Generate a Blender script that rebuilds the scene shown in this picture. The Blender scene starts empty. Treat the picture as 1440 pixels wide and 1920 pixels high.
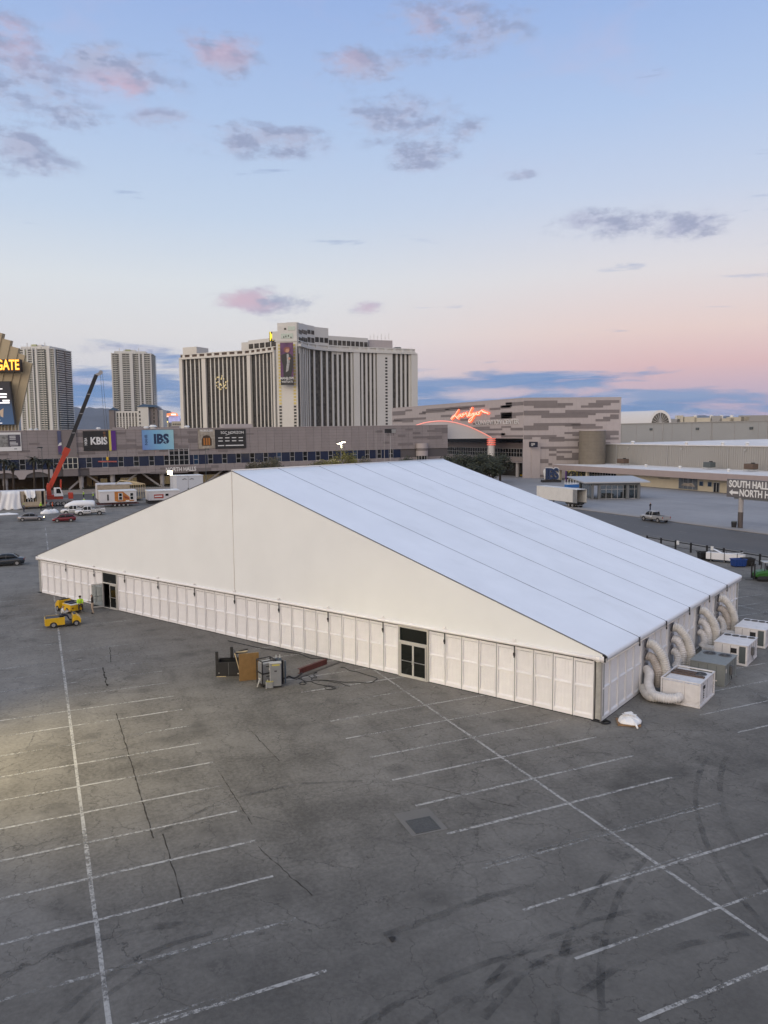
import bpy, bmesh, math, random
from mathutils import Vector, Matrix, noise as mnoise
random.seed(11)
PI = math.pi
scene = bpy.context.scene
COL = scene.collection
R_ = math.radians

# ---------------------------------------------------------------- camera
# world frame: X along the stall lines, Y along the stall rows (away), camera above the origin
CAM_F, CAM_PITCH, CAM_ROLL, CAM_H = 1448.84, 0.1007317, -0.0069146, 16.208
CAM_YAW = R_(127.84545525 - 62.1)
_fw = Vector((math.cos(CAM_YAW)*math.cos(CAM_PITCH), math.sin(CAM_YAW)*math.cos(CAM_PITCH), -math.sin(CAM_PITCH)))
_r0 = Vector((math.sin(CAM_YAW), -math.cos(CAM_YAW), 0)); _u0 = _r0.cross(_fw)
_rt = _r0*math.cos(CAM_ROLL) + _u0*math.sin(CAM_ROLL); _up = -_r0*math.sin(CAM_ROLL) + _u0*math.cos(CAM_ROLL)
CAM = Vector((0, 0, CAM_H))
cd = bpy.data.cameras.new('camera'); cam = bpy.data.objects.new('camera', cd); COL.objects.link(cam)
cd.sensor_fit = 'VERTICAL'; cd.sensor_height = 36; cd.lens = 36*CAM_F/1920; cd.clip_start = .5; cd.clip_end = 40000
cam.matrix_world = Matrix(((_rt.x, _up.x, -_fw.x, 0), (_rt.y, _up.y, -_fw.y, 0), (_rt.z, _up.z, -_fw.z, CAM_H), (0, 0, 0, 1)))
scene.camera = cam
# survey helpers: where a line of sight meets the ground / an upright plane / a distance
def sight(x, y): return _fw*CAM_F + _rt*(x-720) - _up*(y-960)
def gp(x, y, z=0.0): d = sight(x, y); return CAM + d*((z-CAM_H)/d.z)
def py(x, y, Y): d = sight(x, y); return CAM + d*(Y/d.y)
def px(x, y, X): d = sight(x, y); return CAM + d*(X/d.x)
def pd(x, y, D): d = sight(x, y); return CAM + d*(D/math.hypot(d.x, d.y))
def azel(x, y): d = sight(x, y).normalized(); return math.degrees(math.atan2(d.x, d.y)), math.degrees(math.asin(d.z))

# ---------------------------------------------------------------- colour + nodes
def lin(r, g, b):
    f = lambda c: (c/255/12.92 if c/255 <= .04045 else ((c/255+.055)/1.055)**2.4)
    return (f(r), f(g), f(b))
class NT:
    """tiny node-graph builder"""
    def __init__(s, tree): s.t = tree; s.n = tree.nodes; s.l = tree.links
    def new(s, typ, **kw):
        n = s.n.new(typ)
        for k, v in kw.items(): setattr(n, k, v)
        return n
    def put(s, sock, v):
        if isinstance(v, bpy.types.NodeSocket): s.l.new(v, sock)
        elif v is not None:
            if isinstance(v, (tuple, list)) and len(v) == 3 and sock.type == 'RGBA': v = (*v, 1)
            sock.default_value = v
    def m(s, op, a, b=None, c=None, clamp=False):
        n = s.new('ShaderNodeMath', operation=op, use_clamp=clamp); s.put(n.inputs[0], a)
        if b is not None: s.put(n.inputs[1], b)
        if c is not None: s.put(n.inputs[2], c)
        return n.outputs[0]
    def vm(s, op, a, b=None, out=0):
        n = s.new('ShaderNodeVectorMath', operation=op); s.put(n.inputs[0], a)
        if b is not None: s.put(n.inputs[1], b)
        return n.outputs[out]
    def vs(s, a, k):
        n = s.new('ShaderNodeVectorMath', operation='SCALE'); s.put(n.inputs[0], a); n.inputs['Scale'].default_value = k; return n.outputs[0]
    def step(s, x, lo, hi, a=0., b=1.):
        n = s.new('ShaderNodeMapRange', interpolation_type='SMOOTHSTEP'); s.put(n.inputs[0], x)
        for i, v in enumerate((lo, hi, a, b)): s.put(n.inputs[i+1], v)
        return n.outputs[0]
    def noise(s, vec, scale, detail=4, rough=.55, dist=0., dim='3D', out=0):
        n = s.new('ShaderNodeTexNoise', noise_dimensions=dim); s.put(n.inputs['Vector'], vec)
        s.put(n.inputs['Scale'], scale); s.put(n.inputs['Detail'], detail); s.put(n.inputs['Roughness'], rough); s.put(n.inputs['Distortion'], dist)
        return n.outputs[out]
    def mix(s, f, a, b, blend='MIX'):
        n = s.new('ShaderNodeMix', data_type='RGBA', blend_type=blend); s.put(n.inputs[0], f); s.put(n.inputs[6], a); s.put(n.inputs[7], b)
        return n.outputs[2]
    def ramp(s, f, stops, interp='LINEAR'):
        n = s.new('ShaderNodeValToRGB'); s.put(n.inputs[0], f); e = n.color_ramp; e.interpolation = interp
        while len(e.elements) < len(stops): e.elements.new(.5)
        for el, (p, c) in zip(e.elements, stops): el.position = p; el.color = (*c, 1)
        return n.outputs[0]
    def xyz(s, v): n = s.new('ShaderNodeSeparateXYZ'); s.put(n.inputs[0], v); return n.outputs
    def comb(s, x, y, z): n = s.new('ShaderNodeCombineXYZ'); [s.put(n.inputs[i], q) for i, q in enumerate((x, y, z))]; return n.outputs[0]

# ---------------------------------------------------------------- sky (dusk, sun just gone behind the viewer)
SUN_DIR = Vector((-.80, -.43, .42)).normalized()      # towards the glow
W = bpy.data.worlds.new('World'); scene.world = W; W.use_nodes = True
W.node_tree.nodes.clear(); w = NT(W.node_tree)
tc = w.new('ShaderNodeTexCoord'); d = w.vm('NORMALIZE', tc.outputs['Generated']); dx, dy, dz = w.xyz(d)
az = w.m('MULTIPLY', w.m('ARCTAN2', dx, dy), 180/PI); el = w.m('MULTIPLY', w.m('ARCSINE', dz), 180/PI)
eln = w.m('DIVIDE', el, 90., clamp=True)
E_ = lambda e: e/90
coolr = w.ramp(eln, [(0, lin(205, 205, 216)), (E_(3), lin(216, 214, 220)), (E_(7), lin(227, 225, 226)), (E_(10.5), lin(223, 228, 233)), (E_(15), lin(199, 215, 236)),
                     (E_(21), lin(177, 200, 235)), (E_(29), lin(151, 178, 228)), (E_(42), lin(170, 193, 236)), (E_(60), lin(203, 220, 247)), (1, lin(208, 224, 249))])
warmr = w.ramp(eln, [(0, lin(190, 175, 200)), (E_(2.4), lin(204, 182, 200)), (E_(4.6), lin(229, 192, 192)), (E_(7.0), lin(237, 213, 207)), (E_(11), lin(228, 224, 227)), (E_(16), lin(201, 213, 235)),
                     (E_(21), lin(179, 201, 236)), (E_(29), lin(149, 178, 229)), (E_(42), lin(170, 193, 236)), (E_(60), lin(203, 220, 247)), (1, lin(208, 224, 249))])
side = w.step(az, 12., 46.)
base = w.mix(side, coolr, warmr)
# the afterglow on the sunset side, behind the viewer
back = w.vm('DOT_PRODUCT', d, tuple(SUN_DIR), out=1)
glow = w.m('MULTIPLY', w.step(back, -.1, 1.), w.step(el, 55., 4.))
base = w.mix(w.m('MULTIPLY', glow, .85), base, (1.75, 1.30, .98))
# clouds: ragged noise cut by soft ellipses at fixed azimuth and elevation
ae = w.comb(az, el, 0.)
cv = w.vm('MULTIPLY', ae, (.115, .26, 0.))
n1 = w.noise(cv, 2.6, 7, .66, 0., '2D'); n2 = w.noise(w.vm('ADD', cv, (.05, .10, 0.)), 2.6, 3, .55, 0., '2D')
def ellipses(lst):
    acc = None
    for (x, y, rx, ry, g) in lst:
        a0, e0 = azel(x, y)
        mp = w.new('ShaderNodeMapping', vector_type='TEXTURE'); w.l.new(ae, mp.inputs[0]); mp.inputs['Location'].default_value = (a0, e0, 0); mp.inputs['Scale'].default_value = (rx/25.3, ry/25.3, 1)
        q = w.vm('LENGTH', mp.outputs[0], out=1)
        k = w.step(q, 1.27, 0., 0., g)
        acc = k if acc is None else w.m('MAXIMUM', acc, k)
    return acc
grey = [(20, 95, 110, 90, .9), (215, 140, 150, 52, 1.1), (415, 105, 105, 48, 1.1), (90, 205, 150, 42, .9), (45, 282, 115, 52, 1.0), (310, 225, 100, 28, .8),
        (490, 262, 190, 42, .95), (750, 225, 130, 62, 1.0), (790, 285, 100, 45, .95), (870, 235, 60, 45, .8), (680, 125, 110, 52, .9), (850, 50, 190, 70, .9), (1290, 422, 90, 32, 1.1), (1150, 418, 150, 36, 1.0),
        (975, 328, 50, 14, .8), (500, 565, 125, 34, 1.05), (682, 580, 60, 20, .9), (230, 655, 110, 16, .9), (-420, 330, 320, 90, .9), (1950, 340, 320, 80, .9), (1100, -420, 420, 140, .8)]
pink = [(225, 168, 75, 30, .9), (410, 92, 95, 36, .65), (450, 562, 110, 32, 1.), (640, 95, 100, 50, .4), (800, 60, 120, 45, .3), (20, 60, 90, 60, .5), (690, 578, 40, 20, .7)]
gm = ellipses(grey); pm = ellipses(pink)
dens = w.step(w.m('ADD', n1, w.m('MULTIPLY', gm, .44)), .60, 1.0)
dens = w.m('MULTIPLY', dens, w.step(gm, .05, .5))
lit = w.step(w.m('SUBTRACT', n2, n1), -.10, .10)
ccol = w.mix(lit, lin(150, 158, 188), lin(178, 182, 207))
ccol = w.mix(w.m('MULTIPLY', pm, w.step(n2, .34, .54)), ccol, lin(207, 176, 194))
sky = w.mix(w.m('MULTIPLY', dens, .82), base, ccol)
# wispy pale pink veil high up
veil = w.step(w.noise(w.vm('MULTIPLY', ae, (.05, .12, 0.)), 2.2, 3, .62, 0., '2D'), .52, .78)
sky = w.mix(w.m('MULTIPLY', w.m('MULTIPLY', veil, .22), w.step(el, 14., 26.)), sky, lin(205, 190, 214))
# low cloud bank along the horizon: long flat sheets
bv = w.vm('MULTIPLY', ae, (.05, .42, 0.))
bn = w.noise(bv, 2.2, 5, .58, .25, '2D')
bm = ellipses([(190, 735, 330, 62, 1.), (1010, 712, 360, 26, .9), (1080, 765, 560, 44, 1.), (800, 742, 170, 60, .9), (2100, 760, 800, 60, 1.), (-900, 740, 900, 70, 1.), (320, 680, 110, 24, .7)])
bank = w.step(w.m('ADD', bn, w.m('MULTIPLY', bm, .52)), .66, .90)
bcol = w.mix(w.step(bn, .36, .66), lin(108, 146, 197), lin(142, 163, 202))
bcol = w.mix(w.m('MULTIPLY', w.step(w.noise(bv, 3.7, 4, .6, .3, '2D'), .54, .72), .6), bcol, lin(196, 192, 214))
bank = w.m('MULTIPLY', bank, w.step(back, .5, -.2))
sky = w.mix(bank, sky, bcol)
# upper air from the physical sky model, a small share
nis = w.new('ShaderNodeTexSky', sky_type='NISHITA'); nis.sun_disc = False
nis.sun_elevation = math.asin(SUN_DIR.z); nis.sun_rotation = math.atan2(SUN_DIR.x, SUN_DIR.y); nis.altitude = 600
nsc = w.vs(nis.outputs[0], .10)
sky = w.mix(w.m('MULTIPLY', w.step(el, 30., 60.), .3), sky, nsc)
bg = w.new('ShaderNodeBackground'); w.put(bg.inputs[0], sky); bg.inputs[1].default_value = 1.0
wo = w.new('ShaderNodeOutputWorld'); w.l.new(bg.outputs[0], wo.inputs[0])

# ---------------------------------------------------------------- the one sun: soft afterglow
sd = bpy.data.lights.new('sun', 'SUN'); sun = bpy.data.objects.new('sun', sd); COL.objects.link(sun)
sd.energy = 1.08; sd.angle = R_(60); sd.color = (1., .925, .78)
sun.rotation_euler = SUN_DIR.to_track_quat('Z', 'Y').to_euler(); sun.location = (0, 0, 60)
scene.view_settings.view_transform = 'Standard'; scene.view_settings.look = 'None'
scene.view_settings.exposure = 0.0; scene.view_settings.gamma = 1.0; scene.view_settings.use_curve_mapping = False
scene.render.engine = 'CYCLES'; scene.cycles.use_denoising = True
scene.cycles.max_bounces = 5; scene.cycles.diffuse_bounces = 2; scene.cycles.glossy_bounces = 3; W.cycles.sampling_method = 'NONE'; scene.cycles.transparent_max_bounces = 12

# ---------------------------------------------------------------- materials
_M = {}
def mat(name, col=(.5, .5, .5), rough=.6, metal=0., var=.08, vs=2.5, bump=0., bs=30., emit=None, es=1., spec=.5, coat=0., alpha=None, trans=0., dirt=0., orand=0.):
    """procedural paint/fabric/metal: base colour with a little noise, optional fine relief"""
    if name in _M: return _M[name]
    m_ = bpy.data.materials.new(name); m_.use_nodes = True; t = NT(m_.node_tree)
    b = t.n['Principled BSDF']; co = t.new('ShaderNodeTexCoord').outputs['Object']
    c = (*col, 1)
    if var:
        nz = t.noise(co, vs, 5, .6)
        lo = tuple(max(0, x*(1-var)) for x in col); hi = tuple(min(1, x*(1+var)) for x in col)
        cs = t.ramp(nz, [(.3, lo), (.7, hi)])
        if dirt:
            dn = t.step(t.noise(co, vs*.7, 7, .68, .6), .5, .75)
            cs = t.mix(t.m('MULTIPLY', dn, dirt), cs, (.10, .085, .065))
        if orand:      # each piece weathers a little differently
            oi = t.new('ShaderNodeObjectInfo').outputs['Random']; k_ = t.m('ADD', 1-orand, t.m('MULTIPLY', oi, 2*orand)); cs = t.mix(1., cs, t.comb(k_, k_, k_), 'MULTIPLY')
        t.put(b.inputs['Base Color'], cs)
    else: b.inputs['Base Color'].default_value = c
    b.inputs['Roughness'].default_value = rough; b.inputs['Metallic'].default_value = metal
    b.inputs['Specular IOR Level'].default_value = spec; b.inputs['Coat Weight'].default_value = coat
    if trans: b.inputs['Transmission Weight'].default_value = trans
    if emit: b.inputs['Emission Color'].default_value = (*emit, 1); b.inputs['Emission Strength'].default_value = es
    if bump:
        bp = t.new('ShaderNodeBump'); bp.inputs['Strength'].default_value = bump; bp.inputs['Distance'].default_value = .02
        t.put(bp.inputs['Height'], t.noise(co, bs, 4, .6)); t.l.new(bp.outputs[0], b.inputs['Normal'])
    _M[name] = m_
    return m_

def see_glass(name, tint, op):
    m_ = bpy.data.materials.new(name); m_.use_nodes = True; t = NT(m_.node_tree); out = t.n['Material Output']; b = t.n['Principled BSDF']; b.inputs['Base Color'].default_value = (*tint, 1); b.inputs['Roughness'].default_value = .06
    tr = t.new('ShaderNodeBsdfTransparent'); tr.inputs[0].default_value = (.86, .90, .90, 1); mx = t.new('ShaderNodeMixShader'); mx.inputs[0].default_value = op; t.l.new(tr.outputs[0], mx.inputs[1]); t.l.new(b.outputs[0], mx.inputs[2]); t.l.new(mx.outputs[0], out.inputs[0]); return m_
m_sg = see_glass('clear_glass', (.02, .025, .03), .32)
# ---------------------------------------------------------------- mesh helpers
class MB:
    def __init__(s): s.v = []; s.f = []; s.mi = []; s.k = 0
    def add(s, vs, fs):
        o = len(s.v); s.v += [tuple(q) for q in vs]
        for f in fs: s.f.append(tuple(i+o for i in f)); s.mi.append(s.k)
        return s
    def box(s, x0, x1, y0, y1, z0, z1):
        return s.add([(x0, y0, z0), (x1, y0, z0), (x1, y1, z0), (x0, y1, z0), (x0, y0, z1), (x1, y0, z1), (x1, y1, z1), (x0, y1, z1)],
                     [(0, 3, 2, 1), (4, 5, 6, 7), (0, 1, 5, 4), (1, 2, 6, 5), (2, 3, 7, 6), (3, 0, 4, 7)])
    def obox(s, c, sz, mtx):
        b = MB().box(-sz[0]/2, sz[0]/2, -sz[1]/2, sz[1]/2, -sz[2]/2, sz[2]/2); c = Vector(c)
        return s.add([c + mtx @ Vector(q) for q in b.v], b.f)
    def quad(s, a, b, c, d): return s.add([a, b, c, d], [(0, 1, 2, 3)])
    def ngon(s, pts): return s.add(pts, [tuple(range(len(pts)))])
    def loft(s, rings, cap=True, closed=True):
        n = len(rings[0]); vs = [p for r in rings for p in r]; fs = []
        for i in range(len(rings)-1):
            for j in range(n if closed else n-1):
                k = (j+1) % n; fs.append((i*n+j, i*n+k, (i+1)*n+k, (i+1)*n+j))
        if cap: fs.append(tuple(range(n-1, -1, -1))); fs.append(tuple((len(rings)-1)*n+j for j in range(n)))
        return s.add(vs, fs)
    def tube(s, path, r, n=8, cap=True):
        P_ = [Vector(q) for q in path]; rings = []; ref = None
        for i, p in enumerate(P_):
            t = (P_[min(i+1, len(P_)-1)] - P_[max(i-1, 0)])
            if t.length < 1e-9: t = Vector((0, 0, 1))
            t.normalize()
            if ref is None: ref = t.orthogonal().normalized()
            ref = (ref - t*ref.dot(t)); ref = ref.normalized() if ref.length > 1e-6 else t.orthogonal().normalized()
            bi = t.cross(ref); rr = r[i] if isinstance(r, (list, tuple)) else r
            rings.append([p + (ref*math.cos(2*PI*j/n) + bi*math.sin(2*PI*j/n))*rr for j in range(n)])
        return s.loft(rings, cap)
    def cyl(s, p0, p1, r0, r1=None, n=12): return s.tube([p0, p1], [r0, r0 if r1 is None else r1], n)
    def bar(s, p0, p1, w_, h_):
        p0 = Vector(p0); p1 = Vector(p1); t = (p1-p0); L = t.length; t.normalize()
        sx = t.cross(Vector((0, 0, 1))); sx = sx.normalized() if sx.length > 1e-5 else Vector((1, 0, 0)); up = sx.cross(t)
        rg = lambda p: [p + sx*a*w_/2 + up*b*h_/2 for a, b in ((-1, -1), (1, -1), (1, 1), (-1, 1))]
        return s.loft([rg(p0), rg(p1)])
    def prism(s, poly, axis, a, b):
        """extrude a 2-D outline along axis ('x','y','z') from a to b"""
        mk = {'x': lambda p, t: (t, p[0], p[1]), 'y': lambda p, t: (p[0], t, p[1]), 'z': lambda p, t: (p[0], p[1], t)}[axis]
        return s.loft([[mk(p, a) for p in poly], [mk(p, b) for p in poly]])
    def build(s, name, mats, parent=None, loc=None, rz=0., smooth=False, bevel=0., bseg=2):
        me = bpy.data.meshes.new(name); me.from_pydata(s.v, [], s.f); me.update()
        ms = mats if isinstance(mats, (list, tuple)) else [mats]
        for q in ms: me.materials.append(q)
        if len(ms) > 1: me.polygons.foreach_set('material_index', s.mi)
        bm = bmesh.new(); bm.from_mesh(me); bmesh.ops.recalc_face_normals(bm, faces=bm.faces); bm.to_mesh(me); bm.free()
        if smooth: me.polygons.foreach_set('use_smooth', [True]*len(me.polygons))
        o = bpy.data.objects.new(name, me); COL.objects.link(o)
        if loc is not None: o.location = loc
        o.rotation_euler.z = rz
        if parent: o.parent = parent
        if bevel:
            bv_ = o.modifiers.new('bevel', 'BEVEL'); bv_.width = bevel; bv_.segments = bseg; bv_.limit_method = 'ANGLE'; bv_.angle_limit = R_(35)
        return o
def ob(name, me, parent=None, loc=(0, 0, 0), rot=(0, 0, 0), src=None):
    o = src.copy() if src else bpy.data.objects.new(name, me)
    if src: o.name = name
    COL.objects.link(o); o.location = loc; o.rotation_euler = rot; o.parent = parent
    return o
def thing(name, label, cat, loc=(0, 0, 0), rz=0., group=None):
    o = bpy.data.objects.new(name, None); COL.objects.link(o); o.empty_display_size = .3
    o.location = loc; o.rotation_euler.z = rz; return tag(o, label, cat, group)
def tag(o, label=None, cat=None, group=None, kind=None):
    for k, v in (('label', label), ('category', cat), ('group', group), ('kind', kind)):
        if v: o[k] = v
    return o
def kids(o): return [c for c in COL.objects if c.parent == o]
def clone(o, parent=None):
    c = o.copy(); COL.objects.link(c); c.parent = parent
    for ch in list(o.children): clone(ch, c)
    return c
def clone_thing(o, loc, rz, label, group=None):
    c = clone(o); c.location = loc; c.rotation_euler.z = rz; c['label'] = label
    if group: c['group'] = group
    return c
def text_mesh(name, body, size, material, parent, loc, rot=(PI/2, 0, 0), depth=.03, bold=0., sx=1., align='CENTER', shear=0.):
    cu = bpy.data.curves.new(name, 'FONT'); cu.body = body; cu.size = size; cu.extrude = depth; cu.offset = bold; cu.align_x = align; cu.align_y = 'CENTER'; cu.resolution_u = 3; cu.shear = shear
    t = bpy.data.objects.new(name, cu); COL.objects.link(t)
    me = bpy.data.meshes.new_from_object(t.evaluated_get(bpy.context.evaluated_depsgraph_get()))
    bpy.data.objects.remove(t); bpy.data.curves.remove(cu)
    me.materials.clear(); me.materials.append(material)
    o = bpy.data.objects.new(name, me); COL.objects.link(o); o.parent = parent; o.location = loc; o.rotation_euler = rot; o.scale = (sx, 1, 1)
    return o
# ================================================================ ground
def struct(o): o['kind'] = 'structure'; return o
def asphalt():
    m_ = bpy.data.materials.new('asphalt'); m_.use_nodes = True; t = NT(m_.node_tree); b = t.n['Principled BSDF']
    co = t.new('ShaderNodeTexCoord').outputs['Object']; X, Y, Z = t.xyz(co)
    big = t.noise(co, .045, 4, .5, dim='2D'); mid = t.noise(co, .32, 6, .62, .3, dim='2D'); fine = t.noise(co, 5.5, 5, .7, dim='2D'); grit = t.noise(co, 42., 3, .6, dim='2D')
    # long wear along the driving direction of the aisles
    wear = t.noise(t.comb(t.m('MULTIPLY', X, .55), t.m('MULTIPLY', Y, .05), 0.), 1., 5, .6, dim='2D')
    drag = t.noise(t.comb(t.m('MULTIPLY', X, .06), t.m('MULTIPLY', Y, .7), 4.), 1., 5, .65, .6, dim='2D')
    v = t.m('ADD', t.m('MULTIPLY', big, .36), t.m('MULTIPLY', mid, .27)); v = t.m('ADD', v, t.m('MULTIPLY', wear, .16)); v = t.m('ADD', v, t.m('MULTIPLY', drag, .12))
    v = t.m('ADD', v, t.m('MULTIPLY', t.m('SUBTRACT', fine, .5), .30)); v = t.m('ADD', v, t.m('MULTIPLY', t.m('SUBTRACT', grit, .5), .16))
    col = t.ramp(v, [(.28, (.088, .081, .069)), (.40, (.156, .145, .127)), (.52, (.212, .199, .176)), (.68, (.278, .262, .232))])
    # colour darker towards the front of the lot, edge varied by noise
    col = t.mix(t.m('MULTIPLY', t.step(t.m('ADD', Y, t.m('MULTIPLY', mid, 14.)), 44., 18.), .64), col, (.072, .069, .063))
    # cracks: warped cells at two sizes, coming and going
    wv = t.vm('ADD', co, t.vs(t.vm('SUBTRACT', t.noise(co, .55, 5, .65, out=1, dim='2D'), (.5, .5, .5)), 1.9))
    def crack(scale, w0, mask, off=(0, 0, 0)):
        vo = t.new('ShaderNodeTexVoronoi', feature='DISTANCE_TO_EDGE', voronoi_dimensions='2D'); t.put(vo.inputs['Vector'], t.vm('ADD', wv, off)); vo.inputs['Scale'].default_value = scale
        return t.m('MULTIPLY', t.step(t.m('DIVIDE', vo.outputs['Distance'], scale), w0, 0.), mask)
    k1 = crack(.30, .032, t.step(t.noise(co, .13, 3, .5, dim='2D'), .34, .48)); k2 = crack(.80, .026, t.step(t.noise(co, .16, 4, .6, 0., dim='2D'), .44, .54), (31, 17, 0)); k3 = crack(.115, .050, t.step(mid, .40, .56), (5, 44, 0))
    ck = t.m('MAXIMUM', t.m('MAXIMUM', k1, t.m('MULTIPLY', k2, .8)), k3)
    col = t.mix(t.m('MULTIPLY', ck, .64), col, (.040, .037, .033))
    # oil spots in the stalls
    vo = t.new('ShaderNodeTexVoronoi', voronoi_dimensions='2D', feature='F1'); t.put(vo.inputs['Vector'], wv); vo.inputs['Scale'].default_value = .19
    oil = t.m('MULTIPLY', t.step(vo.outputs['Distance'], .16, .03), t.step(fine, .36, .6))
    col = t.mix(t.m('MULTIPLY', oil, .55), col, (.045, .042, .038))
    # scuffs: dark rubbery smears
    sc = t.step(t.noise(t.vm('ADD', co, (9, 3, 0)), .22, 7, .7, 1.4, dim='2D'), .56, .72)
    col = t.mix(t.m('MULTIPLY', sc, .32), col, (.070, .066, .060))
    t.put(b.inputs['Base Color'], col); b.inputs['Roughness'].default_value = .82; b.inputs['Specular IOR Level'].default_value = .32
    bp = t.new('ShaderNodeBump'); bp.inputs['Strength'].default_value = .5; bp.inputs['Distance'].default_value = .012
    t.put(bp.inputs['Height'], t.m('SUBTRACT', t.m('ADD', grit, t.m('MULTIPLY', fine, .8)), t.m('MULTIPLY', ck, 1.5))); t.l.new(bp.outputs[0], b.inputs['Normal'])
    return m_
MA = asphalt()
def sheet(name, x0, x1, y0, y1, z, m_):
    return struct(MB().quad((x0, y0, z), (x1, y0, z), (x1, y1, z), (x0, y1, z)).build(name, m_))
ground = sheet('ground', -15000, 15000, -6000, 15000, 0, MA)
m_desert = mat('desert_town', (.16, .15, .14), .9, var=.25, vs=.01)
far_land = sheet('far_land', -15000, 15000, 310, 15000, .03, m_desert)
def concrete_mat(name, c, bands=True):
    m_ = bpy.data.materials.new(name); m_.use_nodes = True; t = NT(m_.node_tree); b = t.n['Principled BSDF']
    co = t.new('ShaderNodeTexCoord').outputs['Object']; X, Y, Z = t.xyz(co)
    n_ = t.m('ADD', t.m('MULTIPLY', t.noise(co, .06, 5, .6), .5), t.m('MULTIPLY', t.noise(co, .9, 5, .65), .28))
    n_ = t.m('ADD', n_, t.m('MULTIPLY', t.noise(t.comb(t.m('MULTIPLY', X, .3), t.m('MULTIPLY', Y, .035), 0.), 1., 4, .6), .3))
    t.put(b.inputs['Base Color'], t.ramp(n_, [(.35, tuple(q*.72 for q in c)), (.55, c), (.75, tuple(q*1.22 for q in c))]))
    b.inputs['Roughness'].default_value = .7; return m_
m_plaza = concrete_mat('plaza_concrete', (.27, .265, .265)); m_road = concrete_mat('road_asphalt', (.085, .080, .074)); m_walk = concrete_mat('walk_concrete', (.28, .26, .24))
struct(sheet('plaza', 107, 165.2, -60, 330, .008, m_plaza))
road_r = sheet('road', 87, 104.5, -80, 236, .004, m_road)
struct(MB().box(104.5, 107, -80, 205, 0, .13).build('pavement', m_walk, bevel=.03))
road_f = sheet('road', -260, 87, 206, 232, .0045, m_road)
walk_f = struct(MB().box(-260, 140, 232, 258, 0, .14).build('pavement', m_walk))
struct(MB().box(-260, 84, 202.5, 206, 0, .12).build('kerb', m_walk))
# ---------------- worn stall paint
def paint(name='worn_white_paint', c=(.50, .485, .45), keep=.395):
    m_ = bpy.data.materials.new(name); m_.use_nodes = True; t = NT(m_.node_tree); b = t.n['Principled BSDF']; out = t.n['Material Output']
    co = t.new('ShaderNodeTexCoord').outputs['Object']; X, Y, Z = t.xyz(co)
    nz = t.m('ADD', t.m('MULTIPLY', t.noise(co, 6., 6, .75), .60), t.m('MULTIPLY', t.noise(co, .38, 4, .6), .50)); fl = t.noise(co, 26., 3, .6)
    a = t.step(t.m('ADD', nz, t.m('MULTIPLY', t.m('SUBTRACT', fl, .5), .25)), keep+.03, keep+.20)
    t.put(b.inputs['Base Color'], t.ramp(t.noise(co, 3., 5, .7), [(.3, tuple(q*.6 for q in c)), (.7, c)])); b.inputs['Roughness'].default_value = .7
    tr = t.new('ShaderNodeBsdfTransparent'); mx = t.new('ShaderNodeMixShader'); t.put(mx.inputs[0], t.m('MULTIPLY', a, .88)); t.l.new(tr.outputs[0], mx.inputs[1]); t.l.new(b.outputs[0], mx.inputs[2]); t.l.new(mx.outputs[0], out.inputs[0])
    return m_
MP = paint(); MPf = paint('faint_white_paint', (.46, .45, .42), .455)
def strip(name, pts, wd, z, m_, parent=ground, jag=.012):
    """flat strip along a polyline on the ground, edges a little uneven"""
    b = MB(); L, Rr = [], []
    for i, p in enumerate(pts):
        p = Vector((*p, 0)); q0 = Vector((*pts[max(i-1, 0)], 0)); q1 = Vector((*pts[min(i+1, len(pts)-1)], 0)); t = (q1-q0).normalized(); s_ = Vector((-t.y, t.x, 0))
        w0 = wd/2 + random.uniform(-jag, jag); w1 = wd/2 + random.uniform(-jag, jag)
        L.append((p.x+s_.x*w0, p.y+s_.y*w0, z)); Rr.append((p.x-s_.x*w1, p.y-s_.y*w1, z))
    for i in range(len(pts)-1): b.quad(L[i], Rr[i], Rr[i+1], L[i+1])
    return b.build(name, m_, parent)
def line(a, b, n): return [(a[0]+(b[0]-a[0])*i/n, a[1]+(b[1]-a[1])*i/n) for i in range(n+1)]
ROWS = [1.13, 20.67, 40.1, 59.4]
for ri, X in enumerate(ROWS):
    strip('row_line', line((X, 9 if ri else 12), (X, 150 if ri == 0 else 95), 60), .15, .0045, MP if ri < 2 else MPf)
    for k in range(-1, 27 if ri == 0 else 17):
        Yk = 15.29 + 2.744*k + random.uniform(-.06, .06)
        a = X - 6.1 + random.uniform(-.15, .1); b_ = X + 6.1 + random.uniform(-.12, .15)
        far = ri == 0 and k > 12
        strip('stall_line', line((a, Yk-.02), (b_, Yk+.03), 14), random.uniform(.12, .16), .0085, MPf if far or (k % 7 == 3) else MP)
for k in range(6):     # second, older coat showing beside the first on a few stalls
    X = ROWS[k % 2]; Yk = 15.29 + 2.744*random.choice([0, 1, 2, 3, 5]) + .17
    strip('stall_line', line((X+random.uniform(-6, -2), Yk), (X+random.uniform(2, 6), Yk+.05), 8), .10, .0085, MPf)
# road markings
for x_ in (88.3, 95.6, 103.2):
    strip('road_line', line((x_, -60), (x_, 190), 20), .16, .0085, MPf, road_r)
for y_ in (213, 219.3, 225): strip('road_line', line((-200, y_), (86, y_), 20), .2, .009, MPf, road_f)
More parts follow.
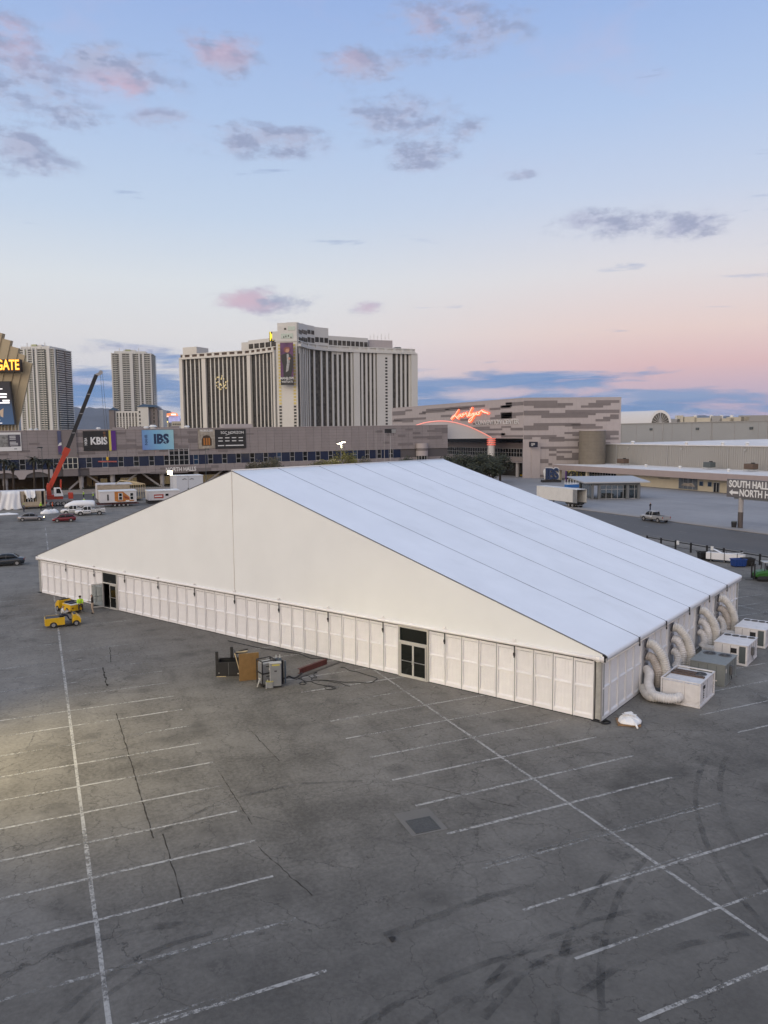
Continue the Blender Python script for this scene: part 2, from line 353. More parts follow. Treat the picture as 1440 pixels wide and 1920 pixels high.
# tar sealed joints
m_tar = mat('crack_tar', (.055, .050, .044), .95, var=.3, vs=1.5, spec=.05)
def wob(a, b, n, amp):
    pts = line(a, b, n); s0 = random.random()*50
    return [(x + amp*mnoise.noise(Vector((s0+i*.35, 0, 0))), y + amp*mnoise.noise(Vector((0, s0+i*.35, 3)))) for i, (x, y) in enumerate(pts)]
strip('tar_joint', wob((3.66, 56.5), (3.60, 52), 14, .05), .09, .0082, m_tar, jag=.05)
strip('tar_joint', wob((3.66, 46.5), (3.64, 31.0), 60, .05), .05, .0082, m_tar, jag=.018)
strip('tar_joint', wob((4.05, 31.2), (3.98, 26.0), 18, .05), .04, .0082, m_tar, jag=.015)
for (a, b, w_) in [((7.4, 36.2), (7.55, 30.4), .05), ((7.3, 28.6), (8.2, 24.6), .05), ((4.6, 62), (4.3, 57.5), .08), ((10.1, 41), (10.4, 36), .04), ((18.4, 27), (14.9, 31.5), .035)]:
    strip('tar_joint', wob(a, b, 22, .06), w_*.6, .0082, m_tar, jag=.02)
# tyre marks swung through the aisles
def rubber():
    m_ = bpy.data.materials.new('tyre_rubber_trace'); m_.use_nodes = True; t = NT(m_.node_tree); b = t.n['Principled BSDF']; out = t.n['Material Output']
    co = t.new('ShaderNodeTexCoord').outputs['Object']; b.inputs['Base Color'].default_value = (.04, .039, .037, 1); b.inputs['Roughness'].default_value = .75
    a = t.m('MULTIPLY', t.step(t.noise(co, .8, 6, .7), .36, .68), .34); tr = t.new('ShaderNodeBsdfTransparent'); mx = t.new('ShaderNodeMixShader')
    t.put(mx.inputs[0], a); t.l.new(tr.outputs[0], mx.inputs[1]); t.l.new(b.outputs[0], mx.inputs[2]); t.l.new(mx.outputs[0], out.inputs[0]); return m_
MR = rubber()
def arc(cx, cy, r, a0, a1, n=26): return [(cx+r*math.cos(R_(a0+(a1-a0)*i/n)), cy+r*math.sin(R_(a0+(a1-a0)*i/n))) for i in range(n+1)]
for i, (cx, cy, r, a0, a1) in enumerate([(26, 6, 17, 110, 170), (27.6, 6, 17, 114, 168), (12, 4, 15, 75, 140), (13.6, 3.4, 15, 78, 140), (40, 10, 20, 120, 175), (41.5, 10, 20, 122, 172), (4, 128, 26, 20, 80)]):
    strip('tyre_mark', arc(cx, cy, r, a0, a1), .24, .0122 + .0004*i, MR, jag=.03)
for i, L_ in enumerate([[(150, 1920), (200, 1868), (280, 1810), (350, 1780), (430, 1757), (520, 1748)], [(95, 1920), (150, 1868), (240, 1806), (330, 1768), (420, 1742)], [(0, 1835), (100, 1785), (175, 1762), (300, 1737), (420, 1730)], [(868, 1900), (942, 1812), (1020, 1763), (1110, 1727), (1220, 1700)], [(905, 1910), (975, 1832), (1060, 1778), (1160, 1740)], [(720, 1755), (795, 1728), (920, 1680), (1040, 1655)], [(300, 1560), (420, 1500), (560, 1470), (720, 1462)], [(1040, 1900), (1150, 1820), (1290, 1770), (1440, 1745)]]):
    P_ = [gp(*q) for q in L_]; n_ = 12
    pts = []
    for a, b in zip(P_, P_[1:]): pts += [(a.x+(b.x-a.x)*k/4, a.y+(b.y-a.y)*k/4) for k in range(4)]
    strip('tyre_mark', pts, .20 + .06*(i % 3), .0165 + .0004*i, MR, jag=.03)
# concrete patch with an iron cover
m_patch = concrete_mat('patch_concrete', (.150, .140, .123)); m_iron = mat('cast_iron', (.085, .085, .082), .75, .2, var=.2, vs=9)
hatch = thing('utility_hatch', 'square iron utility cover set in a pale concrete patch in the lot', 'utility cover', (14.0, 27.4, 0), R_(-3))
MB().box(-.78, .82, -.75, 1.25, .001, .012).build('concrete_patch', m_patch, hatch)
hb = MB().box(-.48, .48, -.55, .42, .013, .026)
for i in range(8): hb.box(-.44+.112*i, -.38+.112*i, -.50, .37, .026, .034)
hb.build('iron_cover', m_iron, hatch); MB().box(-.56, .56, -.63, -.56, .013, .03).box(-.56, .56, .43, .5, .013, .03).box(-.56, -.49, -.56, .43, .013, .03).box(.49, .56, -.56, .43, .013, .03).build('cover_frame', m_iron, hatch)
# a dark scrap lying in the foreground
scrap = MB().add([(0, 0, .01), (.14, .05, .06), (.22, .2, .03), (.1, .3, .02), (-.04, .2, .07), (.08, .16, .10)], [(0, 1, 5), (1, 2, 5), (2, 3, 5), (3, 4, 5), (4, 0, 5)]).build('scrap', mat('dark_scrap', (.02, .02, .02), .8), None, gp(735, 1768))
tag(scrap, 'small dark crumpled scrap lying on the foreground asphalt', 'litter')
# ================================================================ the big clear-span tent
TENT_A = R_(-62.1)
def tw(tx, ty, z=0.):
    dx_, dy_ = tx-16.673092, ty+40.60958; c, s = math.cos(TENT_A), math.sin(TENT_A)
    return Vector((dx_*c-dy_*s, dx_*s+dy_*c, z))
tent = thing('event_tent', 'huge white clear-span event tent with pitched fabric roof standing in the lot', 'tent', tw(0, 0), TENT_A)
m_roof = mat('roof_pvc', dirt=.08, col=(.845, .87, .90), rough=.42, orand=.012, var=.04, vs=.30, bump=.16, bs=.8, spec=.4); m_roof0 = mat('roof_pvc_plain', (.80, .80, .815), .40, var=.03, vs=.35, bump=.05, bs=1.2, spec=.4); m_gable = mat('gable_pvc', (.795, .81, .785), .5, var=.025, vs=.35, bump=.10, bs=.9, spec=.35)
m_hem = mat('hem_pvc', (.82, .80, .77), .45, var=.02); m_panel = mat('wall_panel_white', (.79, .78, .77), .42, var=.04, vs=1.2, dirt=.10, orand=.035); m_alu = mat('dull_aluminium', (.33, .33, .325), .42, .55, var=.08)
m_keder = mat('keder_rail', (.20, .20, .22), .5, .3, var=.1); m_strap = mat('black_strap', (.018, .018, .02), .7, var=0); m_base = mat('dark_base_rail', (.022, .022, .024), .8, var=.2)
m_glass = mat('dark_glass', (.010, .012, .010), .07, var=0, spec=.5); m_dframe = mat('door_frame_alu', (.58, .57, .52), .38, .25, var=.05); m_steel = mat('steel_bar', (.6, .6, .6), .3, .8, var=0)
ZP, ZE, ZA, GX0, GX1, DEP, BAY = 3.50, 3.90, 13.42, -60.48, .48, 30.09, 5.015
RX = -30.0
def slope_z(x): return ZA - (ZA-ZE)*abs(x-RX)/30.62
# roof: one fabric panel per bay and slope, sagging a little between the beams
NS = 22
for b in range(6):
    for sgn in (1, -1):
        g = MB(); rows = []
        TS = (0, .005, .16, .34, .5, .66, .84, .995, 1)
        for t in TS:
            y = b*BAY + .035 + (BAY-.07)*t; sag = .012*math.sin(PI*t); row = []
            for i in range(NS+1):
                u = i/NS; x = RX + sgn*30.62*u; z = slope_z(x) - sag*math.sin(PI*min(1, u*1.02))**.5 + .012*mnoise.noise(Vector((x*.7, y*1.3, b)))
                row.append((x, y, z))
            for (ex, ez) in ((30.70, ZE-.05), (30.73, ZE-.14), (30.70, ZP+.06)): row.append((RX+sgn*ex, y, ez - .01*math.sin(PI*t)))
            rows.append(row)
        vs = [p for r in rows for p in r]; n = len(rows[0]); fs = [(j*n+i, j*n+i+1, (j+1)*n+i+1, (j+1)*n+i) for j in range(len(TS)-1) for i in range(n-1)]
        g.add(vs, fs); o = g.build('roof_panel', m_roof, tent, smooth=True)
        sm = o.modifiers.new('thick', 'SOLIDIFY'); sm.thickness = .01; sm.offset = 0
# dark keder joints over each beam
for b in range(7):
    y = b*BAY
    for sgn in (1, -1):
        k = MB(); w0 = .034 if 0 < b < 6 else .03
        P0 = [(RX, ZA+.015)] + [(RX+sgn*30.62*i/6, slope_z(RX+sgn*30.62*i/6)+.015) for i in range(1, 7)] + [(RX+sgn*30.74, ZE-.06), (RX+sgn*30.76, ZE-.16), (RX+sgn*30.73, ZP+.1)]
        k.loft([[(x, y-w0, z-.04), (x, y+w0, z-.04), (x, y+w0, z-.004), (x, y-w0, z-.004)] for x, z in P0])
        k.build('keder_joint', m_keder, tent)
        if 0 < b < 6:
            s_ = MB().box(RX+sgn*30.78-.015, RX+sgn*30.78+.015, y-.05, y+.05, ZP-.05, ZE-.02).box(RX+sgn*30.78-.03, RX+sgn*30.78+.03, y-.07, y+.07, ZP-.18, ZP-.04); s_.build('eave_strap', m_strap, tent)
MB().cyl((RX, -.02, ZA+.02), (RX, DEP+.02, ZA+.02), .05, n=8).build('ridge_cap', m_hem, tent, smooth=True)
# gables: two fabric halves that meet on a laced seam
def gable(y, sgn):
    for half in (-1, 1):
        g = MB(); US = [0, .0012] + [q/38 for q in range(1, 38)] + [.9988, 1]; ZS_ = [0, .006] + [q/13 for q in range(1, 13)] + [.994, 1]; nx, nz = len(US)-1, len(ZS_)-1; vs = []
        for i in range(nx+1):
            u = US[i]; x = RX + half*(.012 + 30.45*u); zt = slope_z(x) - .06; zb = ZP+.12
            for j in range(nz+1):
                t = ZS_[j]; z = zb + max(zt-zb, .02)*t
                wr = .016*mnoise.noise(Vector((x*.5, z*.8, y))) + .03*math.sin(PI*t)*mnoise.noise(Vector((x*.12, z*.2, 5)))
                if abs(x-RX) < 3.2: wr += .010*math.sin(z*9+2*x)*math.exp(-abs(x-RX-half*.9)*1.1)*(1 if z < 6.5 else .35)
                vs.append((x, y + sgn*wr, z))
        fs = [(i*(nz+1)+j, (i+1)*(nz+1)+j, (i+1)*(nz+1)+j+1, i*(nz+1)+j+1) for i in range(nx) for j in range(nz)]
        g.add(vs, fs); o = g.build('gable_fabric', m_gable, tent, smooth=True); sm = o.modifiers.new('thick', 'SOLIDIFY'); sm.thickness = .008; sm.offset = 0
gable(0., 1); gable(DEP, -1)
# laced centre seam and the rope flaps of the gable
MB().box(RX-.03, RX+.03, -.045, -.012, ZP+.1, ZA-.1).build('lacing_seam', mat('seam_pvc', (.66, .63, .59), .6), tent)  # seam strip in a tone darker than the gable
for k in range(1, 12):      # small white cap where each upright meets the hem
    x = -5*k; MB().box(x-.11, x+.11, -.13, -.03, ZP+.28, ZP+.42).build('upright_cap', m_hem, tent, bevel=.03)
# rolled hem above the panels, all round
def hem(p0, p1, name='fabric_hem'):
    p0, p1 = Vector(p0), Vector(p1); n = 24; pts = [p0.lerp(p1, i/n) + Vector((0, 0, .012*mnoise.noise(Vector((i*1.7, 0, 0))))) for i in range(n+1)]
    MB().tube(pts, .115, 8).build(name, m_hem, tent, smooth=True)
hem((GX0-.05, -.06, ZP+.13), (GX1+.05, -.06, ZP+.13)); hem((GX0, DEP+.06, ZP+.13), (GX1, DEP+.06, ZP+.13))
# eave gutter tubes along both sides
for sgn in (1, -1): MB().tube([(RX+sgn*30.60, .02, ZP+.02), (RX+sgn*30.60, DEP-.02, ZP+.02)], .10, 8).build('eave_hem', m_hem, tent, smooth=True)
# ---------------- wall panels
PW = 1.25
def panel_mesh(wd=PW, H=ZP-.06):
    b = MB(); nb = 5; x0, x1 = .03, wd-.03
    # tongue and groove boards, each with its own chamfered edges, upper and lower field
    for (za, zb) in ((.36, H*.53), (H*.53+.17, H-.20)):
        bw = (x1-x0-.16)/nb
        for i in range(nb):
            a = x0+.08+i*bw; c = a+bw
            b.loft([[(a, .088, z), (a+.014, .074, z), (c-.014, .074, z), (c, .088, z)] for z in (za, zb)], cap=False, closed=False)
    b.box(x0, x0+.08, 0, .10, .05, H); b.box(x1-.08, x1, 0, .10, .05, H)          # stiles
    b.box(x0+.08, x1-.08, .008, .07, H-.14, H)                                       # top rail
    b.prism([(.008, H-.14), (.10, H-.14), (.10, H-.20)], 'x', x0+.08, x1-.08)
    for (z0, z1, dz) in ((.05, .27, .10), (H*.53+.01, H*.53+.10, .07)):             # bottom and middle rails with sloping tops
        b.prism([(.002, z0), (.10, z0), (.10, z1+dz), (.09, z1+dz), (.002, z1)], 'x', x0+.08, x1-.08)
    return b
pm_src = panel_mesh().build('wall_panel', m_panel, tent, (0, 0, 0)); PME = pm_src.data; bpy.data.objects.remove(pm_src)
def put_panel(u0, v, rz, dz=0.):
    o = bpy.data.objects.new('wall_panel', PME); COL.objects.link(o); o.parent = tent; o.location = (u0, v, dz); o.rotation_euler.z = rz; return o
mull = MB().box(-.035, .035, .03, .12, .03, ZP+.03); ML = mull.build('mullion', m_alu, tent); MLE = ML.data; bpy.data.objects.remove(ML)
def put_mull(x, y, rz):
    o = bpy.data.objects.new('mullion', MLE); COL.objects.link(o); o.parent = tent; o.location = (x, y, 0); o.rotation_euler.z = rz
DOORS = (-13.75, -51.25+2.5)   # left edge (towards -x) of each door bay
door_spans = [(-13.75, -11.25), (-48.75, -46.25)]
for i in range(48):
    x = -60 + i*PW
    if any(a-.01 <= x < b_-.01 for a, b_ in door_spans): continue
    put_panel(x, 0, 0, random.uniform(-.012, .012))
for i in range(49):
    x = -60 + i*PW
    if any(a+.1 < x < b_-.1 for a, b_ in door_spans): continue
    put_mull(x, 0, 0)
HOLES = (6.9, 11.95, 18.15, 23.4)
for i in range(24):
    y = i*BAY/4 + .02
    put_panel(GX1, y, PI/2, random.uniform(-.012, .012))
    if i: put_mull(GX1, y-.01, PI/2)
for k in range(1, 12):
    x = -5*k
    s_ = MB().box(x-.028, x+.028, -.075, -.055, ZP-.42, ZP+.05).box(x-.06, x+.06, -.11, -.05, ZP-.60, ZP-.42).box(x-.035, x+.035, -.085, -.05, ZP-.72, ZP-.60)
    s_.build('tension_strap', m_strap, tent)
# far walls, plain
MB().box(GX0, GX1, DEP-.06, DEP-.01, .05, ZP).build('rear_wall', m_panel, tent); MB().box(GX0, GX0+.05, .1, DEP-.1, .05, ZP).build('side_wall', m_panel, tent)
# corner posts, base rails, foot plates
for (x, y) in ((GX1-.2, .2), (GX0+.2, .2), (GX1-.2, DEP-.2), (GX0+.2, DEP-.2)):
    MB().box(x-.19, x+.19, y-.17, y+.17, .10, ZP+.05).build('corner_post', mat('galvanised_post', (.40, .40, .38), .5, .4, var=.18, vs=3), tent, bevel=.01)
    MB().box(x-.35, x+.35, y-.35, y+.35, .0, .03).cyl((x, y, .03), (x, y, .12), .07, n=10).build('foot_plate', m_base, tent)
for (x, y) in ((GX1-.06, -.03), ): MB().box(x-.02, x+.05, y-.01, y+.05, .05, ZP).build('corner_trim', m_alu, tent)
MB().box(GX0, GX1, .0, .10, .004, .055).build('base_rail', m_base, tent); MB().box(GX1-.10, GX1-.004, .1, DEP, .004, .055).build('base_rail', m_base, tent)
MB().prism([(-.02, ZP+.0), (.06, ZP+.0), (.02, ZE-.02)], 'y', -.10, -.04).build('corner_bracket', m_strap, tent, (GX1+.14, 0, 0))
# white scalloped flaps of fabric tied down at the near corners
for sx_ in (GX1, GX0):
    f = MB(); pts = []
    for i in range(9):
        a = i/8; pts.append([(sx_ + (-1 if sx_ > -1 else 1)*(1.3*a-.12), -.13+.03*math.sin(i*2.1), ZP + .33 - .16*a), (sx_ + (-1 if sx_ > -1 else 1)*(1.3*a-.12), -.17+.04*math.sin(i*2.6), ZP - .05 + .14*a + .04*math.sin(i*1.9))])
    for i in range(8): f.quad(pts[i][0], pts[i+1][0], pts[i+1][1], pts[i][1])
    o = f.build('corner_flap', m_hem, tent, smooth=True); o.modifiers.new('thick', 'SOLIDIFY').thickness = .012
# ---------------- doors
def door_set(x0, open_left):
    d_ = bpy.data.objects.new('double_door', None); COL.objects.link(d_); d_.parent = tent; d_.location = (x0, -.01, 0)
    Wd = 2.5; zt = 2.36; H = ZP+.02
    MB().box(.03, .15, -.03, .09, .03, H).box(Wd-.15, Wd-.03, -.03, .09, .03, H).box(.15, Wd-.15, -.03, .09, H-.16, H).box(.15, Wd-.15, -.04, .09, zt, zt+.12).box(.15, Wd-.15, -.05, .09, .02, .08).build('door_frame', m_dframe, d_, bevel=.008)
    MB().box(.15, Wd-.15, .02, .04, zt+.12, H-.16).build('transom_glass', m_glass, d_)
    lw = (Wd-.42)/2; zb = .08
    for sidx in (0, 1):
        lf = MB(); s0 = .07
        lf.box(0, s0, -.025, .025, zb, zt-.01).box(lw-s0, lw, -.025, .025, zb, zt-.01).box(s0, lw-s0, -.025, .025, zb, zb+.13).box(s0, lw-s0, -.025, .025, zt-.11, zt-.01)
        lf.k = 1; lf.box(s0, lw-s0, -.006, .006, zb+.13, zt-.11); lf.k = 2; lf.box(s0+.01, lw-s0-.01, -.055, -.03, 1.12, 1.16)
        hx = lw-.035 if sidx == 0 else .035
        lf.tube([(hx, -.03, .98), (hx, -.09, 1.0), (hx, -.09, 1.26), (hx, -.03, 1.28)], .014, 6)
        if sidx == 0: o = lf.build('door_leaf', [m_dframe, m_sg if open_left else m_glass, m_steel], d_, (.21, -.02, 0), R_(-112) if open_left else 0)
        else: o = lf.build('door_leaf', [m_dframe, m_glass, m_steel], d_, (.21+lw, -.02, 0))
        if open_left and sidx == 0: o.location = (.19, -.06, 0)
    # doorway darkness comes from the closed interior and the dark sheet added inside
    MB().box(.16, .20, -.01, .05, .08, zt).box(Wd-.20, Wd-.16, -.01, .05, .08, zt).build('door_jamb', m_alu, d_)
door_set(-13.75, False); door_set(-48.75, True)
# added sheet, near-black colour painting the shade of the hall behind the doorways
MB().box(-59.5, -.6, 29.2, 29.3, .02, 3.4).build('shade_sheet', mat('shade_black', (.03, .03, .03), .9), tent)
# ================================================================ air handling units and their ducts (laid out along the tent side)
m_hw = mat('hvac_white', (.70, .675, .655), .5, var=.08, vs=2., dirt=.26); m_hg = mat('hvac_grey_green', (.205, .215, .20), .5, var=.08, dirt=.12); m_dark = mat('dark_grille', (.02, .02, .022), .7, var=.2)
m_rust = mat('rusty_coil', (.11, .075, .055), .8, var=.4, vs=7); m_fan = mat('fan_grey', (.14, .14, .14), .5, .4); m_slate = mat('hvac_slate', (.085, .10, .10), .5, var=.1); m_lab = mat('label_sticker', (.62, .58, .52), .6, var=.05)
def fan(par, x, y, z, r):
    f = MB(); n = 20
    f.loft([[(x+q*math.cos(2*PI*i/n), y+q*math.sin(2*PI*i/n), zz) for i in range(n)] for q, zz in ((r*.84, z-.04), (r*.84, z+.02), (r, z+.035), (r*1.06, z+.004))], cap=False)
    f.k = 1; f.cyl((x, y, z-.02), (x, y, z+.008), r*.84, n=n); f.k = 0
    for q in (.30, .52, .72): f.tube([(x+r*q*math.cos(2*PI*i/n), y+r*q*math.sin(2*PI*i/n), z+.03) for i in range(n+1)], .006, 4, cap=False)
    for i in range(8): f.cyl((x, y, z+.03), (x+r*.9*math.cos(PI*i/4), y+r*.9*math.sin(PI*i/4), z+.03), .007, n=4)
    f.cyl((x, y, z), (x, y, z+.035), r*.18, n=8)
    return f.build('fan_grille', [m_fan, m_dark], par)
def hvac(x0, y0, wx, wy, h, body, label, style):
    u = thing('air_handling_unit', label, 'air conditioner', tw(x0, y0), TENT_A, 'air handling units along the tent side')
    base = MB().box(0, wx, 0, .10, 0, .12).box(0, wx, wy-.10, wy, 0, .12).box(0, .10, .10, wy-.10, 0, .12).box(wx-.10, wx, .10, wy-.10, 0, .12)
    base.box(.3, .6, -.03, 0, .02, .10).box(wx-.6, wx-.3, -.03, 0, .02, .10); base.build('base_rail', body, u, bevel=.01)
    if style != 'frame':
        MB().box(.02, wx-.02, .02, wy-.02, .12, h-.05).build('cabinet', body, u, bevel=.015)
        MB().box(-.02, wx+.02, -.02, wy*.56, h-.05, h).build('lid', body, u, bevel=.012); MB().box(-.02, wx+.02, wy*.565, wy+.02, h-.05, h-.004).build('fan_deck', body, u, bevel=.012)
        for k in (1, 2, 3): MB().box(wx*k/4-.012, wx*k/4+.012, .012, .019, .2, h-.12).build('seam', m_slate if body is m_hg else m_fan, u)
        for k in (1, 2, 3, 4): MB().box(wx-.019, wx-.010, wy*k/5-.012, wy*k/5+.012, .2, h-.12).build('seam', m_slate if body is m_hg else m_fan, u)
        MB().box(wx, wx+.16, wy*.36, wy*.46, .55, 1.12).build('control_box', m_fan, u, bevel=.02); MB().tube([(wx+.05, wy*.40, .55), (wx+.12, wy*.40, .3), (wx+.05, wy*.5, .14)], .025, 6).build('conduit', m_strap, u, smooth=True)
        MB().box(wx-.017, wx-.006, wy*.06, wy*.14, .85, 1.1).build('warning_label', m_lab, u); MB().box(wx*.62, wx*.78, .006, .015, .28, .36).build('warning_label', m_lab, u)
    if style == 'two':
        for fx in (.28, .72): fan(u, wx*fx, wy*.79, h+.002, .40)
    elif style == 'four':
        for fx in (.14, .38, .62, .86): fan(u, wx*fx, wy*.83, h+.002, .24)
        gr = MB().box(wx*.50, wx*.68, .004, .016, h*.56, h*.80)
        for i in range(5): gr.box(wx*.505, wx*.675, -.012, .004, h*.57+i*h*.046, h*.59+i*h*.046)
        gr.build('intake_grille', m_dark, u); MB().box(wx*.76, wx*.94, -.004, .014, .16, h-.1).build('slate_panel', m_slate, u)
    else:
        # tube frame around a recessed cabinet, lid half open over the coils
        fr = MB(); s_ = .075
        for (a, b) in ((0, 0), (wx-s_, 0), (0, wy-s_), (wx-s_, wy-s_)): fr.box(a, a+s_, b, b+s_, .12, h+.04)
        for z in (h-.035, ): fr.box(s_, wx-s_, 0, s_, z, z+s_).box(s_, wx-s_, wy-s_, wy, z, z+s_).box(0, s_, s_, wy-s_, z, z+s_).box(wx-s_, wx, s_, wy-s_, z, z+s_)
        fr.build('tube_frame', body, u, bevel=.01)
        MB().box(.09, wx-.09, .08, wy-.09, .12, h-.10).build('cabinet', body, u, bevel=.012)
        MB().box(wx*.56, wx*.60, .03, .08, .12, h-.04).build('mullion', body, u)
        MB().box(wx*.64, wx*.90, .066, .079, .95, 1.16).build('hatch', m_hw, u, bevel=.01); MB().box(wx*.62, wx*.92, .07, .078, .2, h-.16).build('access_panel', m_hw, u, bevel=.006)
        MB().box(.12, wx*.98-.2, wy*.50, wy*.58, h-.10, h-.02).box(.14, wx*.62, wy*.66, wy*.73, h-.1, h-.03).box(.14, wx*.62, wy*.76, wy*.82, h-.1, h-.03).build('coil_bank', m_rust, u)
        fan(u, wx*.70, wy*.77, h-.085, .38)
        for y_ in (wy*.30, wy*.55): MB().box(wx-.089, wx-.078, y_-.01, y_+.01, .2, h-.15).build('seam', m_fan, u)
        MB().box(wx-.088, wx-.06, wy*.28, wy*.40, .92, 1.12).build('control_box', m_dark, u)
        for z in (.35, .48, .60, .78): MB().box(wx-.088, wx-.07, wy*.32, wy*.345, z, z+.07).build('latch', m_dark, u)
    return u
hvac(1.95, 5.48, 2.32, 3.1, 1.46, m_hw, 'white air handling unit in a square tube frame, nearest the tent corner', 'frame')
hvac(2.2, 10.45, 2.2, 2.95, 1.42, m_hg, 'grey-green air handling unit with two round roof fans beside the tent', 'two')
hvac(2.25, 15.95, 2.22, 2.95, 1.44, m_hw, 'white air handling unit with dark grille and slate panel beside the tent', 'four')
hvac(2.28, 21.5, 2.2, 3.2, 1.40, m_hw, 'white air handling unit farthest along the tent side, cut by the frame', 'four')
# ---------------- ducts
def duct_mat(name, c):
    m_ = bpy.data.materials.new(name); m_.use_nodes = True; t = NT(m_.node_tree); b = t.n['Principled BSDF']; co = t.new('ShaderNodeTexCoord').outputs['Object']
    n_ = t.noise(co, 2.2, 5, .65); t.put(b.inputs['Base Color'], t.ramp(n_, [(.3, tuple(q*.72 for q in c)), (.65, c)])); b.inputs['Roughness'].default_value = .55
    bp = t.new('ShaderNodeBump'); bp.inputs['Strength'].default_value = .35; bp.inputs['Distance'].default_value = .03; t.put(bp.inputs['Height'], t.noise(co, 9., 4, .6)); t.l.new(bp.outputs[0], b.inputs['Normal']); return m_
m_d1 = duct_mat('duct_white', (.74, .72, .70)); m_d2 = duct_mat('duct_cream', (.66, .63, .58)); m_d3 = duct_mat('duct_tan', (.50, .45, .40))
def crom(P_, n=40):
    P_ = [Vector(p) for p in P_]; Q = [P_[0]*2-P_[1]] + P_ + [P_[-1]*2-P_[-2]]; out = []
    for i in range(1, len(Q)-2):
        a, b, c, d_ = Q[i-1:i+3]
        for j in range(n):
            t = j/n; out.append(.5*((2*b) + (c-a)*t + (2*a-5*b+4*c-d_)*t*t + (-a+3*b-3*c+d_)*t**3))
    return out + [P_[-1]]
def resample(pts, step):
    out = [pts[0]]; acc = 0.
    for a, b in zip(pts, pts[1:]):
        L = (b-a).length
        while acc + L >= step:
            t = (step-acc)/L; a = a.lerp(b, t); out.append(a); L = (b-a).length; acc = 0.
        acc += L
    return out
def duct(path, r, m_, label, pitch=.125):
    pts = resample(crom(path), pitch/4); b = MB(); rr = []
    for i, p in enumerate(pts):
        k = i % 4; rr.append(r*(1.0 if k in (1, 2) else .87)*(1+.07*mnoise.noise(p*1.3)))
    P2 = [p + Vector((mnoise.noise(p*2.1), mnoise.noise(p*2.1+Vector((9, 0, 0))), 0))*.025 for p in pts]
    b.tube(P2, rr, 16); o = b.build('flexible_duct', m_, None, tw(0, 0), TENT_A, smooth=True)
    return tag(o, label, 'duct', 'flexible ducts feeding the tent')
which = ('the framed white unit nearest the corner', 'the grey-green unit', 'the white unit with the dark grille', 'the farthest white unit')
for i, y in enumerate(HOLES):
    pl = MB().box(GX1-.005, GX1+.02, y-.52, y+.60, .25, 3.38); pl.build('duct_board', mat('grey_duct_board', (.40, .40, .41), .6, var=.12), tent)
    for z in (3.05, 2.28, 1.46): MB().tube([(GX1+.02, y, z), (GX1+.10, y, z)], .33, 16).build('duct_collar', m_keder, tent)
    o_ = .62
    y2 = y+.25
    duct([(o_, y, 3.03), (o_+.42, y+.03, 2.95), (o_+.95, y+.14, 2.2), (o_+1.12, y+.25, 1.2), (o_+1.02, y+.32, .38)], .31, m_d2, 'topmost flexible duct arching down beside ' + which[i])
    duct([(o_, y, 2.24), (o_+.36, y-.02, 2.12), (o_+.68, y+.02, 1.4), (o_+.66, y+.12, .36)], .29, m_d3 if i in (0, 3) else m_d1, 'middle flexible duct of the three beside ' + which[i])
    if i == 0:
        duct([(o_, y-.1, 1.44), (o_+.3, y-.45, 1.24), (o_+.55, y-1.15, .72), (o_+1.05, y-1.85, .46), (o_+1.8, y-1.98, .42), (o_+2.35, y-1.72, .46), (o_+2.45, y-1.36, .48)], .30, m_d1, 'white flexible duct sweeping low round the front of the framed white unit')
        duct([(o_+.12, y-.8, .40), (o_+.5, y-1.5, .31), (o_+.95, y-1.9, .30), (o_+1.35, y-1.75, .30)], .30, m_d2, 'short flexible duct lying folded on the asphalt before the framed white unit')
    else:
        duct([(o_, y, 1.43), (o_+.32, y-.06, 1.28), (o_+.46, y-.2, .75), (o_+.30, y-.42, .34)], .30, m_d1, 'lowest flexible duct on the wall beside ' + which[i])
        duct([(o_+.45, y-.35, .33), (o_+.95, y-.55, .40), (o_+1.25, y-.75, .46), (2.3, y-.95, .48)], .28, m_d1, 'short flexible duct along the ground into ' + which[i])
# ---------------- pallet, plastic sheet, cable coil by the tent corner
m_pal = mat('raw_pallet_wood', (.26, .16, .085), .8, var=.25, vs=6, bump=.3, bs=40); m_wrap = mat('white_plastic_sheet', (.80, .80, .79), .38, var=.03, bump=.2, bs=6)
pal = thing('pallet', 'low wooden pallet on the asphalt under a heap of white sheeting', 'pallet', tw(1.75, .72), TENT_A+R_(28))
for i in range(7): MB().box(-.62+i*.184, -.48+i*.184, -.5, .5, .11, .13).build('board', m_pal, pal)
for y_ in (-.45, 0, .45): MB().box(-.62, .62, y_-.045, y_+.045, .02, .11).build('bearer', m_pal, pal)
def heap(name, label, cat, loc, rz, a, b, h, seed, mt, n=22):
    g = MB(); vs = []; nr = 9
    for i in range(nr):
        for j in range(n):
            t = i/(nr-1); th = 2*PI*j/n; w_ = 1 + .28*mnoise.noise(Vector((math.cos(th)*1.6, math.sin(th)*1.6, seed))); rr = math.sin(t*PI/2)*w_
            x, y = a*rr*math.cos(th), b*rr*math.sin(th)
            z = h*max(0, (1-t**1.7)) + .34*h*mnoise.noise(Vector((x*4.2/a*.6+seed, y*4.2/b*.5, 2))) * (1 - t**4) + .07*h*math.sin(th*7+seed)*(1-t)
            vs.append((x, y, max(z, .0)))
    fs = [(i*n+j, i*n+(j+1) % n, (i+1)*n+(j+1) % n, (i+1)*n+j) for i in range(nr-1) for j in range(n)]
    g.add(vs, fs); o = g.build(name, mt, None, loc, rz, smooth=False)
    return tag(o, label, cat)
wr = heap('plastic_sheet', 'crumpled heap of white plastic sheeting lying on the pallet', 'plastic sheet', tw(1.80, .76, .13), TENT_A+R_(20), .68, .58, .30, 3.3, m_wrap)
MB().tube([(.1, -.2, .12), (.32, -.55, .10), (.44, -.85, -.05)], [.09, .07, .05], 8).build('hanging_roll', m_wrap, wr, smooth=True)
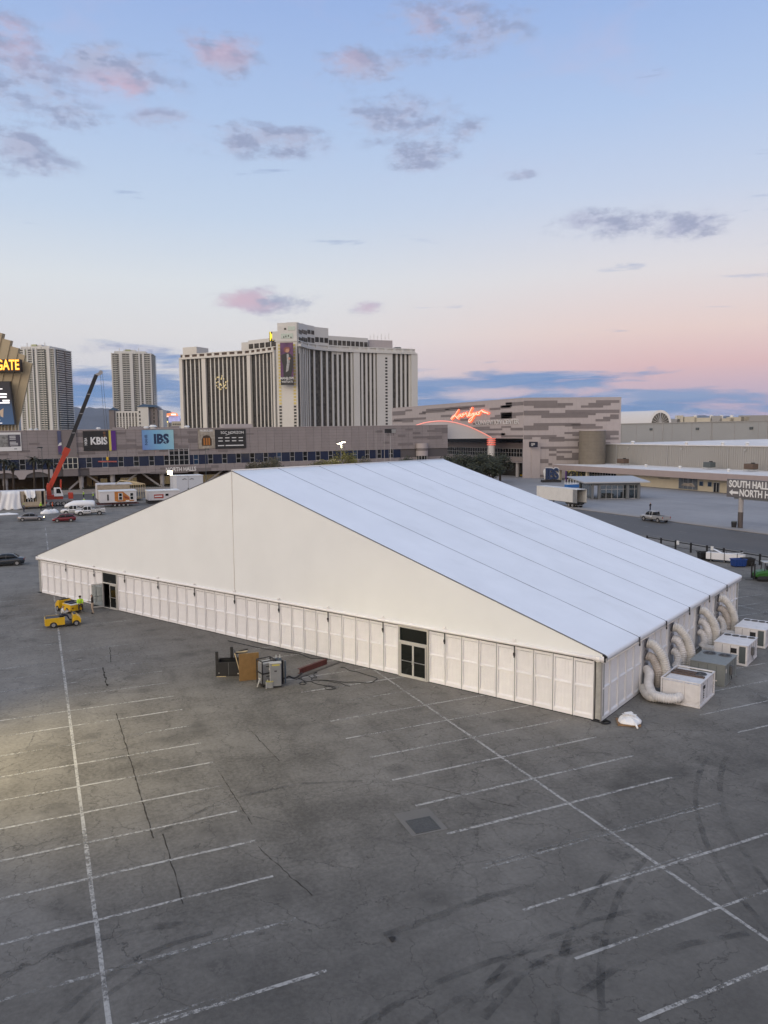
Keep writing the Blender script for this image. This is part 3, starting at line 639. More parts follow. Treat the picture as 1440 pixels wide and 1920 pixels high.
for i, (x, y, z, a) in enumerate([(-.15, .12, .36, 20), (.12, .05, .39, -15), (-.05, .2, .41, 35)]): MB().obox((x, y, z), (.5, .22, .025), Matrix.Rotation(R_(a), 3, 'Z') @ Matrix.Rotation(R_(8*(i-1)), 3, 'X')).build('folded_sheet', m_wrap, wr, bevel=.01)
m_cab = mat('black_cable', (.012, .012, .013), .6, var=0)
def cable(pts, label, r=.022, loc=(0, 0, 0)):
    o = MB().tube(crom(pts, 10), r, 6).build('cable', m_cab, None, loc, smooth=True); return tag(o, label, 'cable')
c0 = tw(.75, .0); coil = [(c0.x+(.34-.006*k)*math.cos(k*.7), c0.y+(.22-.003*k)*math.sin(k*.7), .03+.004*k) for k in range(22)]
cable(coil, 'small black coil of cable on the ground at the tent corner', .025)
def gpl(lst, z=.025): return [tuple(gp(x, y, z)) for x, y in lst]
Z3 = lambda L: gpl([(540+x/8, 1225+y/8) for x, y in L])
cable(Z3([(790, 210), (850, 215), (930, 258), (1050, 280), (1200, 330), (1300, 358), (1338, 380), (1300, 412), (1230, 440), (1120, 440), (1000, 430), (850, 432), (700, 415), (560, 402), (420, 400), (365, 415), (360, 432), (450, 462), (560, 482), (660, 492), (715, 520), (650, 540), (570, 535), (555, 512), (590, 490), (680, 520)]), 'long black cable snaking loosely across the asphalt before the tent')
cable(Z3([(930, 490), (880, 484), (830, 465), (790, 445), (700, 438), (620, 418), (500, 405), (400, 402), (350, 420), (290, 420), (230, 405), (200, 370), (220, 345), (290, 338), (345, 360), (352, 395), (370, 370), (430, 365), (420, 340), (390, 335), (395, 300), (435, 292), (420, 285), (390, 298)]), 'black cable with tangled loops beside the red beam')
cable(Z3([(280, 445), (230, 430), (180, 440), (175, 462), (230, 466), (270, 446), (200, 390), (150, 380)]), 'short black cable end looped near the red beam')
cable(Z3([(-900, -190), (-600, -120), (-300, -60), (150, 5), (260, 40), (350, 75), (450, 72), (600, 88)]), 'black cable lying along the foot of the tent wall', .03)
for (x, y) in ((790, 210), (935, 500)): pass
# red steel beam with its timber
rb = thing('steel_beam', 'dark red steel channel beam lying on the asphalt by the tent', 'steel beam', (0, 0, 0))
a, b = gp(562, 1264), gp(613, 1245)
rb.location = (a+b)/2; dv = b-a; rb.rotation_euler.z = math.atan2(dv.y, dv.x); L = dv.length
MB().box(-L/2, L/2, -.02, .02, .0, .36).box(-L/2, L/2, .02, .2, .0, .03).box(-L/2, L/2, .02, .2, .33, .36).build('channel', mat('oxide_red', (.09, .022, .02), .6, var=.25, vs=4), rb, bevel=.006)
a2, b2 = gp(548, 1272), gp(634, 1239); dv2 = b2-a2
tp = MB().box(-dv2.length/2, dv2.length/2, -.14, .06, 0, .04).build('timber_plank', mat('weathered_plank', (.085, .078, .07), .85, var=.25, vs=3), None, (a2+b2)/2+Vector((.12, -.25, 0)), math.atan2(dv2.y, dv2.x)); tag(tp, 'long weathered grey plank lying along the red beam', 'plank')
# ---------------- stage gear standing in the lot
CG = R_(-24.25+4)      # roughly square to the viewer
m_blk = mat('black_paint', (.014, .014, .015), .55, var=.2); m_ply = mat('brown_plywood', (.20, .115, .038), .65, var=.16, vs=3); m_cor = mat('pale_timber', (.55, .44, .26), .7, var=.15); m_case = mat('grey_steel_case', (.24, .25, .26), .45, .3, var=.1, dirt=.1); m_caseL = mat('light_grey_case', (.42, .42, .40), .5, var=.1)
ct = thing('stage_crate', 'black open stage crate with two tall corner posts', 'crate', gp(431, 1264), CG)
MB().box(-.78, .75, -.5, -.46, .04, .98).build('front_panel', m_blk, ct); MB().box(-.78, .75, .6, .64, .04, .98).build('back_panel', m_blk, ct); MB().box(.71, .75, -.46, .6, .04, .98).build('side_panel', m_blk, ct); MB().box(-.78, -.74, -.46, .6, .04, .98).build('side_panel', m_blk, ct); MB().box(-.74, .71, -.46, .6, .06, .10).build('floor', m_blk, ct)
for (x, y) in ((-.80, -.46), (.05, .66)): MB().box(x-.07, x+.13, y-.06, y+.06, .0, 1.72).build('post', m_blk, ct, bevel=.01)
for (x, z) in ((-.68, .25), (.62, .18), (-.75, 1.55)): MB().cyl((x, -.515, z), (x, -.50, z), .045, n=10).build('white_dot', m_lab, ct)
MB().box(-.03, .0, -.512, -.5, .06, .96).build('seam', m_fan, ct); MB().box(-.2, .0, -.1, .3, .10, .62).build('loose_bag', m_slate, ct, bevel=.05); MB().box(-.82, -.2, -.56, -.5, .0, .03).build('skid', m_cor, ct)
bd = thing('plywood_flat', 'brown plywood scenery flat on a pale timber frame standing upright', 'scenery flat', gp(467, 1276), CG+R_(14))
MB().box(-.64, .68, -.02, .0, .02, 1.86).build('plywood_sheet', m_ply, bd)
for z in (.06, .95, 1.76): MB().box(-.64, .68, .0, .07, z, z+.09).build('rail', m_cor, bd)
for x in (-.64, .60): MB().box(x, x+.08, .0, .07, .15, 1.76).build('stile', m_blk, bd)
b2_ = thing('timber_frame_flat', 'black backed flat on timber battens leaning behind the plywood', 'scenery flat', gp(455, 1274), CG+R_(14))
lean = Matrix.Rotation(R_(-13), 3, 'Y')
for (c, sz, mm) in (((-.25, .28, .98), (.05, 1.0, 1.9), m_blk), ((-.29, -.20, .98), (.05, .06, 1.9), m_cor)): MB().obox(c, sz, lean).build('flat_panel' if mm is m_blk else 'batten', mm, b2_)
for k in range(5): MB().obox((-.05+.06*k, .3+.12*k, 1.72+.05*math.sin(k*2)), (.7, .07, .07), Matrix.Rotation(R_(9*k-10), 3, 'Z')).build('loose_batten', m_cor if k % 2 else m_blk, b2_)
cg = thing('caged_power_unit', 'grey power units stacked in a black tube cage on wheels', 'power unit', gp(500, 1284), CG+R_(30))
fr = MB(); q = .03
for x in (-.48, .48):
    for y in (-.42, .42): fr.box(x-q, x+q, y-q, y+q, .1, 1.72)
for z in (.12, .9, 1.70):
    for y in (-.42, .42): fr.box(-.45, .45, y-q, y+q, z-q, z+q)
    for x in (-.48, .48): fr.box(x-q, x+q, -.39, .39, z-q, z+q)
fr.build('tube_cage', m_blk, cg); MB().box(-.43, .43, -.38, .38, .2, .84).build('lower_case', m_case, cg, bevel=.02); MB().box(-.43, .43, -.38, .38, .92, 1.5).build('upper_case', m_case, cg, bevel=.02); MB().box(-.40, .40, -.35, .35, 1.5, 1.56).build('lid', m_caseL, cg, bevel=.02)
for z in (1.32, .66): MB().box(-.2, .25, -.395, -.382, z, z+.05).build('handle', m_dark, cg)
MB().box(.0, .1, -.395, -.381, 1.08, 1.2).build('label_plate', m_lab, cg)
for x in (-.4, .4):
    for y in (-.36, .36): MB().cyl((x-.03, y, .07), (x+.03, y, .07), .07, n=10).build('castor', m_blk, cg)
MB().tube([(-.75, -.2, .05), (-.62, -.2, .42), (-.5, -.2, .5), (-.5, .1, .5)], .05, 8).build('curved_fender', m_caseL, cg, smooth=True)
sg = thing('steel_cabinet', 'tall narrow grey steel cabinet with a yellow label', 'cabinet', gp(517, 1288), CG+R_(8))
MB().box(-.36, .36, -.22, .22, .12, 1.60).build('case', m_case, sg, bevel=.02); MB().box(-.38, .38, -.24, .24, 1.60, 1.64).build('top', m_caseL, sg, bevel=.01)
MB().box(-.22, .26, -.232, -.221, 1.47, 1.55).build('yellow_label', mat('yellow_label', (.55, .48, .06), .5), sg); MB().box(-.08, .08, -.232, -.221, 1.08, 1.15).build('handle', m_blk, sg); MB().box(-.36, .36, -.2, .2, .04, .12).build('plinth', m_blk, sg)
MB().box(-.38, -.34, -.25, -.20, .12, 1.58).build('edge_trim', m_caseL, sg)
for x in (-.3, .3): MB().cyl((x-.03, -.1, .05), (x+.03, -.1, .05), .05, n=8).build('castor', m_caseL, sg)
sg2 = thing('lighting_stand', 'slim blue-grey cylinder stand behind the steel cabinet', 'cylinder stand', gp(529, 1281), CG)
for x in (-.36, -.12): MB().cyl((x, .0, .1), (x, .0, 1.72), .11, n=14).build('cylinder', mat('gas_blue_grey', (.10, .13, .16), .45, .2), sg2, smooth=False); MB().cyl((x, .0, 1.72), (x, .0, 1.92), .05, .035, n=8).build('valve', m_caseL, sg2)
MB().box(-.5, .1, .12, .16, .02, 1.5).build('rack_back', m_blk, sg2); MB().box(-.5, .1, -.15, .16, .0, .08).build('rack_foot', m_blk, sg2); MB().cyl((.22, .0, 0), (.22, .0, 1.5), .06, n=10).build('pole', mat('gas_blue_grey'), sg2)
tb = thing('tool_case', 'small open tool case standing at the foot of the steel cabinet', 'tool case', gp(506, 1290), CG)
MB().box(-.22, .22, -.13, .13, .02, .42).build('case', m_case, tb, bevel=.015); MB().box(-.23, .23, -.14, .14, .42, .47).build('yellow_rim', mat('dull_yellow', (.36, .33, .10), .6), tb); MB().box(-.25, -.2, -.15, -.1, .0, .45).build('edge_trim', m_caseL, tb)
for k in range(4): MB().cyl((-.12+.08*k, .02*k-.03, .45), (-.13+.085*k, .02*k-.02, .58+.03*(k % 2)), .025, n=6).build('tool_handle', m_rust if k % 2 else m_caseL, tb)
cable([tuple(gp(533, 1272, .05)), tuple(gp(542, 1268, .05)), tuple(gp(549, 1271, .05)), tuple(gp(556, 1270, .05)), tuple(gp(566, 1262, .04))], 'thick black cables trailing from the steel cabinet to the beam', .06)

# ================================================================ people
m_skin = mat('skin', (.42, .26, .19), .6, var=.05); m_hair = mat('dark_hair', (.02, .016, .013), .7, var=.1); m_shoe = mat('dark_shoe', (.015, .014, .013), .6, var=0)
def cloth(name, c, emit=False): return mat('cloth_'+name, c, .85, var=.12, vs=6, bump=.3, bs=18)
CL = dict(hivis=cloth('hi_vis', (.46, .74, .04)), black=cloth('black', (.014, .014, .016)), khaki=cloth('khaki', (.40, .31, .23)), jeans=cloth('navy', (.022, .028, .055)), brown=cloth('brown', (.035, .028, .024)), white=cloth('white', (.62, .60, .56)), orange=cloth('orange', (.70, .12, .03)), grey=cloth('grey', (.12, .12, .13)))
def person(label, loc, rz, pose, top, legs, H=1.78, hat=None, group=None, vest=None):
    """one continuous skinned figure; joints in metres for a 1.78 m adult facing -y"""
    s = H/1.78
    J = dict(pel=(0, 0, .96), chest=(0, .0, 1.30), neck=(0, -.005, 1.50), head=(0, -.02, 1.64), crown=(0, -.01, 1.74))
    for sd, n in ((-1, 'r'), (1, 'l')):
        J['sh'+n] = (sd*.19, .0, 1.43); J['el'+n] = (sd*.25, .02, 1.14); J['wr'+n] = (sd*.25, -.06, .90); J['hd'+n] = (sd*.245, -.10, .80)
        J['hip'+n] = (sd*.10, 0, .92); J['kn'+n] = (sd*.11, -.02, .50); J['an'+n] = (sd*.11, .02, .09); J['to'+n] = (sd*.13, -.17, .045)
    J.update(pose)
    segs = [('pel', 'chest', 't'), ('chest', 'neck', 't'), ('neck', 'head', 's'), ('head', 'crown', 's')]
    for n in 'rl': segs += [('chest', 'sh'+n, 't'), ('sh'+n, 'el'+n, 't'), ('el'+n, 'wr'+n, 't'), ('wr'+n, 'hd'+n, 's'), ('pel', 'hip'+n, 'p'), ('hip'+n, 'kn'+n, 'p'), ('kn'+n, 'an'+n, 'p'), ('an'+n, 'to'+n, 'f')]
    rad = dict(pel=.155, chest=.165, neck=.062, head=.098, crown=.075)
    for n in 'rl': rad.update({'sh'+n: .085, 'el'+n: .060, 'wr'+n: .042, 'hd'+n: .038, 'hip'+n: .105, 'kn'+n: .075, 'an'+n: .055, 'to'+n: .045})
    names = list(J); V = [Vector(J[k]) for k in names]; E = [(names.index(a), names.index(b)) for a, b, _ in segs]; RR = [rad[k] for k in names]; mk = [k for *_, k in segs]
    for n, sd in (('r', -1), ('l', 1)):      # five fingers on each hand, slightly curled
        h0 = Vector(J['hd'+n]); w0 = Vector(J['wr'+n]); t = (h0-w0).normalized(); sx_ = t.cross(Vector((0, 1, 0)));  sx_ = sx_.normalized() if sx_.length > .1 else Vector((1, 0, 0))
        for fi, (off, ln) in enumerate(((-.028, .062), (-.01, .075), (.01, .07), (.028, .055), (-.042, .04))):
            p1 = h0 + sx_*off + t*ln*.55; p2 = h0 + sx_*off*1.1 + t*ln + Vector((0, -.018, 0))
            i0 = names.index('hd'+n); V += [p1, p2]; RR += [.0095, .008]; E += [(i0, len(V)-2), (len(V)-2, len(V)-1)]; mk += ['s', 's']
    me = bpy.data.meshes.new('body'); me.from_pydata(V, E, []); o = bpy.data.objects.new('person', me); COL.objects.link(o)
    sk = o.modifiers.new('skin', 'SKIN'); sk.use_smooth_shade = True
    for i, r in enumerate(RR): me.skin_vertices[0].data[i].radius = (r, r*(.72 if names[i:i+1] and names[i] in ('chest', 'pel') else 1.))
    for i in range(len(V)): me.skin_vertices[0].data[i].use_root = (i == 0)
    ss = o.modifiers.new('sub', 'SUBSURF'); ss.levels = 1; ss.render_levels = 1
    dg = bpy.context.evaluated_depsgraph_get(); fm = bpy.data.meshes.new_from_object(o.evaluated_get(dg)); bpy.data.objects.remove(o)
    fm.materials.clear()
    for mm in (CL[top], CL[legs], m_skin, m_shoe, m_hair): fm.materials.append(mm)
    idx = dict(t=0, p=1, s=2, f=3)
    SV = [(V[a], V[b], k) for (a, b), k in zip(E, mk)]
    hd = Vector(J['head'])
    for p in fm.polygons:
        c = p.center; best = None
        for a, b, k in SV:
            ab = b-a; t = max(0, min(1, (c-a).dot(ab)/max(ab.length_squared, 1e-9))); d2 = (c-(a+ab*t)).length_squared
            if best is None or d2 < best[0]: best = (d2, k)
        k = idx[best[1]]
        if k == 2 and (c-hd).length < .22 and (c.z > hd.z+.06 or c.y > hd.y+.05): k = 4
        p.material_index = k; p.use_smooth = True
    r = bpy.data.objects.new('person', None); COL.objects.link(r); r.location = loc; r.rotation_euler.z = rz; r.scale = (s, s, s); tag(r, label, 'person', group)
    b = bpy.data.objects.new('body', fm); COL.objects.link(b); b.parent = r
    hv = Vector(J['head']); up = (Vector(J['crown'])-hv).normalized()
    f = MB()
    for sx_ in (-.035, .035): f.cyl(hv+Vector((sx_, -.085, .02)), hv+Vector((sx_, -.098, .02)), .013, n=6)
    f.cyl(hv+Vector((0, -.09, -.005)), hv+Vector((0, -.115, -.02)), .014, .010, n=6)
    f.box(hv.x-.03, hv.x+.03, hv.y-.098, hv.y-.088, hv.z-.06, hv.z-.05); f.build('face_features', m_hair, b)
    if hat:
        hm = {'black': m_hair, 'white': mat('hard_hat_white', (.75, .75, .72), .35, var=0), 'orange': CL['orange'], 'hivis': CL['hivis']}[hat]
        g = MB(); n = 12; g.loft([[(hv.x+q*math.cos(2*PI*i/n), hv.y+.005+q*1.12*math.sin(2*PI*i/n), hv.z+zz) for i in range(n)] for q, zz in ((.118, .035), (.116, .075), (.09, .125), (.04, .15))]); g.box(hv.x-.08, hv.x+.08, hv.y-.19, hv.y-.10, hv.z+.035, hv.z+.05); g.build('hat', hm, r, smooth=True)
    return r
SIT = {'pel': (0, 0, .58), 'chest': (0, -.05, .92), 'neck': (0, -.09, 1.12), 'head': (0, -.12, 1.26), 'crown': (0, -.12, 1.36), 'shr': (-.19, -.06, 1.05), 'shl': (.19, -.06, 1.05), 'elr': (-.25, -.16, .78), 'ell': (.25, -.16, .78), 'wrr': (-.13, -.38, .72), 'wrl': (.13, -.38, .72), 'hdr': (-.07, -.45, .70), 'hdl': (.07, -.45, .70),
       'hipr': (-.10, -.03, .56), 'hipl': (.10, -.03, .56), 'knr': (-.14, -.45, .54), 'knl': (.15, -.45, .54), 'anr': (-.14, -.46, .10), 'anl': (.17, -.50, .10), 'tor': (-.15, -.64, .05), 'tol': (.19, -.68, .05)}
BACKA = CAM_YAW - PI/2      # heading that faces the viewer
person('person in a bright yellow hi-vis jacket sitting on the yellow cart, head bowed', gp(151, 1149)+Vector((0, 0, .22)), BACKA+R_(25), SIT, 'hivis', 'black', 1.80, 'black')
person('person in dark jacket and khaki trousers standing at the open tent door', gp(174, 1151), BACKA+R_(-75), {'wrl': (.16, -.30, 1.12), 'hdl': (.13, -.38, 1.16), 'ell': (.25, -.02, 1.12), 'head': (0, -.05, 1.63), 'anl': (.13, .10, .09), 'tol': (.15, -.08, .045)}, 'brown', 'khaki', 1.86)
# ================================================================ yellow burden carts
m_yel = mat('cart_yellow', (.66, .40, .012), .35, var=.06, vs=4, coat=.3); m_tyre = mat('tyre', (.016, .016, .016), .8, var=.1); m_rim = mat('rim', (.35, .35, .35), .4, .6, var=0); m_seat = mat('black_vinyl', (.018, .018, .02), .5, var=.1)
def wheel(par, x, y, r, wd, rim=None):
    o = MB().tube([(x, y-wd/2, r), (x, y-wd*.42, r), (x, y+wd*.42, r), (x, y+wd/2, r)], [r*.9, r, r, r*.9], 18).build('wheel', m_tyre, par)
    MB().tube([(x, y-wd/2-.012, r), (x, y+wd/2+.012, r)], r*.60, 14).build('rim', rim or m_rim, o); return o
def cart(label, loc, rz, bed):
    c = thing('utility_cart', label, 'utility cart', loc, rz, 'yellow electric utility carts')
    L = 2.75; hw = .62
    # rear box with arches
    side = [(-1.45, .30), (-1.40, .22), (-1.12, .22), (-1.06, .40), (-.90, .50), (-.70, .50), (-.56, .40), (-.50, .22), (.10, .22), (.10, .86), (-1.32, .86), (-1.45, .78)]
    MB().prism([(x, z) for x, z in side], 'y', -hw, -hw+.05).build('side_panel', m_yel, c, bevel=.015); MB().prism([(x, z) for x, z in side], 'y', hw-.05, hw).build('side_panel', m_yel, c, bevel=.015)
    MB().box(-1.47, -1.40, -hw+.05, hw-.05, .26, .80).build('rear_panel', m_yel, c, bevel=.02); MB().box(.05, .10, -hw+.05, hw-.05, .22, .86).build('bulkhead', m_yel, c)
    MB().box(-1.38, .05, -hw+.06, hw-.06, .80, .845).build('deck', m_seat if not bed else mat('deck_white', (.66, .65, .62), .5), c, bevel=.01)
    if bed:
        MB().box(-1.0, -.25, -.35, .38, .85, .93).build('seat_pad', mat('blue_black_pad', (.02, .022, .05), .6), c, bevel=.03)
    MB().box(.10, .78, -hw+.04, hw-.04, .22, .28).build('floor', m_seat, c)
    cow = [(.70, .22), (.76, .38), (.90, .48), (1.10, .48), (1.24, .38), (1.30, .24), (1.38, .26), (1.38, .62), (1.02, .98), (.86, 1.02), (.74, .94), (.70, .6)]
    MB().prism(cow, 'y', -hw, hw).build('front_cowl', m_yel, c, bevel=.03)
    MB().box(.78, 1.0, -hw*.8, hw*.8, 1.0, 1.05).build('dashboard', m_seat, c, bevel=.02)
    for x in (-.80, 1.00):
        for y in (-hw+.07, hw-.07): wheel(c, x, y, .26 if x < 0 else .24, .16)
    st = MB().tube([(.62+.0+.16*math.cos(2*PI*i/14)*.6, .16+.20*math.sin(2*PI*i/14), 1.16+.12*math.cos(2*PI*i/14)*.6) for i in range(15)], .018, 6, cap=False); st.cyl((.84, .16, .98), (.63, .16, 1.15), .02, n=6); st.build('steering_wheel', m_blk, c, smooth=True)
    for y in (-.42, .42): MB().cyl((1.37, y, .55), (1.40, y, .55), .07, n=10).build('headlight', m_lab, c); MB().box(-1.48, -1.465, y-.08, y+.08, .5, .6).build('tail_light', mat('red_lens', (.12, .006, .005), .3, var=0), c)
    MB().box(-.30, .02, -.45, .45, .86, 1.02).build('seat', m_seat, c, bevel=.05)
    return c
cart('yellow utility cart with a white deck, parked by the tent wall behind the other cart', gp(128, 1148, 0)+Vector((.1, .5, 0)), BACKA+R_(140), True)
ca = cart('yellow utility cart being driven, its rear box towards the lower left', gp(119, 1173), BACKA+R_(26), False)
person('person in a white top and dark trousers driving the yellow cart', ca.location + Matrix.Rotation(ca.rotation_euler.z, 3, 'Z') @ Vector((-.08, 0, .42)), ca.rotation_euler.z+PI/2, dict(SIT, wrr=(-.16, -.50, .80), hdr=(-.12, -.58, .82), wrl=(.16, -.50, .80), hdl=(.12, -.58, .82), knr=(-.14, -.42, .46), knl=(.14, -.42, .46), anr=(-.14, -.60, .06), anl=(.14, -.60, .06), tor=(-.14, -.78, .03), tol=(.14, -.78, .03)), 'white', 'jeans', 1.75)
# ================================================================ cars and trucks
m_wind = mat('car_glass', (.012, .014, .016), .08, var=0); m_trim = mat('car_trim', (.02, .02, .02), .5, var=0); m_tail = mat('tail_lens', (.30, .012, .008), .25, var=0); m_lamp = mat('head_lens', (.55, .55, .52), .15, var=0)
m_lampon = mat('head_lens_lit', (.9, .9, .8), .2, var=0, emit=(1., .86, .50), es=9.)
def paintm(n, c, metal=.3): return mat('paint_'+n, c, .28, metal, var=.02, coat=.6)
def body_loft(st, hwk=1.):
    """st: (x, zbottom, ztop, halfwidth)"""
    rings = []
    for x, zb, zt, hw in st:
        h = zt-zb; rings.append([(x, -hw*.90, zb), (x, -hw, zb+h*.22), (x, -hw, zb+h*.66), (x, -hw*.93, zb+h*.93), (x, -hw*.72, zt), (x, 0, zt+.015), (x, hw*.72, zt), (x, hw*.93, zb+h*.93), (x, hw, zb+h*.66), (x, hw, zb+h*.22), (x, hw*.90, zb)])
    return MB().loft(rings)
def cabin_loft(st):
    return MB().loft([[(x, -w0, z0), (x, -w1*1.03, z0+(z1-z0)*.85), (x, -w1*.86, z1), (x, 0, z1+.02), (x, w1*.86, z1), (x, w1*1.03, z0+(z1-z0)*.85), (x, w0, z0)] for x, z0, z1, w0, w1 in st])
def car(label, loc, rz, kind, pm_, lit=False, cat='car', group=None, nm='car'):
    c = thing(nm, label, cat, loc, rz, group)
    if kind in ('sedan', 'hatch'):
        L = 4.75 if kind == 'sedan' else 4.2; f = L/2; hw = .90
        st = [(-f, .42, .78, .72), (-f+.08, .26, .93, .82), (-f+.7, .20, 1.0, hw), (-.9, .19, .97, hw), (.6, .19, .93, hw), (1.0, .20, .90, hw), (f-.55, .22, .80, hw-.02), (f-.12, .26, .70, .80), (f, .36, .60, .66)]
        if kind == 'hatch': st[0:3] = [(-f, .40, .90, .74), (-f+.07, .26, 1.0, .84), (-f+.6, .20, 1.02, hw)]
        b = body_loft(st).build('body', pm_, c, smooth=True)
        rx = -f+.62 if kind == 'sedan' else -f+.16
        cb = [(rx, .92, .96, .76, .70), (rx+.62 if kind == 'sedan' else rx+.40, .95, 1.36, .80, .62), (-.55, .94, 1.46, .82, .62), (.15, .93, 1.45, .82, .62), (.62, .92, 1.30, .80, .62), (1.22, .88, .93, .76, .70)]
        MB_c = cabin_loft(cb).build('glasshouse', m_wind, c, smooth=True)
        MB().loft([[(x, -w_, z), (x, 0, z+.028), (x, w_, z), (x, w_, z-.05), (x, -w_, z-.05)] for x, z, w_ in ((cb[1][0]-.02, 1.372, .56), (-.55, 1.478, .575), (.2, 1.468, .575), (.56, 1.345, .56))]).build('roof', pm_, c, smooth=True)
        for y in (-1, 1):
            for (xa, za, xb, zb) in ((rx+.05, .97, cb[1][0], 1.38), (-.28, .95, -.30, 1.44), (1.16, .92, .58, 1.33)): MB().bar((xa, y*.80, za), (xb, y*.655, zb), .05, .05).build('pillar', pm_, c)
            MB().box(.68, .86, y*.98-.06, y*.98+.06, .93, 1.05).build('mirror', pm_, c, bevel=.02)
            MB().box(f-.25, f-.06, y*.62-.15, y*.62+.15, .58, .70).build('headlight', m_lampon if lit else m_lamp, c, bevel=.03); MB().box(-f-.005, -f+.16, y*.62-.16, y*.62+.16, .70, .84).build('tail_light', m_tail, c, bevel=.02)
            MB().box(-.9, 1.0, y*.91-.012, y*.91+.012, .24, .30).build('sill', m_trim, c)
            for x_ in (.35, -.55): MB().box(x_-.1, x_+.06, y*.912-.012, y*.912+.012, .82, .845).build('door_handle', m_trim, c)
        MB().box(f-.08, f+.01, -.5, .5, .34, .48).build('grille', m_trim, c); MB().box(-f-.012, -f+.02, -.26, .26, .56, .68).build('number_plate', m_lab, c)
        wx = (f-.92, -f+.86); wr = .32
    else:
        L = 5.85; f = L/2; hw = .98; svc = kind == 'service'
        st = [(-.15, .42, 1.18, hw), (.2, .40, 1.20, hw), (1.25, .40, 1.20, hw), (1.6, .42, 1.18, hw), (f-.35, .44, 1.12, hw-.02), (f-.05, .48, 1.02, hw-.08), (f, .55, .92, hw-.16)]
        body_loft(st).build('body', pm_, c, smooth=True)
        cb = [(-.22, 1.16, 1.80, .90, .76), (.0, 1.16, 1.86, .91, .76), (.9, 1.17, 1.88, .91, .76), (1.25, 1.17, 1.70, .90, .76), (1.72, 1.14, 1.22, .88, .82)]
        cabin_loft(cb).build('glasshouse', m_wind, c, smooth=True)
        MB().loft([[(x, -w_, z), (x, 0, z+.03), (x, w_, z), (x, w_, z-.06), (x, -w_, z-.06)] for x, z, w_ in ((-.24, 1.83, .68), (.0, 1.885, .70), (.9, 1.90, .70), (1.2, 1.76, .68))]).build('roof', pm_, c, smooth=True)
        for y in (-1, 1):
            for (xa, za, xb, zb) in ((-.2, 1.18, -.2, 1.82), (.48, 1.18, .46, 1.86), (1.66, 1.18, 1.2, 1.73)): MB().bar((xa, y*.915, za), (xb, y*.79, zb), .09, .05).build('pillar', pm_, c)
            MB().box(1.18, 1.36, y*1.10-.10, y*1.10+.10, 1.16, 1.36).build('mirror', pm_, c, bevel=.03); MB().box(f-.2, f+.0, y*.70-.15, y*.70+.15, .80, .98).build('headlight', m_lamp, c, bevel=.02)
            MB().box(-.2, 1.5, y*1.0-.03, y*1.0+.06, .36, .42).build('running_board', m_trim, c)
        MB().box(f-.06, f+.03, -.60, .60, .62, .95).build('grille', m_trim, c); MB().box(f-.1, f+.08, -.85, .85, .42, .60).build('bumper', m_trim if svc else m_rim, c, bevel=.03)
        if svc:
            for y in (-1, 1):
                MB().box(-f, -.25, y*.74-.22, y*.74+.22, .62, 1.30).build('tool_locker', pm_, c, bevel=.02)
                for k in range(3): MB().box(-f+.12+k*.92, -f+.95+k*.92, y*.965-.008, y*.965+.008, .70, 1.22).build('locker_door', m_caseL, c)
                MB().tube([(-f+.1, y*.9, 1.3), (-f+.1, y*.9, 1.75), (-.35, y*.9, 1.75), (-.35, y*.9, 1.3)], .03, 6).build('ladder_rack', m_rim, c)
                [MB().box(.05+.27*k, .22+.27*k, y*.996-.006, y*.996+.006, .72, .94).build('door_mark', m_slate, c) for k in range(5)]
            MB().box(-f, -.25, -.52, .52, .66, .74).build('bed_floor', m_trim, c); MB().tube([(-f+.3, -.3, .8), (-f+.9, .2, 1.25), (-1.2, .1, 1.4), (-.6, -.2, 1.1)], .07, 8).build('load', m_rust, c, smooth=True)
            MB().cyl((-1.9, 0, .75), (-1.9, 0, 1.5), .18, n=10).build('load_drum', m_rim, c)
        else:
            for y in (-1, 1): MB().box(-f, -.2, y*.93-.05, y*.93+.05, .55, 1.22).build('bed_side', pm_, c, bevel=.03)
            MB().box(-f, -f+.07, -.9, .9, .58, 1.2).build('tailgate', pm_, c, bevel=.02); MB().box(-f+.07, -.2, -.88, .88, 1.12, 1.16).build('tonneau', m_trim, c); MB().box(-.3, -.2, -.88, .88, .55, 1.2).build('bed_front', pm_, c)
        for y in (-1, 1): MB().box(-f-.01, -f+.08, y*.88-.07, y*.88+.07, .80, 1.12).build('tail_light', m_tail, c)
        MB().box(-f-.12, -f, -.9, .9, .48, .62).build('rear_bumper', m_rim, c, bevel=.02); MB().box(-f, .2, -.35, .35, .42, .60).build('chassis', m_trim, c)
        wx = (f-1.05, -f+1.15); wr = .41; hw = .97
    for x in wx:
        for y in (-1, 1):
            MB().tube([(x, y*(hw+.004)-.02*y, wr+.02), (x, y*(hw+.012), wr+.02)], wr*1.17, 20).build('wheel_arch', m_trim, c)
            wheel(c, x, y*(hw-.08), wr, .22)
    return c
def heading(pa, pb): d_ = gp(*pb)-gp(*pa); return math.atan2(d_.y, d_.x)
car('silver-grey sedan driving with its headlights on', gp(59, 977)+Vector((0, .9, 0)), R_(-3), 'sedan', paintm('silver', (.26, .25, .25), .5), True)
car('dark red hatchback passing the silver sedan', gp(121, 979)+Vector((0, .9, 0)), R_(174), 'hatch', paintm('red', (.16, .008, .014)))
car('dark grey sedan cut by the left edge of the frame', gp(8, 1062)+Vector((0, .9, 0)), R_(176), 'sedan', paintm('graphite', (.035, .042, .05), .4))
car('white pickup with tool body behind the red hatchback, the front one of two', gp(122, 966)+Vector((2.2, 1.1, 0)), R_(172), 'service', paintm('white', (.70, .70, .69), 0), False, 'pickup truck', 'white pickups on the building site', 'pickup_truck')
car('white pickup with loaded tool body beside the orange and white module', gp(158, 967)+Vector((1.2, 1.0, 0)), R_(178), 'service', paintm('white', (.70, .70, .69), 0), False, 'pickup truck', 'white pickups on the building site', 'pickup_truck')
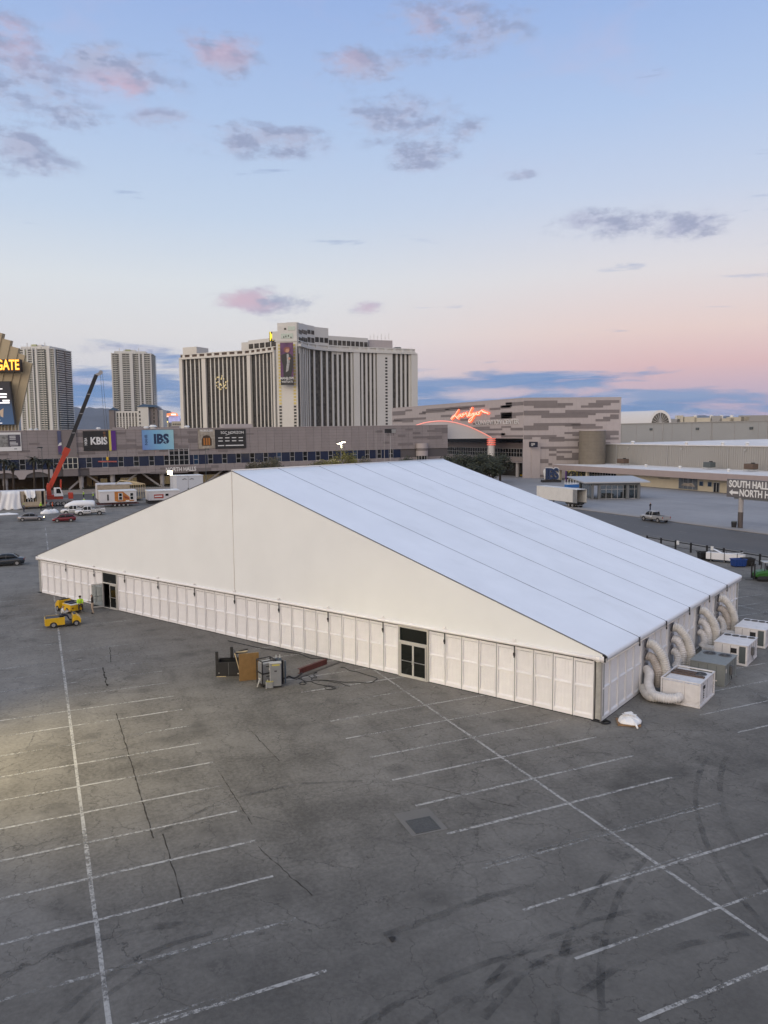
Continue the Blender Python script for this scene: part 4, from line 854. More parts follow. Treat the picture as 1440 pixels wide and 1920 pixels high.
w1, w2 = gp(1234.6, 980.2), gp(1206, 976)
hd = math.atan2((w2-w1).y, (w2-w1).x)
car('silver pickup truck driving along the right-hand road', (w1+w2)/2 + Vector((math.sin(hd), -math.cos(hd), 0))*.95, hd, 'pickup', paintm('bright_silver', (.42, .42, .41), .4), False, 'pickup truck', None, 'pickup_truck')
person('person in dark clothes standing on the plaza behind the silver pickup', gp(1219, 958), BACKA+R_(40), {'wrl': (.12, -.26, 1.22), 'hdl': (.06, -.30, 1.3), 'ell': (.30, -.02, 1.16)}, 'black', 'jeans', 1.78)
# white dinghy-shaped covered trailer behind the pickups
tr = thing('covered_trailer', 'low white covered trailer behind the two white pickups', 'trailer', gp(150, 958)+Vector((.2, 5., 0)), R_(176))
MB().loft([[(x, -w_, .5), (x, -w_, z*.7), (x, -w_*.6, z), (x, 0, z+.12), (x, w_*.6, z), (x, w_, z*.7), (x, w_, .5)] for x, z, w_ in ((-3.2, 1.5, 1.0), (-2.9, 1.75, 1.08), (-1.0, 1.85, 1.12), (1.2, 1.8, 1.1), (2.3, 1.35, 1.0), (3.1, .9, .7))]).build('cover', m_wrap, tr, smooth=True)
for x in (-.8, .2): wheel(tr, x, -1.05, .36, .2); wheel(tr, x, 1.05, .36, .2)
MB().box(-2.9, 3.6, -.12, .12, .38, .5).build('drawbar', m_trim, tr)
# ---------------- semi-trailer with open rear doors
tl = thing('semi_trailer', 'white box semi-trailer with its rear doors open, parked beside the road', 'trailer', (106.9, 133.6, 0), PI/2)
m_tw = mat('trailer_white', (.66, .65, .62), .45, var=.05, vs=.8, dirt=.12)
Lt = 14.6
for y in (-1.3, 1.27): MB().box(0, Lt, y, y+.03, 1.15, 4.0).build('side_wall', m_tw, tl)
MB().box(0, Lt, -1.3, 1.3, 4.0, 4.05).build('roof', m_tw, tl); MB().box(0, Lt, -1.27, 1.27, 1.05, 1.15).build('floor', m_trim, tl); MB().box(Lt-.05, Lt, -1.27, 1.27, 1.15, 4.0).build('front_wall', m_tw, tl)
m_in = mat('trailer_inside', (.09, .07, .05), .8, var=.2); MB().box(4.2, 4.3, -1.26, 1.26, 1.15, 3.98).build('cargo', m_in, tl)
for k in range(6): MB().box(.3+.6*k, .36+.6*k, 1.20, 1.265, 1.16, 3.96).build('wall_rib', m_in, tl)
for (y, a) in ((-1.34, -3), (1.34, 3)): MB().box(0, 1.26, -.025, .025, 1.12, 3.98).build('rear_door', m_case, tl, (-.02, y, 0), R_(a))
for x in (1.6, 2.9):
    for y in (-1.0, 1.0): wheel(tl, x, y, .50, .5)
MB().box(-.05, .0, -1.2, 1.2, .55, .65).build('under_ride_bar', m_rim, tl); MB().box(10.6, 10.8, -.7, -.5, 0, 1.05).box(10.6, 10.8, .5, .7, 0, 1.05).build('landing_leg', m_trim, tl); MB().box(.6, 4, -1.2, 1.2, .7, 1.0).build('bogie', m_trim, tl)
# ---------------- green tracked lift at the right edge
gl = thing('compact_loader', 'green compact loader with dark cab, cut by the right edge', 'loader', gp(1437, 1088), R_(150)); gl.scale = (.85, .85, .85)
m_gr = mat('loader_green', (.03, .12, .018), .4, var=.08)
MB().loft([[(x, -.8, .55), (x, -.85, z*.8), (x, -.6, z), (x, .6, z), (x, .85, z*.8), (x, .8, .55)] for x, z in ((-1.5, 1.0), (-1.2, 1.35), (.2, 1.4), (1.3, 1.2), (1.6, .9))]).build('body', m_gr, gl, smooth=False)
for y in (-.75, .75): MB().tube([(-1.3, y, .3), (-1.0, y, .3), (1.1, y, .3), (1.4, y, .3)], [.3, .36, .36, .3], 10).build('track', m_tyre, gl)
for x in (-.7, .5):
    for y in (-.62, .62): MB().bar((x, y, 1.3), (x*.85, y, 2.35), .08, .08).build('cab_post', m_blk, gl)
MB().box(-.75, .6, -.72, .72, 2.35, 2.45).build('cab_roof', m_caseL, gl, bevel=.04); MB().box(-.5, .0, -.35, .35, 1.35, 1.9).build('seat', m_seat, gl, bevel=.06)
for y in (-.5, .5): MB().box(1.6, 1.75, y-.06, y+.06, .2, 2.2).build('mast', m_blk, gl); MB().box(1.75, 2.8, y-.05, y+.05, .15, .2).build('fork', m_blk, gl)
# ================================================================ long low exhibition hall across the street
YF = 246.
m_pan = mat('facade_panel_grey', (.275, .242, .235), .55, var=.07, vs=.4, dirt=.05, orand=.05); m_pand = mat('facade_panel_dark', (.175, .152, .148), .55, var=.06, vs=.6, orand=.10); m_panl = mat('facade_panel_pale', (.40, .355, .345), .55, var=.05, vs=.6); m_joint = mat('facade_joint', (.10, .09, .09), .7, var=0)
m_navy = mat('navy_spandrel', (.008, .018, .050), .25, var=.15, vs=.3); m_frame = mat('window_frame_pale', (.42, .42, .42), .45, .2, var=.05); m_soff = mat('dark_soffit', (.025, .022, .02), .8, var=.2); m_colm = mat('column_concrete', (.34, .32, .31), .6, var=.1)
nh = thing('exhibition_hall', 'long grey-panelled exhibition hall with navy window band and banners across the street', 'building', (0, YF, 0)); nh.rotation_euler.y = -.0105
def fx(p): return py(p, 865, YF).x
def fz(p, y): v = py(p, y, YF); return v.z - .0105*v.x
ZS, ZW0, ZW1, ZT = 4.35, 6.6, 9.65, 17.8
XL, XR = -75., 136.4
MB().box(XL, XR, .30, 60, ZS, ZT-.15).build('core', m_joint, nh)
MB().box(XL, XR, 60.05, 60.2, 0, ZT).build('rear_wall', m_pan, nh)
MB().box(XL-.1, XR+.1, .02, 60.1, ZT-.14, ZT-.02).build('roof', mat('flat_roof', (.30, .29, .28), .8, var=.1), nh)
# panel columns, recessed joints between; horizontal joints recessed too
PWD = 2.72
rows_up = [ZW1+.12 + i*(ZT-ZW1-.12)/8 for i in range(9)]
for i in range(int((XR-XL)/PWD)+1):
    x0 = XL+i*PWD; x1 = min(x0+PWD-.05, XR)
    if x1 <= x0+.1: continue
    b = MB()
    for j in range(8): b.box(x0, x1, .0, .28, rows_up[j]+.035, rows_up[j+1])
    b.build('wall_panel', m_pan, nh)
    if x0 > 12.3:
        MB().box(x0, x1, .0, .28, ZS, ZS+1.05).box(x0, x1, .0, .28, ZS+1.09, ZW0-.10).build('fascia_panel', m_pan, nh)
MB().box(12.3, XR, -.05, .3, ZW0-.10, ZW0).build('sill_band', m_panl, nh); MB().box(XL, XR, -.06, .3, ZW1, ZW1+.12).build('head_band', m_panl, nh); MB().box(XL, XR+.15, -.15, .4, ZT-.02, ZT+.16).build('parapet_cap', m_panl, nh)
# dark accent panels, a little proud
for (x0, y0, x1, y1) in [(145, 811, 158, 819), (146, 830, 159, 838), (146, 847, 180, 852), (220, 810, 238, 814), (240, 823, 258, 828), (221, 833, 258, 841), (258, 836, 268, 841), (260, 846, 280, 851), (327, 813, 335, 821), (335, 817, 372, 821), (354, 808, 372, 813), (355, 822, 372, 830), (327, 831, 335, 842), (336, 835, 355, 841), (300, 843, 392, 845.5), (462, 812, 478, 815), (410, 843, 428, 847),
                         (57, 830, 77, 834), (40, 844, 58, 848), (0, 850, 18, 853.5), (705, 807, 718, 811), (720, 828, 731, 832), (761, 803, 775, 807), (775, 810, 789, 814), (802, 806, 816, 810), (816, 802, 829, 810), (829, 802, 840, 812), (747, 815, 761, 819), (775, 818, 802, 822), (802, 817, 829, 823), (747, 830, 775, 834.5), (243, 879, 262, 884), (300, 876, 330, 880), (330, 874, 352, 879), (281, 883.5, 352, 887.5), (368, 877, 396, 883), (396, 872, 410, 877)]:
    MB().box(fx(x0), fx(x1), -.07, .0, fz((x0+x1)/2, y1), fz((x0+x1)/2, y0)).build('accent_panel', m_pand, nh)
# window band: navy spandrel, then a two-pane window, over and over
m_wglass = mat('hall_window_glass', (.012, .014, .016), .1, var=.4, vs=.15); m_wglassb = mat('hall_window_bluish', (.02, .045, .09), .12, var=.3, vs=.2)
win_src = None
k0 = -22
for k in range(k0, 20):
    xc = 28.3+4.5*k
    if xc < XL+3 or xc > 119: continue
    if 3 < xc < 14 and False: continue
    MB().box(xc+.80, xc+3.70, .08, .28, ZW0+.02, ZW1).build('spandrel', m_navy, nh)
    wnd = MB().box(xc-.72, xc+.72, .14, .26, ZW0+.02, ZW1).build('window', m_wglassb if k % 6 == 4 else m_wglass, nh)
    fr = MB().box(xc-.80, xc-.70, .0, .28, ZW0, ZW1).box(xc+.70, xc+.80, .0, .28, ZW0, ZW1).box(xc-.70, xc+.70, .02, .2, (ZW0+ZW1)/2-.06, (ZW0+ZW1)/2+.06).box(xc-.70, xc+.70, .02, .2, ZW0, ZW0+.1)
    fr.build('window_frame', m_frame, wnd)
# taller glazed bay with a grid
gx0, gx1 = fx(318), fx(355); bay = MB().box(gx0, gx1, -.03, -.01, ZW0+.05, ZW1+1.9).build('glazed_bay', m_wglass, nh); fr = MB()
for i in range(5): x_ = gx0+(gx1-gx0)*i/4; fr.box(x_-.07 if i % 2 else x_-.14, x_+.07 if i % 2 else x_+.14, -.10, -.03, ZW0, ZW1+1.95)
for z_ in (ZW0+.05, (ZW0+ZW1)/2, ZW1, ZW1+1.9): fr.box(gx0, gx1, -.09, -.035, z_-.05, z_+.05)
fr.build('bay_frame', m_frame, bay)
# brighter-framed bay on the projecting corner
gx0, gx1 = fx(118), fx(146); bay = MB().box(gx0, gx1, -.52, -.45, ZW0-.1, ZW1+.1).build('glazed_bay', m_wglass, nh); fr = MB()
for i in range(4): x_ = gx0+(gx1-gx0)*i/3; fr.box(x_-.10, x_+.10, -.60, -.52, ZW0-.1, ZW1+.1)
for z_ in (ZW0-.05, (ZW0+ZW1)/2-.1, ZW1+.1): fr.box(gx0, gx1, -.59, -.53, z_-.06, z_+.06)
fr.build('bay_frame', mat('bay_frame_pale', (.66, .63, .52), .4, var=.05), bay); MB().box(gx0, gx1, -.45, .02, ZS+.0, ZW0-.15).box(gx0, gx1, -.45, -.02, ZW1+.15, ZT+.16).build('corner_cladding', mat('corner_brown', (.20, .172, .165), .6, var=.05), nh)
# left wing fascia with arched openings
poly = []
x_ = XL; segs = []
apts = [(XL, ZW0-.1)]
for k in range(9):
    a0 = -62 + k*8.3
    if a0+7.4 > 8: break
    apts += []
ar = MB()
for k in range(10):
    a0 = -70 + k*8.3; a1 = a0+8.3
    if a1 > 9.2: break
    top = [(a0, ZW0-.1), (a1, ZW0-.1)]; low = []
    for i in range(13):
        t = i/12; xx = a1 + (a0-a1)*t; zz = 3.9 + (2.35*math.sin(PI*t)**.7 if .12 < t < .88 else 0)*.85; low.append((xx, min(zz, ZW0-.3)))
    MB().prism(top + low, 'y', -.1, .3).build('arched_fascia', m_panl, nh)
# open undercroft: columns, raking struts, set-back wall with doors
for p in (12.4, 21.3, 35.9, 46.4, 60, 74, 88, 102, 116, -8, -24, -40, -56): MB().cyl((p, 1.6, 0), (p, 1.6, 2.2), .62, n=18).cyl((p, 1.6, 2.2), (p, 1.6, ZS+.1), .75, n=18).build('column', m_colm, nh)
for (xa, xb) in ((28.6, 23.0), (30.0, 35.2), (46.9+8, 49.), (14.2, 19.6), (13.6, 8.8), (57, 63)): MB().bar((xa, 2.2, ZS), (xb, 2.2, .2), .5, .5).build('raking_strut', m_colm, nh)
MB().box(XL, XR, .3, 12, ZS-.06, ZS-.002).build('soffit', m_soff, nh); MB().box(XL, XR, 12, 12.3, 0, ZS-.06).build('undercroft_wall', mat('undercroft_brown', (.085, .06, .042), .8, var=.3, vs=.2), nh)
m_lobby = mat('lit_lobby_glass', (.05, .045, .03), .3, var=.5, vs=.3, emit=(1., .72, .35), es=.10)
for (xa, xb) in ((18.5, 20.6), (24.5, 29.5), (37, 44), (50, 56), (64, 72)):
    n = max(1, round((xb-xa)/1.3)); dw = bpy.data.objects.new('entrance_doors', None); COL.objects.link(dw); dw.parent = nh; dw.location = (xa, 11.8, 0)
    for i in range(n): q0 = i*(xb-xa)/n; q1 = (i+1)*(xb-xa)/n; MB().box(q0+.06, q1-.06, 0, .05, .1, 2.6).build('door_glass', m_lobby, dw); MB().box(q0-.05, q0+.05, -.08, .04, 0, 2.7).box(q0+.05, q1-.05, -.08, .04, 2.6, 2.75).build('door_frame', m_frame, dw)
po = MB().box(14.5, 17.8, 11.7, 11.95, .4, 3.6).build('poster_wall', mat('poster_ochre', (.30, .21, .10), .6, var=.2), nh); MB().box(16.0, 16.4, 11.6, 11.69, .6, 2.6).build('poster_figure', m_soff, po)
text_mesh('lettering', 'NORTH HALLS', 1.75, mat('sign_white', (.75, .73, .70), .5, var=0), nh, ((fx(313)+fx(365))/2, -.16, fz(340, 880)), depth=.05, bold=.05, sx=.80)
# roof cowls
for p, s_ in ((280, .8), (293, 1.2), (341, .7), (357, .9), (62, .6), (72, .6), (190, .7)):
    x_ = fx(p); MB().cyl((x_, 3, ZT), (x_, 3, ZT+.6*s_), .7*s_, n=12).cyl((x_, 3, ZT+.6*s_), (x_, 3, ZT+1.1*s_), 1.1*s_, .6*s_, n=12).build('roof_cowl', mat('cowl_white', (.70, .70, .68), .4, var=.05), nh)
MB().box(fx(430), fx(485), 6, 12, ZT, ZT+1.3).build('roof_plant', m_panl, nh); MB().box(fx(258), fx(300), 5, 9, ZT, ZT+.9).build('roof_plant', m_pan, nh)
# parapet steps
for (a, b_, h_) in ((245, 262, .7), (215, 236, .5), (322, 340, .7), (300, 322, .35)): MB().box(fx(a), fx(b_), .05, .35, ZT+.17, ZT+.17+h_).build('parapet_step', m_pan, nh)
# ---------------- banners hung on the facade
def board(name, label, x0, y0, x1, y1, m_, dz=-.22):
    X0, X1, Z0, Z1 = fx(x0), fx(x1), fz((x0+x1)/2, y1), fz((x0+x1)/2, y0)
    t = thing(name, label, 'banner', (X0, YF+dz, Z0+.0105*X0)); t.rotation_euler.y = -.0105
    MB().box(0, X1-X0, -.04, .08, 0, Z1-Z0).build('panel', m_, t); return t, X1-X0, Z1-Z0
m_wht = mat('print_white', (.72, .72, .70), .6, var=0); m_prk = mat('print_black', (.016, .016, .017), .5, var=0)
t, bw, bh = board('banner', 'black banner with white KBIS lettering and yellow and purple stripes', 158, 808, 206, 845, m_prk)
text_mesh('lettering', 'KBIS', 2.95, m_wht, t, (bw*.60, -.06, bh*.48), depth=.01, bold=.11, sx=.84); text_mesh('lettering', 'NKBA', 1.05, m_wht, t, (bw*.10, -.06, bh*.47), (PI/2, -PI/2, 0), .01, .02, .8)
MB().box(bw, bw+.62, -.05, .08, -.1, bh+.1).build('yellow_stripe', mat('print_yellow', (.60, .52, .10), .6, var=0), t); MB().box(bw+.62, bw+2.0, -.05, .08, 0, bh).build('purple_stripe', mat('print_purple', (.09, .02, .20), .6, var=0), t); MB().cyl((bw*.84, -.05, bh*.90), (bw*.84, -.045, bh*.90), .42, n=14).box(bw*.80, bw*.88, -.05, -.045, bh*.55, bh*.8).build('figure_print', mat('print_tan', (.16, .07, .03), .6), t)
def gradient_mat(name, c0, c1, c2):
    m_ = bpy.data.materials.new(name); m_.use_nodes = True; g = NT(m_.node_tree); X, Y, Z = g.xyz(g.new('ShaderNodeTexCoord').outputs['Generated'])
    g.put(g.n['Principled BSDF'].inputs['Base Color'], g.ramp(g.m('ADD', g.m('MULTIPLY', X, .8), g.m('MULTIPLY', Z, .2)), [(0, c0), (.5, c1), (1, c2)])); return m_
t, bw, bh = board('banner', 'pale blue banner with navy IBS lettering', 268, 806, 327, 843, gradient_mat('print_sky_blue', (.14, .23, .52), (.20, .45, .66), (.33, .58, .62)))
m_nv = mat('print_navy', (.012, .03, .085), .6, var=0)
text_mesh('lettering', 'IBS', 3.9, m_nv, t, (bw*.60, -.06, bh*.52), depth=.01, bold=.19, sx=.92); text_mesh('lettering', 'NAHB', 1.15, m_nv, t, (bw*.13, -.06, bh*.5), (PI/2, -PI/2, 0), .01, .01)
roofm = MB().bar((bw*.60, -.08, bh*.30), (bw*.69, -.08, bh*.45), .01, .16).bar((bw*.69, -.08, bh*.45), (bw*.78, -.08, bh*.30), .01, .16); roofm.build('house_mark', mat('print_sky', (.3, .52, .66), .6, var=0), t)
t, bw, bh = board('banner', 'photo banner of a house entrance headed PROBUILDER', 373, 805, 404, 841, mat('print_stone', (.34, .30, .24), .6, var=.4, vs=1.1))
text_mesh('lettering', 'PROBUILDER', .85, m_wht, t, (bw*.5, -.06, bh*.93), depth=.01, bold=.02, sx=.82)
MB().prism([(bw*.2, bh*.15), (bw*.8, bh*.15), (bw*.8, bh*.5), (bw*.68, bh*.66), (bw*.5, bh*.7), (bw*.32, bh*.66), (bw*.2, bh*.5)], 'y', -.055, -.045).build('arch_print', mat('print_dark_arch', (.05, .03, .015), .6), t)
for k in (.30, .45, .60): MB().box(bw*k, bw*(k+.1), -.065, -.056, bh*.18, bh*.55).build('door_print', mat('print_amber', (.42, .16, .03), .6), t)
t, bw, bh = board('banner', 'black banner headed SGC HORIZON with rows of small white logos', 404.5, 805, 462, 841, m_prk)
text_mesh('lettering', 'SGC HORIZON', 1.15, m_wht, t, (bw*.56, -.06, bh*.83), depth=.01, bold=.012, sx=.95); MB().bar((bw*.34, -.06, bh*.70), (bw*.55, -.06, bh*.80), .02, .14).build('swoosh', m_wht, t)
for r_, zz in enumerate((.56, .40)):
    for c_ in range(4): MB().box(bw*(.10+.22*c_), bw*(.24+.22*c_), -.055, -.045, bh*zz-.12, bh*zz+.16).build('logo_mark', m_wht, t)
MB().box(bw*.08, bw*.28, -.055, -.045, bh*.14, bh*.19).box(bw*.33, bw*.92, -.055, -.045, bh*.14, bh*.19).build('text_line', m_wht, t)
t, bw, bh = board('banner', 'grey and white banner with a kitchen photo cut by the left edge', -30, 811, 42, 846, m_wht)
MB().box(0, bw*.72, -.055, -.045, bh*.22, bh*.88).build('kitchen_photo', mat('print_kitchen', (.20, .20, .19), .6, var=.9, vs=.8), t); MB().box(bw*.66, bw*.98, -.065, -.056, bh*.24, bh*.88).build('slate_field', mat('print_slate', (.07, .065, .085), .6, var=0), t)
for zz in (.78, .70, .62, .46, .39, .31): MB().box(bw*.70, bw*(.86+.1*((zz*50) % 1)), -.075, -.066, bh*zz, bh*(zz+.035)).build('text_line', m_wht, t)
MB().box(bw*.80, bw*.88, -.055, -.045, bh*.09, bh*.13).build('text_line', m_slate, t)
t, bw, bh = board('banner', 'narrow blue and violet vertical banner beside the crane boom', 110, 808, 117, 852, mat('print_slate_blue', (.075, .085, .16), .6, var=.3, vs=.3), -.62)
MB().box(0, bw, -.055, -.045, bh*.12, bh*.38).build('violet_field', mat('print_violet', (.10, .045, .16), .6), t); MB().prism([(0, bh*.36), (bw, bh*.40), (bw, bh*.52), (bw*.4, bh*.48)], 'y', -.065, -.056).build('white_swoosh', m_wht, t)
# rounded glazed turret at the hall's right end
tz = thing('round_turret', 'small round glazed stair turret at the right end of the hall', 'turret', (fx(790), YF-.5, 1.2))
R0 = (fx(800)-fx(781))/2
MB().cyl((0, 0, 0), (0, 0, 7.2), R0*.96, n=24).build('glass_drum', m_wglass, tz); MB().cyl((0, 0, 7.2), (0, 0, 11.6), R0*1.05, n=24).build('panel_drum', m_panl, tz)
for i in range(12): a = 2*PI*i/12; MB().cyl((R0*math.cos(a), R0*math.sin(a), 0), (R0*math.cos(a), R0*math.sin(a), 7.2), .09, n=6).build('mullion', m_frame, tz)
for z_ in (2.4, 4.8): MB().tube([(R0*math.cos(2*PI*i/24), R0*math.sin(2*PI*i/24), z_) for i in range(25)], .08, 5, cap=False).build('transom', m_frame, tz)
MB().cyl((0, 0, 9.0), (0, 0, 9.9), R0*1.07, n=24).build('accent_band', m_pand, tz)
for (a, b_) in ((812, 826), (881-30, 862)): pass
# ================================================================ big striped convention block
XH = 160.
HC = px(981.7, 747, XH); HZ = HC.z; hr = Vector((math.sin(CAM_YAW), -math.cos(CAM_YAW), 0))
HB = Vector((XH, px(735, 765, XH).y, 0)); HE = Vector((HC.x, HC.y, 0)) + hr*34.9
blk = thing('convention_block', 'tall convention block clad in grey and mauve striped panels', 'building', (HC.x, HC.y, 0))
ZO = px(981, 822, XH).z      # underside of the overhang
hd2 = Vector((hr.x, hr.y, 0)); nrm = Vector((-hd2.y, hd2.x, 0)); RA = math.atan2(hd2.y, hd2.x)
o0 = Vector((HC.x, HC.y, 0))
def lo(p): return tuple(Vector(p)-o0)
LB = HB.y-HC.y
# left face wall (plane x=0 local), right face wall
MB().box(.0, .5, 0, LB, ZO, HZ).build('left_wall', m_panl, blk)
rw = MB().box(.0, 34.9, .0, .5, 0, HZ).build('right_wall', m_panl, blk, (0, 0, 0), RA)
pier = MB().box(-.4, 2.6, -.3, .6, 0, ZO+.4).build('entrance_pier', m_panl, blk, tuple(hd2*3.6), RA)
MB().add([(.5, .3, HZ-.3), (.5, LB, HZ-.3), (30, LB, HZ-.3), lo(HE+Vector((0, 1, HZ-.3)))], [(0, 1, 2, 3)]).build('roof', m_panl, blk)
MB().box(-.06, .6, 0, LB, HZ, HZ+.25).build('parapet_cap', m_panl, blk); MB().box(0, 34.9, -.06, .6, HZ, HZ+.25).build('parapet_cap', m_panl, blk, (0, 0, 0), RA)
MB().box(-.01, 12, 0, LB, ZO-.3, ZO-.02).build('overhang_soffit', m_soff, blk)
# striped panels, each run of dark panels proud of the pale ground
def right_uv(x, y):
    d_ = sight(x, y); n_ = Vector((nrm.x, nrm.y, 0)); t = (o0-CAM).dot(n_)/d_.dot(n_); w_ = CAM + d_*t; return (w_-o0).dot(hd2), w_.z
S5 = lambda x, y: (940+x/6, 730+y/6); S4 = lambda x, y: (720+x/6, 730+y/6)
for (x0, y0, x1, y1) in [(252, 128, 630, 182), (365, 182, 720, 208), (632, 154, 805, 182), (895, 181, 1145, 205), (980, 152, 1230, 181), (1065, 122, 1328, 152), (252, 240, 540, 292), (450, 292, 975, 318), (542, 266, 975, 292), (720, 232, 1328, 266), (975, 266, 1060, 290), (1060, 335, 1225, 360), (1145, 308, 1320, 335), (1225, 282, 1320, 308),
                         (252, 408, 530, 460), (362, 380, 890, 408), (800, 416, 1140, 442), (715, 390, 1060, 416), (252, 516, 620, 560), (535, 535, 710, 586), (710, 480, 800, 502), (800, 478, 880, 525), (710, 555, 880, 580), (435, 645, 880, 668), (535, 668, 620, 692), (620, 692, 795, 718), (535, 722, 620, 748), (620, 748, 705, 796), (705, 770, 880, 796), (795, 712, 880, 770), (435, 785, 530, 830), (530, 830, 570, 856), (1170, 465, 1320, 515), (1170, 515, 1225, 565), (1225, 540, 1320, 565), (1170, 597, 1225, 608), (430, 960, 530, 985), (860, 590, 960, 640)]:
    u0, z1 = right_uv(*S5(x0, y0)); u1, z0 = right_uv(*S5(x1, y1))
    if u1 > u0 and z1 > z0: MB().box(u0, u1, -.07, .0, z0, z1).build('dark_panel', m_pand, blk, (0, 0, 0), RA)
def left_uv(x, y): v = px(x, y, XH); return v.y-o0.y, v.z
def lbox(x0, y0, x1, y1, S, nm='dark_panel', m_=None, t0=-.07):
    a, z1 = left_uv(*S(x0, (y0+0))); b_, z0 = left_uv(*S(x1, y1)); zc1 = left_uv(*S((x0+x1)/2, y0))[1]; zc0 = left_uv(*S((x0+x1)/2, y1))[1]
    return MB().box(t0, .0, max(.02, b_), a, zc0, zc1).build(nm, m_ or m_pand, blk)
for q in [(95, 245, 240, 292), (240, 225, 315, 246), (110, 322, 472, 346), (97, 346, 205, 368), (205, 346, 330, 372), (395, 262, 470, 282), (430, 238, 690, 262), (475, 212, 735, 238), (640, 287, 760, 312), (735, 186, 1135, 212), (690, 212, 960, 238), (1190, 207, 1310, 232), (1310, 178, 1440, 205), (1370, 146, 1440, 168), (1195, 310, 1440, 334), (1250, 284, 1440, 308), (1310, 255, 1440, 282), (960, 420, 1190, 462), (1190, 440, 1330, 462), (1145, 492, 1360, 518), (860, 330, 1010, 354), (1000, 372, 1290, 396)]: lbox(*q, S4)
for q in [(50, 145, 250, 185), (0, 180, 105, 215), (0, 262, 250, 298), (0, 298, 165, 325), (105, 432, 250, 462), (0, 412, 110, 434), (45, 515, 250, 540), (0, 492, 45, 540)]: lbox(*q, S5)
# vertical panel joints, fine
for i in range(1, 13): MB().box(i*2.7-.02, i*2.7+.02, -.005, .01, 0, HZ).build('panel_joint', m_pan, blk, (0, 0, 0), RA)
for i in range(1, 40): MB().box(-.006, .01, i*2.7-.02, i*2.7+.02, ZO, HZ).build('panel_joint', m_pan, blk)
# recessed glass wall under the overhang
for zz0, zz1, mm in ((ZO-1.7, ZO-.3, m_wglass), (ZO-3.9, ZO-1.7, m_pand), (ZO-7.0, ZO-3.9, m_wglass), (ZO-9.0, ZO-7.0, m_pan), (0, ZO-9.0, m_soff)):
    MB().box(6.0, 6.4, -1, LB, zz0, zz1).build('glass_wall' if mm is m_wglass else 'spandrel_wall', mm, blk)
for i in range(0, 40): MB().box(5.86, 5.99, -.6+i*1.9, -.48+i*1.9, ZO-7.0, ZO-3.9).build('mullion', m_frame, blk)
for z_ in (ZO-5.5, ZO-7.0, ZO-3.95): MB().box(5.87, 5.99, -.4, LB, z_-.06, z_+.06).build('transom', m_frame, blk)
for y_ in (8, 22, 36, 50): MB().cyl((3.2, y_, 0), (3.2, y_, ZO-8.6), .7, n=14).build('column', m_colm, blk)
MB().box(2.2, 6, -1, LB, ZO-9.0, ZO-8.6).build('low_canopy', m_pan, blk)
oc = thing('banner', 'small dark banner reading OC under the block overhang', 'banner', px(985, 838, XH+2.0)); oc.rotation_euler.z = -PI/2
bw = abs(px(985, 833, XH+2).y-px(1008, 833, XH+2).y); bh = 1.9
MB().box(0, bw, -.05, .05, 0, bh).build('panel', mat('print_deep_navy', (.008, .012, .03), .5, var=0), oc); text_mesh('lettering', 'OC', 1.5, m_wht, oc, (bw*.18, -.06, bh*.5), depth=.01, bold=.02, sx=.7)
for zz in (.68, .48, .28): MB().box(bw*.5, bw*(.8 if zz > .3 else .66), -.07, -.055, bh*zz-.08, bh*zz+.08).build('text_line', m_wht, oc)
# neon script and channel letters
m_neon = mat('neon_red_orange', (.8, .1, .05), .3, var=0, emit=(1., .115, .045), es=2.2); m_neonc = mat('neon_core', (1, .6, .5), .3, var=0, emit=(1., .45, .32), es=1.5)
m_neon2 = mat('neon_arch_red', (.7, .2, .15), .3, var=0, emit=(1., .20, .13), es=.85); m_neon3 = mat('neon_arch_core', (.9, .5, .45), .3, var=0, emit=(1., .42, .34), es=.8)
ns = thing('neon_sign', 'glowing orange-red neon script reading Las Vegas on the convention block', 'neon sign', (XH-.35, o0.y, 0))
strokes = [[(852, 230), (840, 250), (812, 292), (775, 338)], [(768, 330), (790, 305), (815, 300), (835, 318), (850, 330)], [(876, 285), (858, 290), (846, 304), (858, 312), (876, 296), (884, 282), (880, 302), (892, 306)], [(912, 270), (896, 280), (908, 292), (900, 304), (884, 304)], [(905, 286), (925, 280), (945, 268)],
           [(936, 258), (944, 285), (955, 308), (972, 272), (1006, 207)], [(966, 292), (986, 284), (984, 270), (968, 282), (970, 300), (996, 296)], [(1022, 270), (1006, 276), (1002, 290), (1018, 286), (1030, 268), (1018, 310), (996, 350), (975, 366), (968, 352), (990, 326), (1034, 294)], [(1056, 264), (1040, 272), (1038, 286), (1052, 280), (1062, 262), (1058, 282), (1072, 282)], [(1094, 252), (1080, 262), (1090, 272), (1080, 284), (1068, 284)], [(1084, 266), (1104, 244), (1122, 240), (1134, 254), (1160, 262), (1190, 270)], [(1120, 252), (1150, 256), (1186, 272)]]
for st_ in strokes:
    P_ = [(0, left_uv(*S4(x, y))[0], left_uv(*S4(x, y))[1]) for x, y in st_]; MB().tube(crom(P_, 6), .40, 8).build('neon_tube', m_neon, ns, smooth=True)
    MB().tube([Vector((-.32, 0, 0))+p for p in crom(P_, 6)], .13, 6).build('neon_core', m_neonc, ns, smooth=True)
cl = thing('channel_letters', 'pale raised letters reading CONVENTION CENTER on the convention block', 'sign', (XH-.16, o0.y, 0)); cl.rotation_euler.z = 0
ya, za = left_uv(892, 794); yb, zb = left_uv(974, 790)
tm = text_mesh('lettering', 'CONVENTION CENTER', 2.5, mat('letter_pale', (.62, .60, .58), .4, var=0), cl, (0, (ya+yb)/2, (za+zb)/2), (PI/2, 0, -PI/2), .10, .02, 1.)
tm.scale.x = abs(ya-yb)/tm.dimensions.x
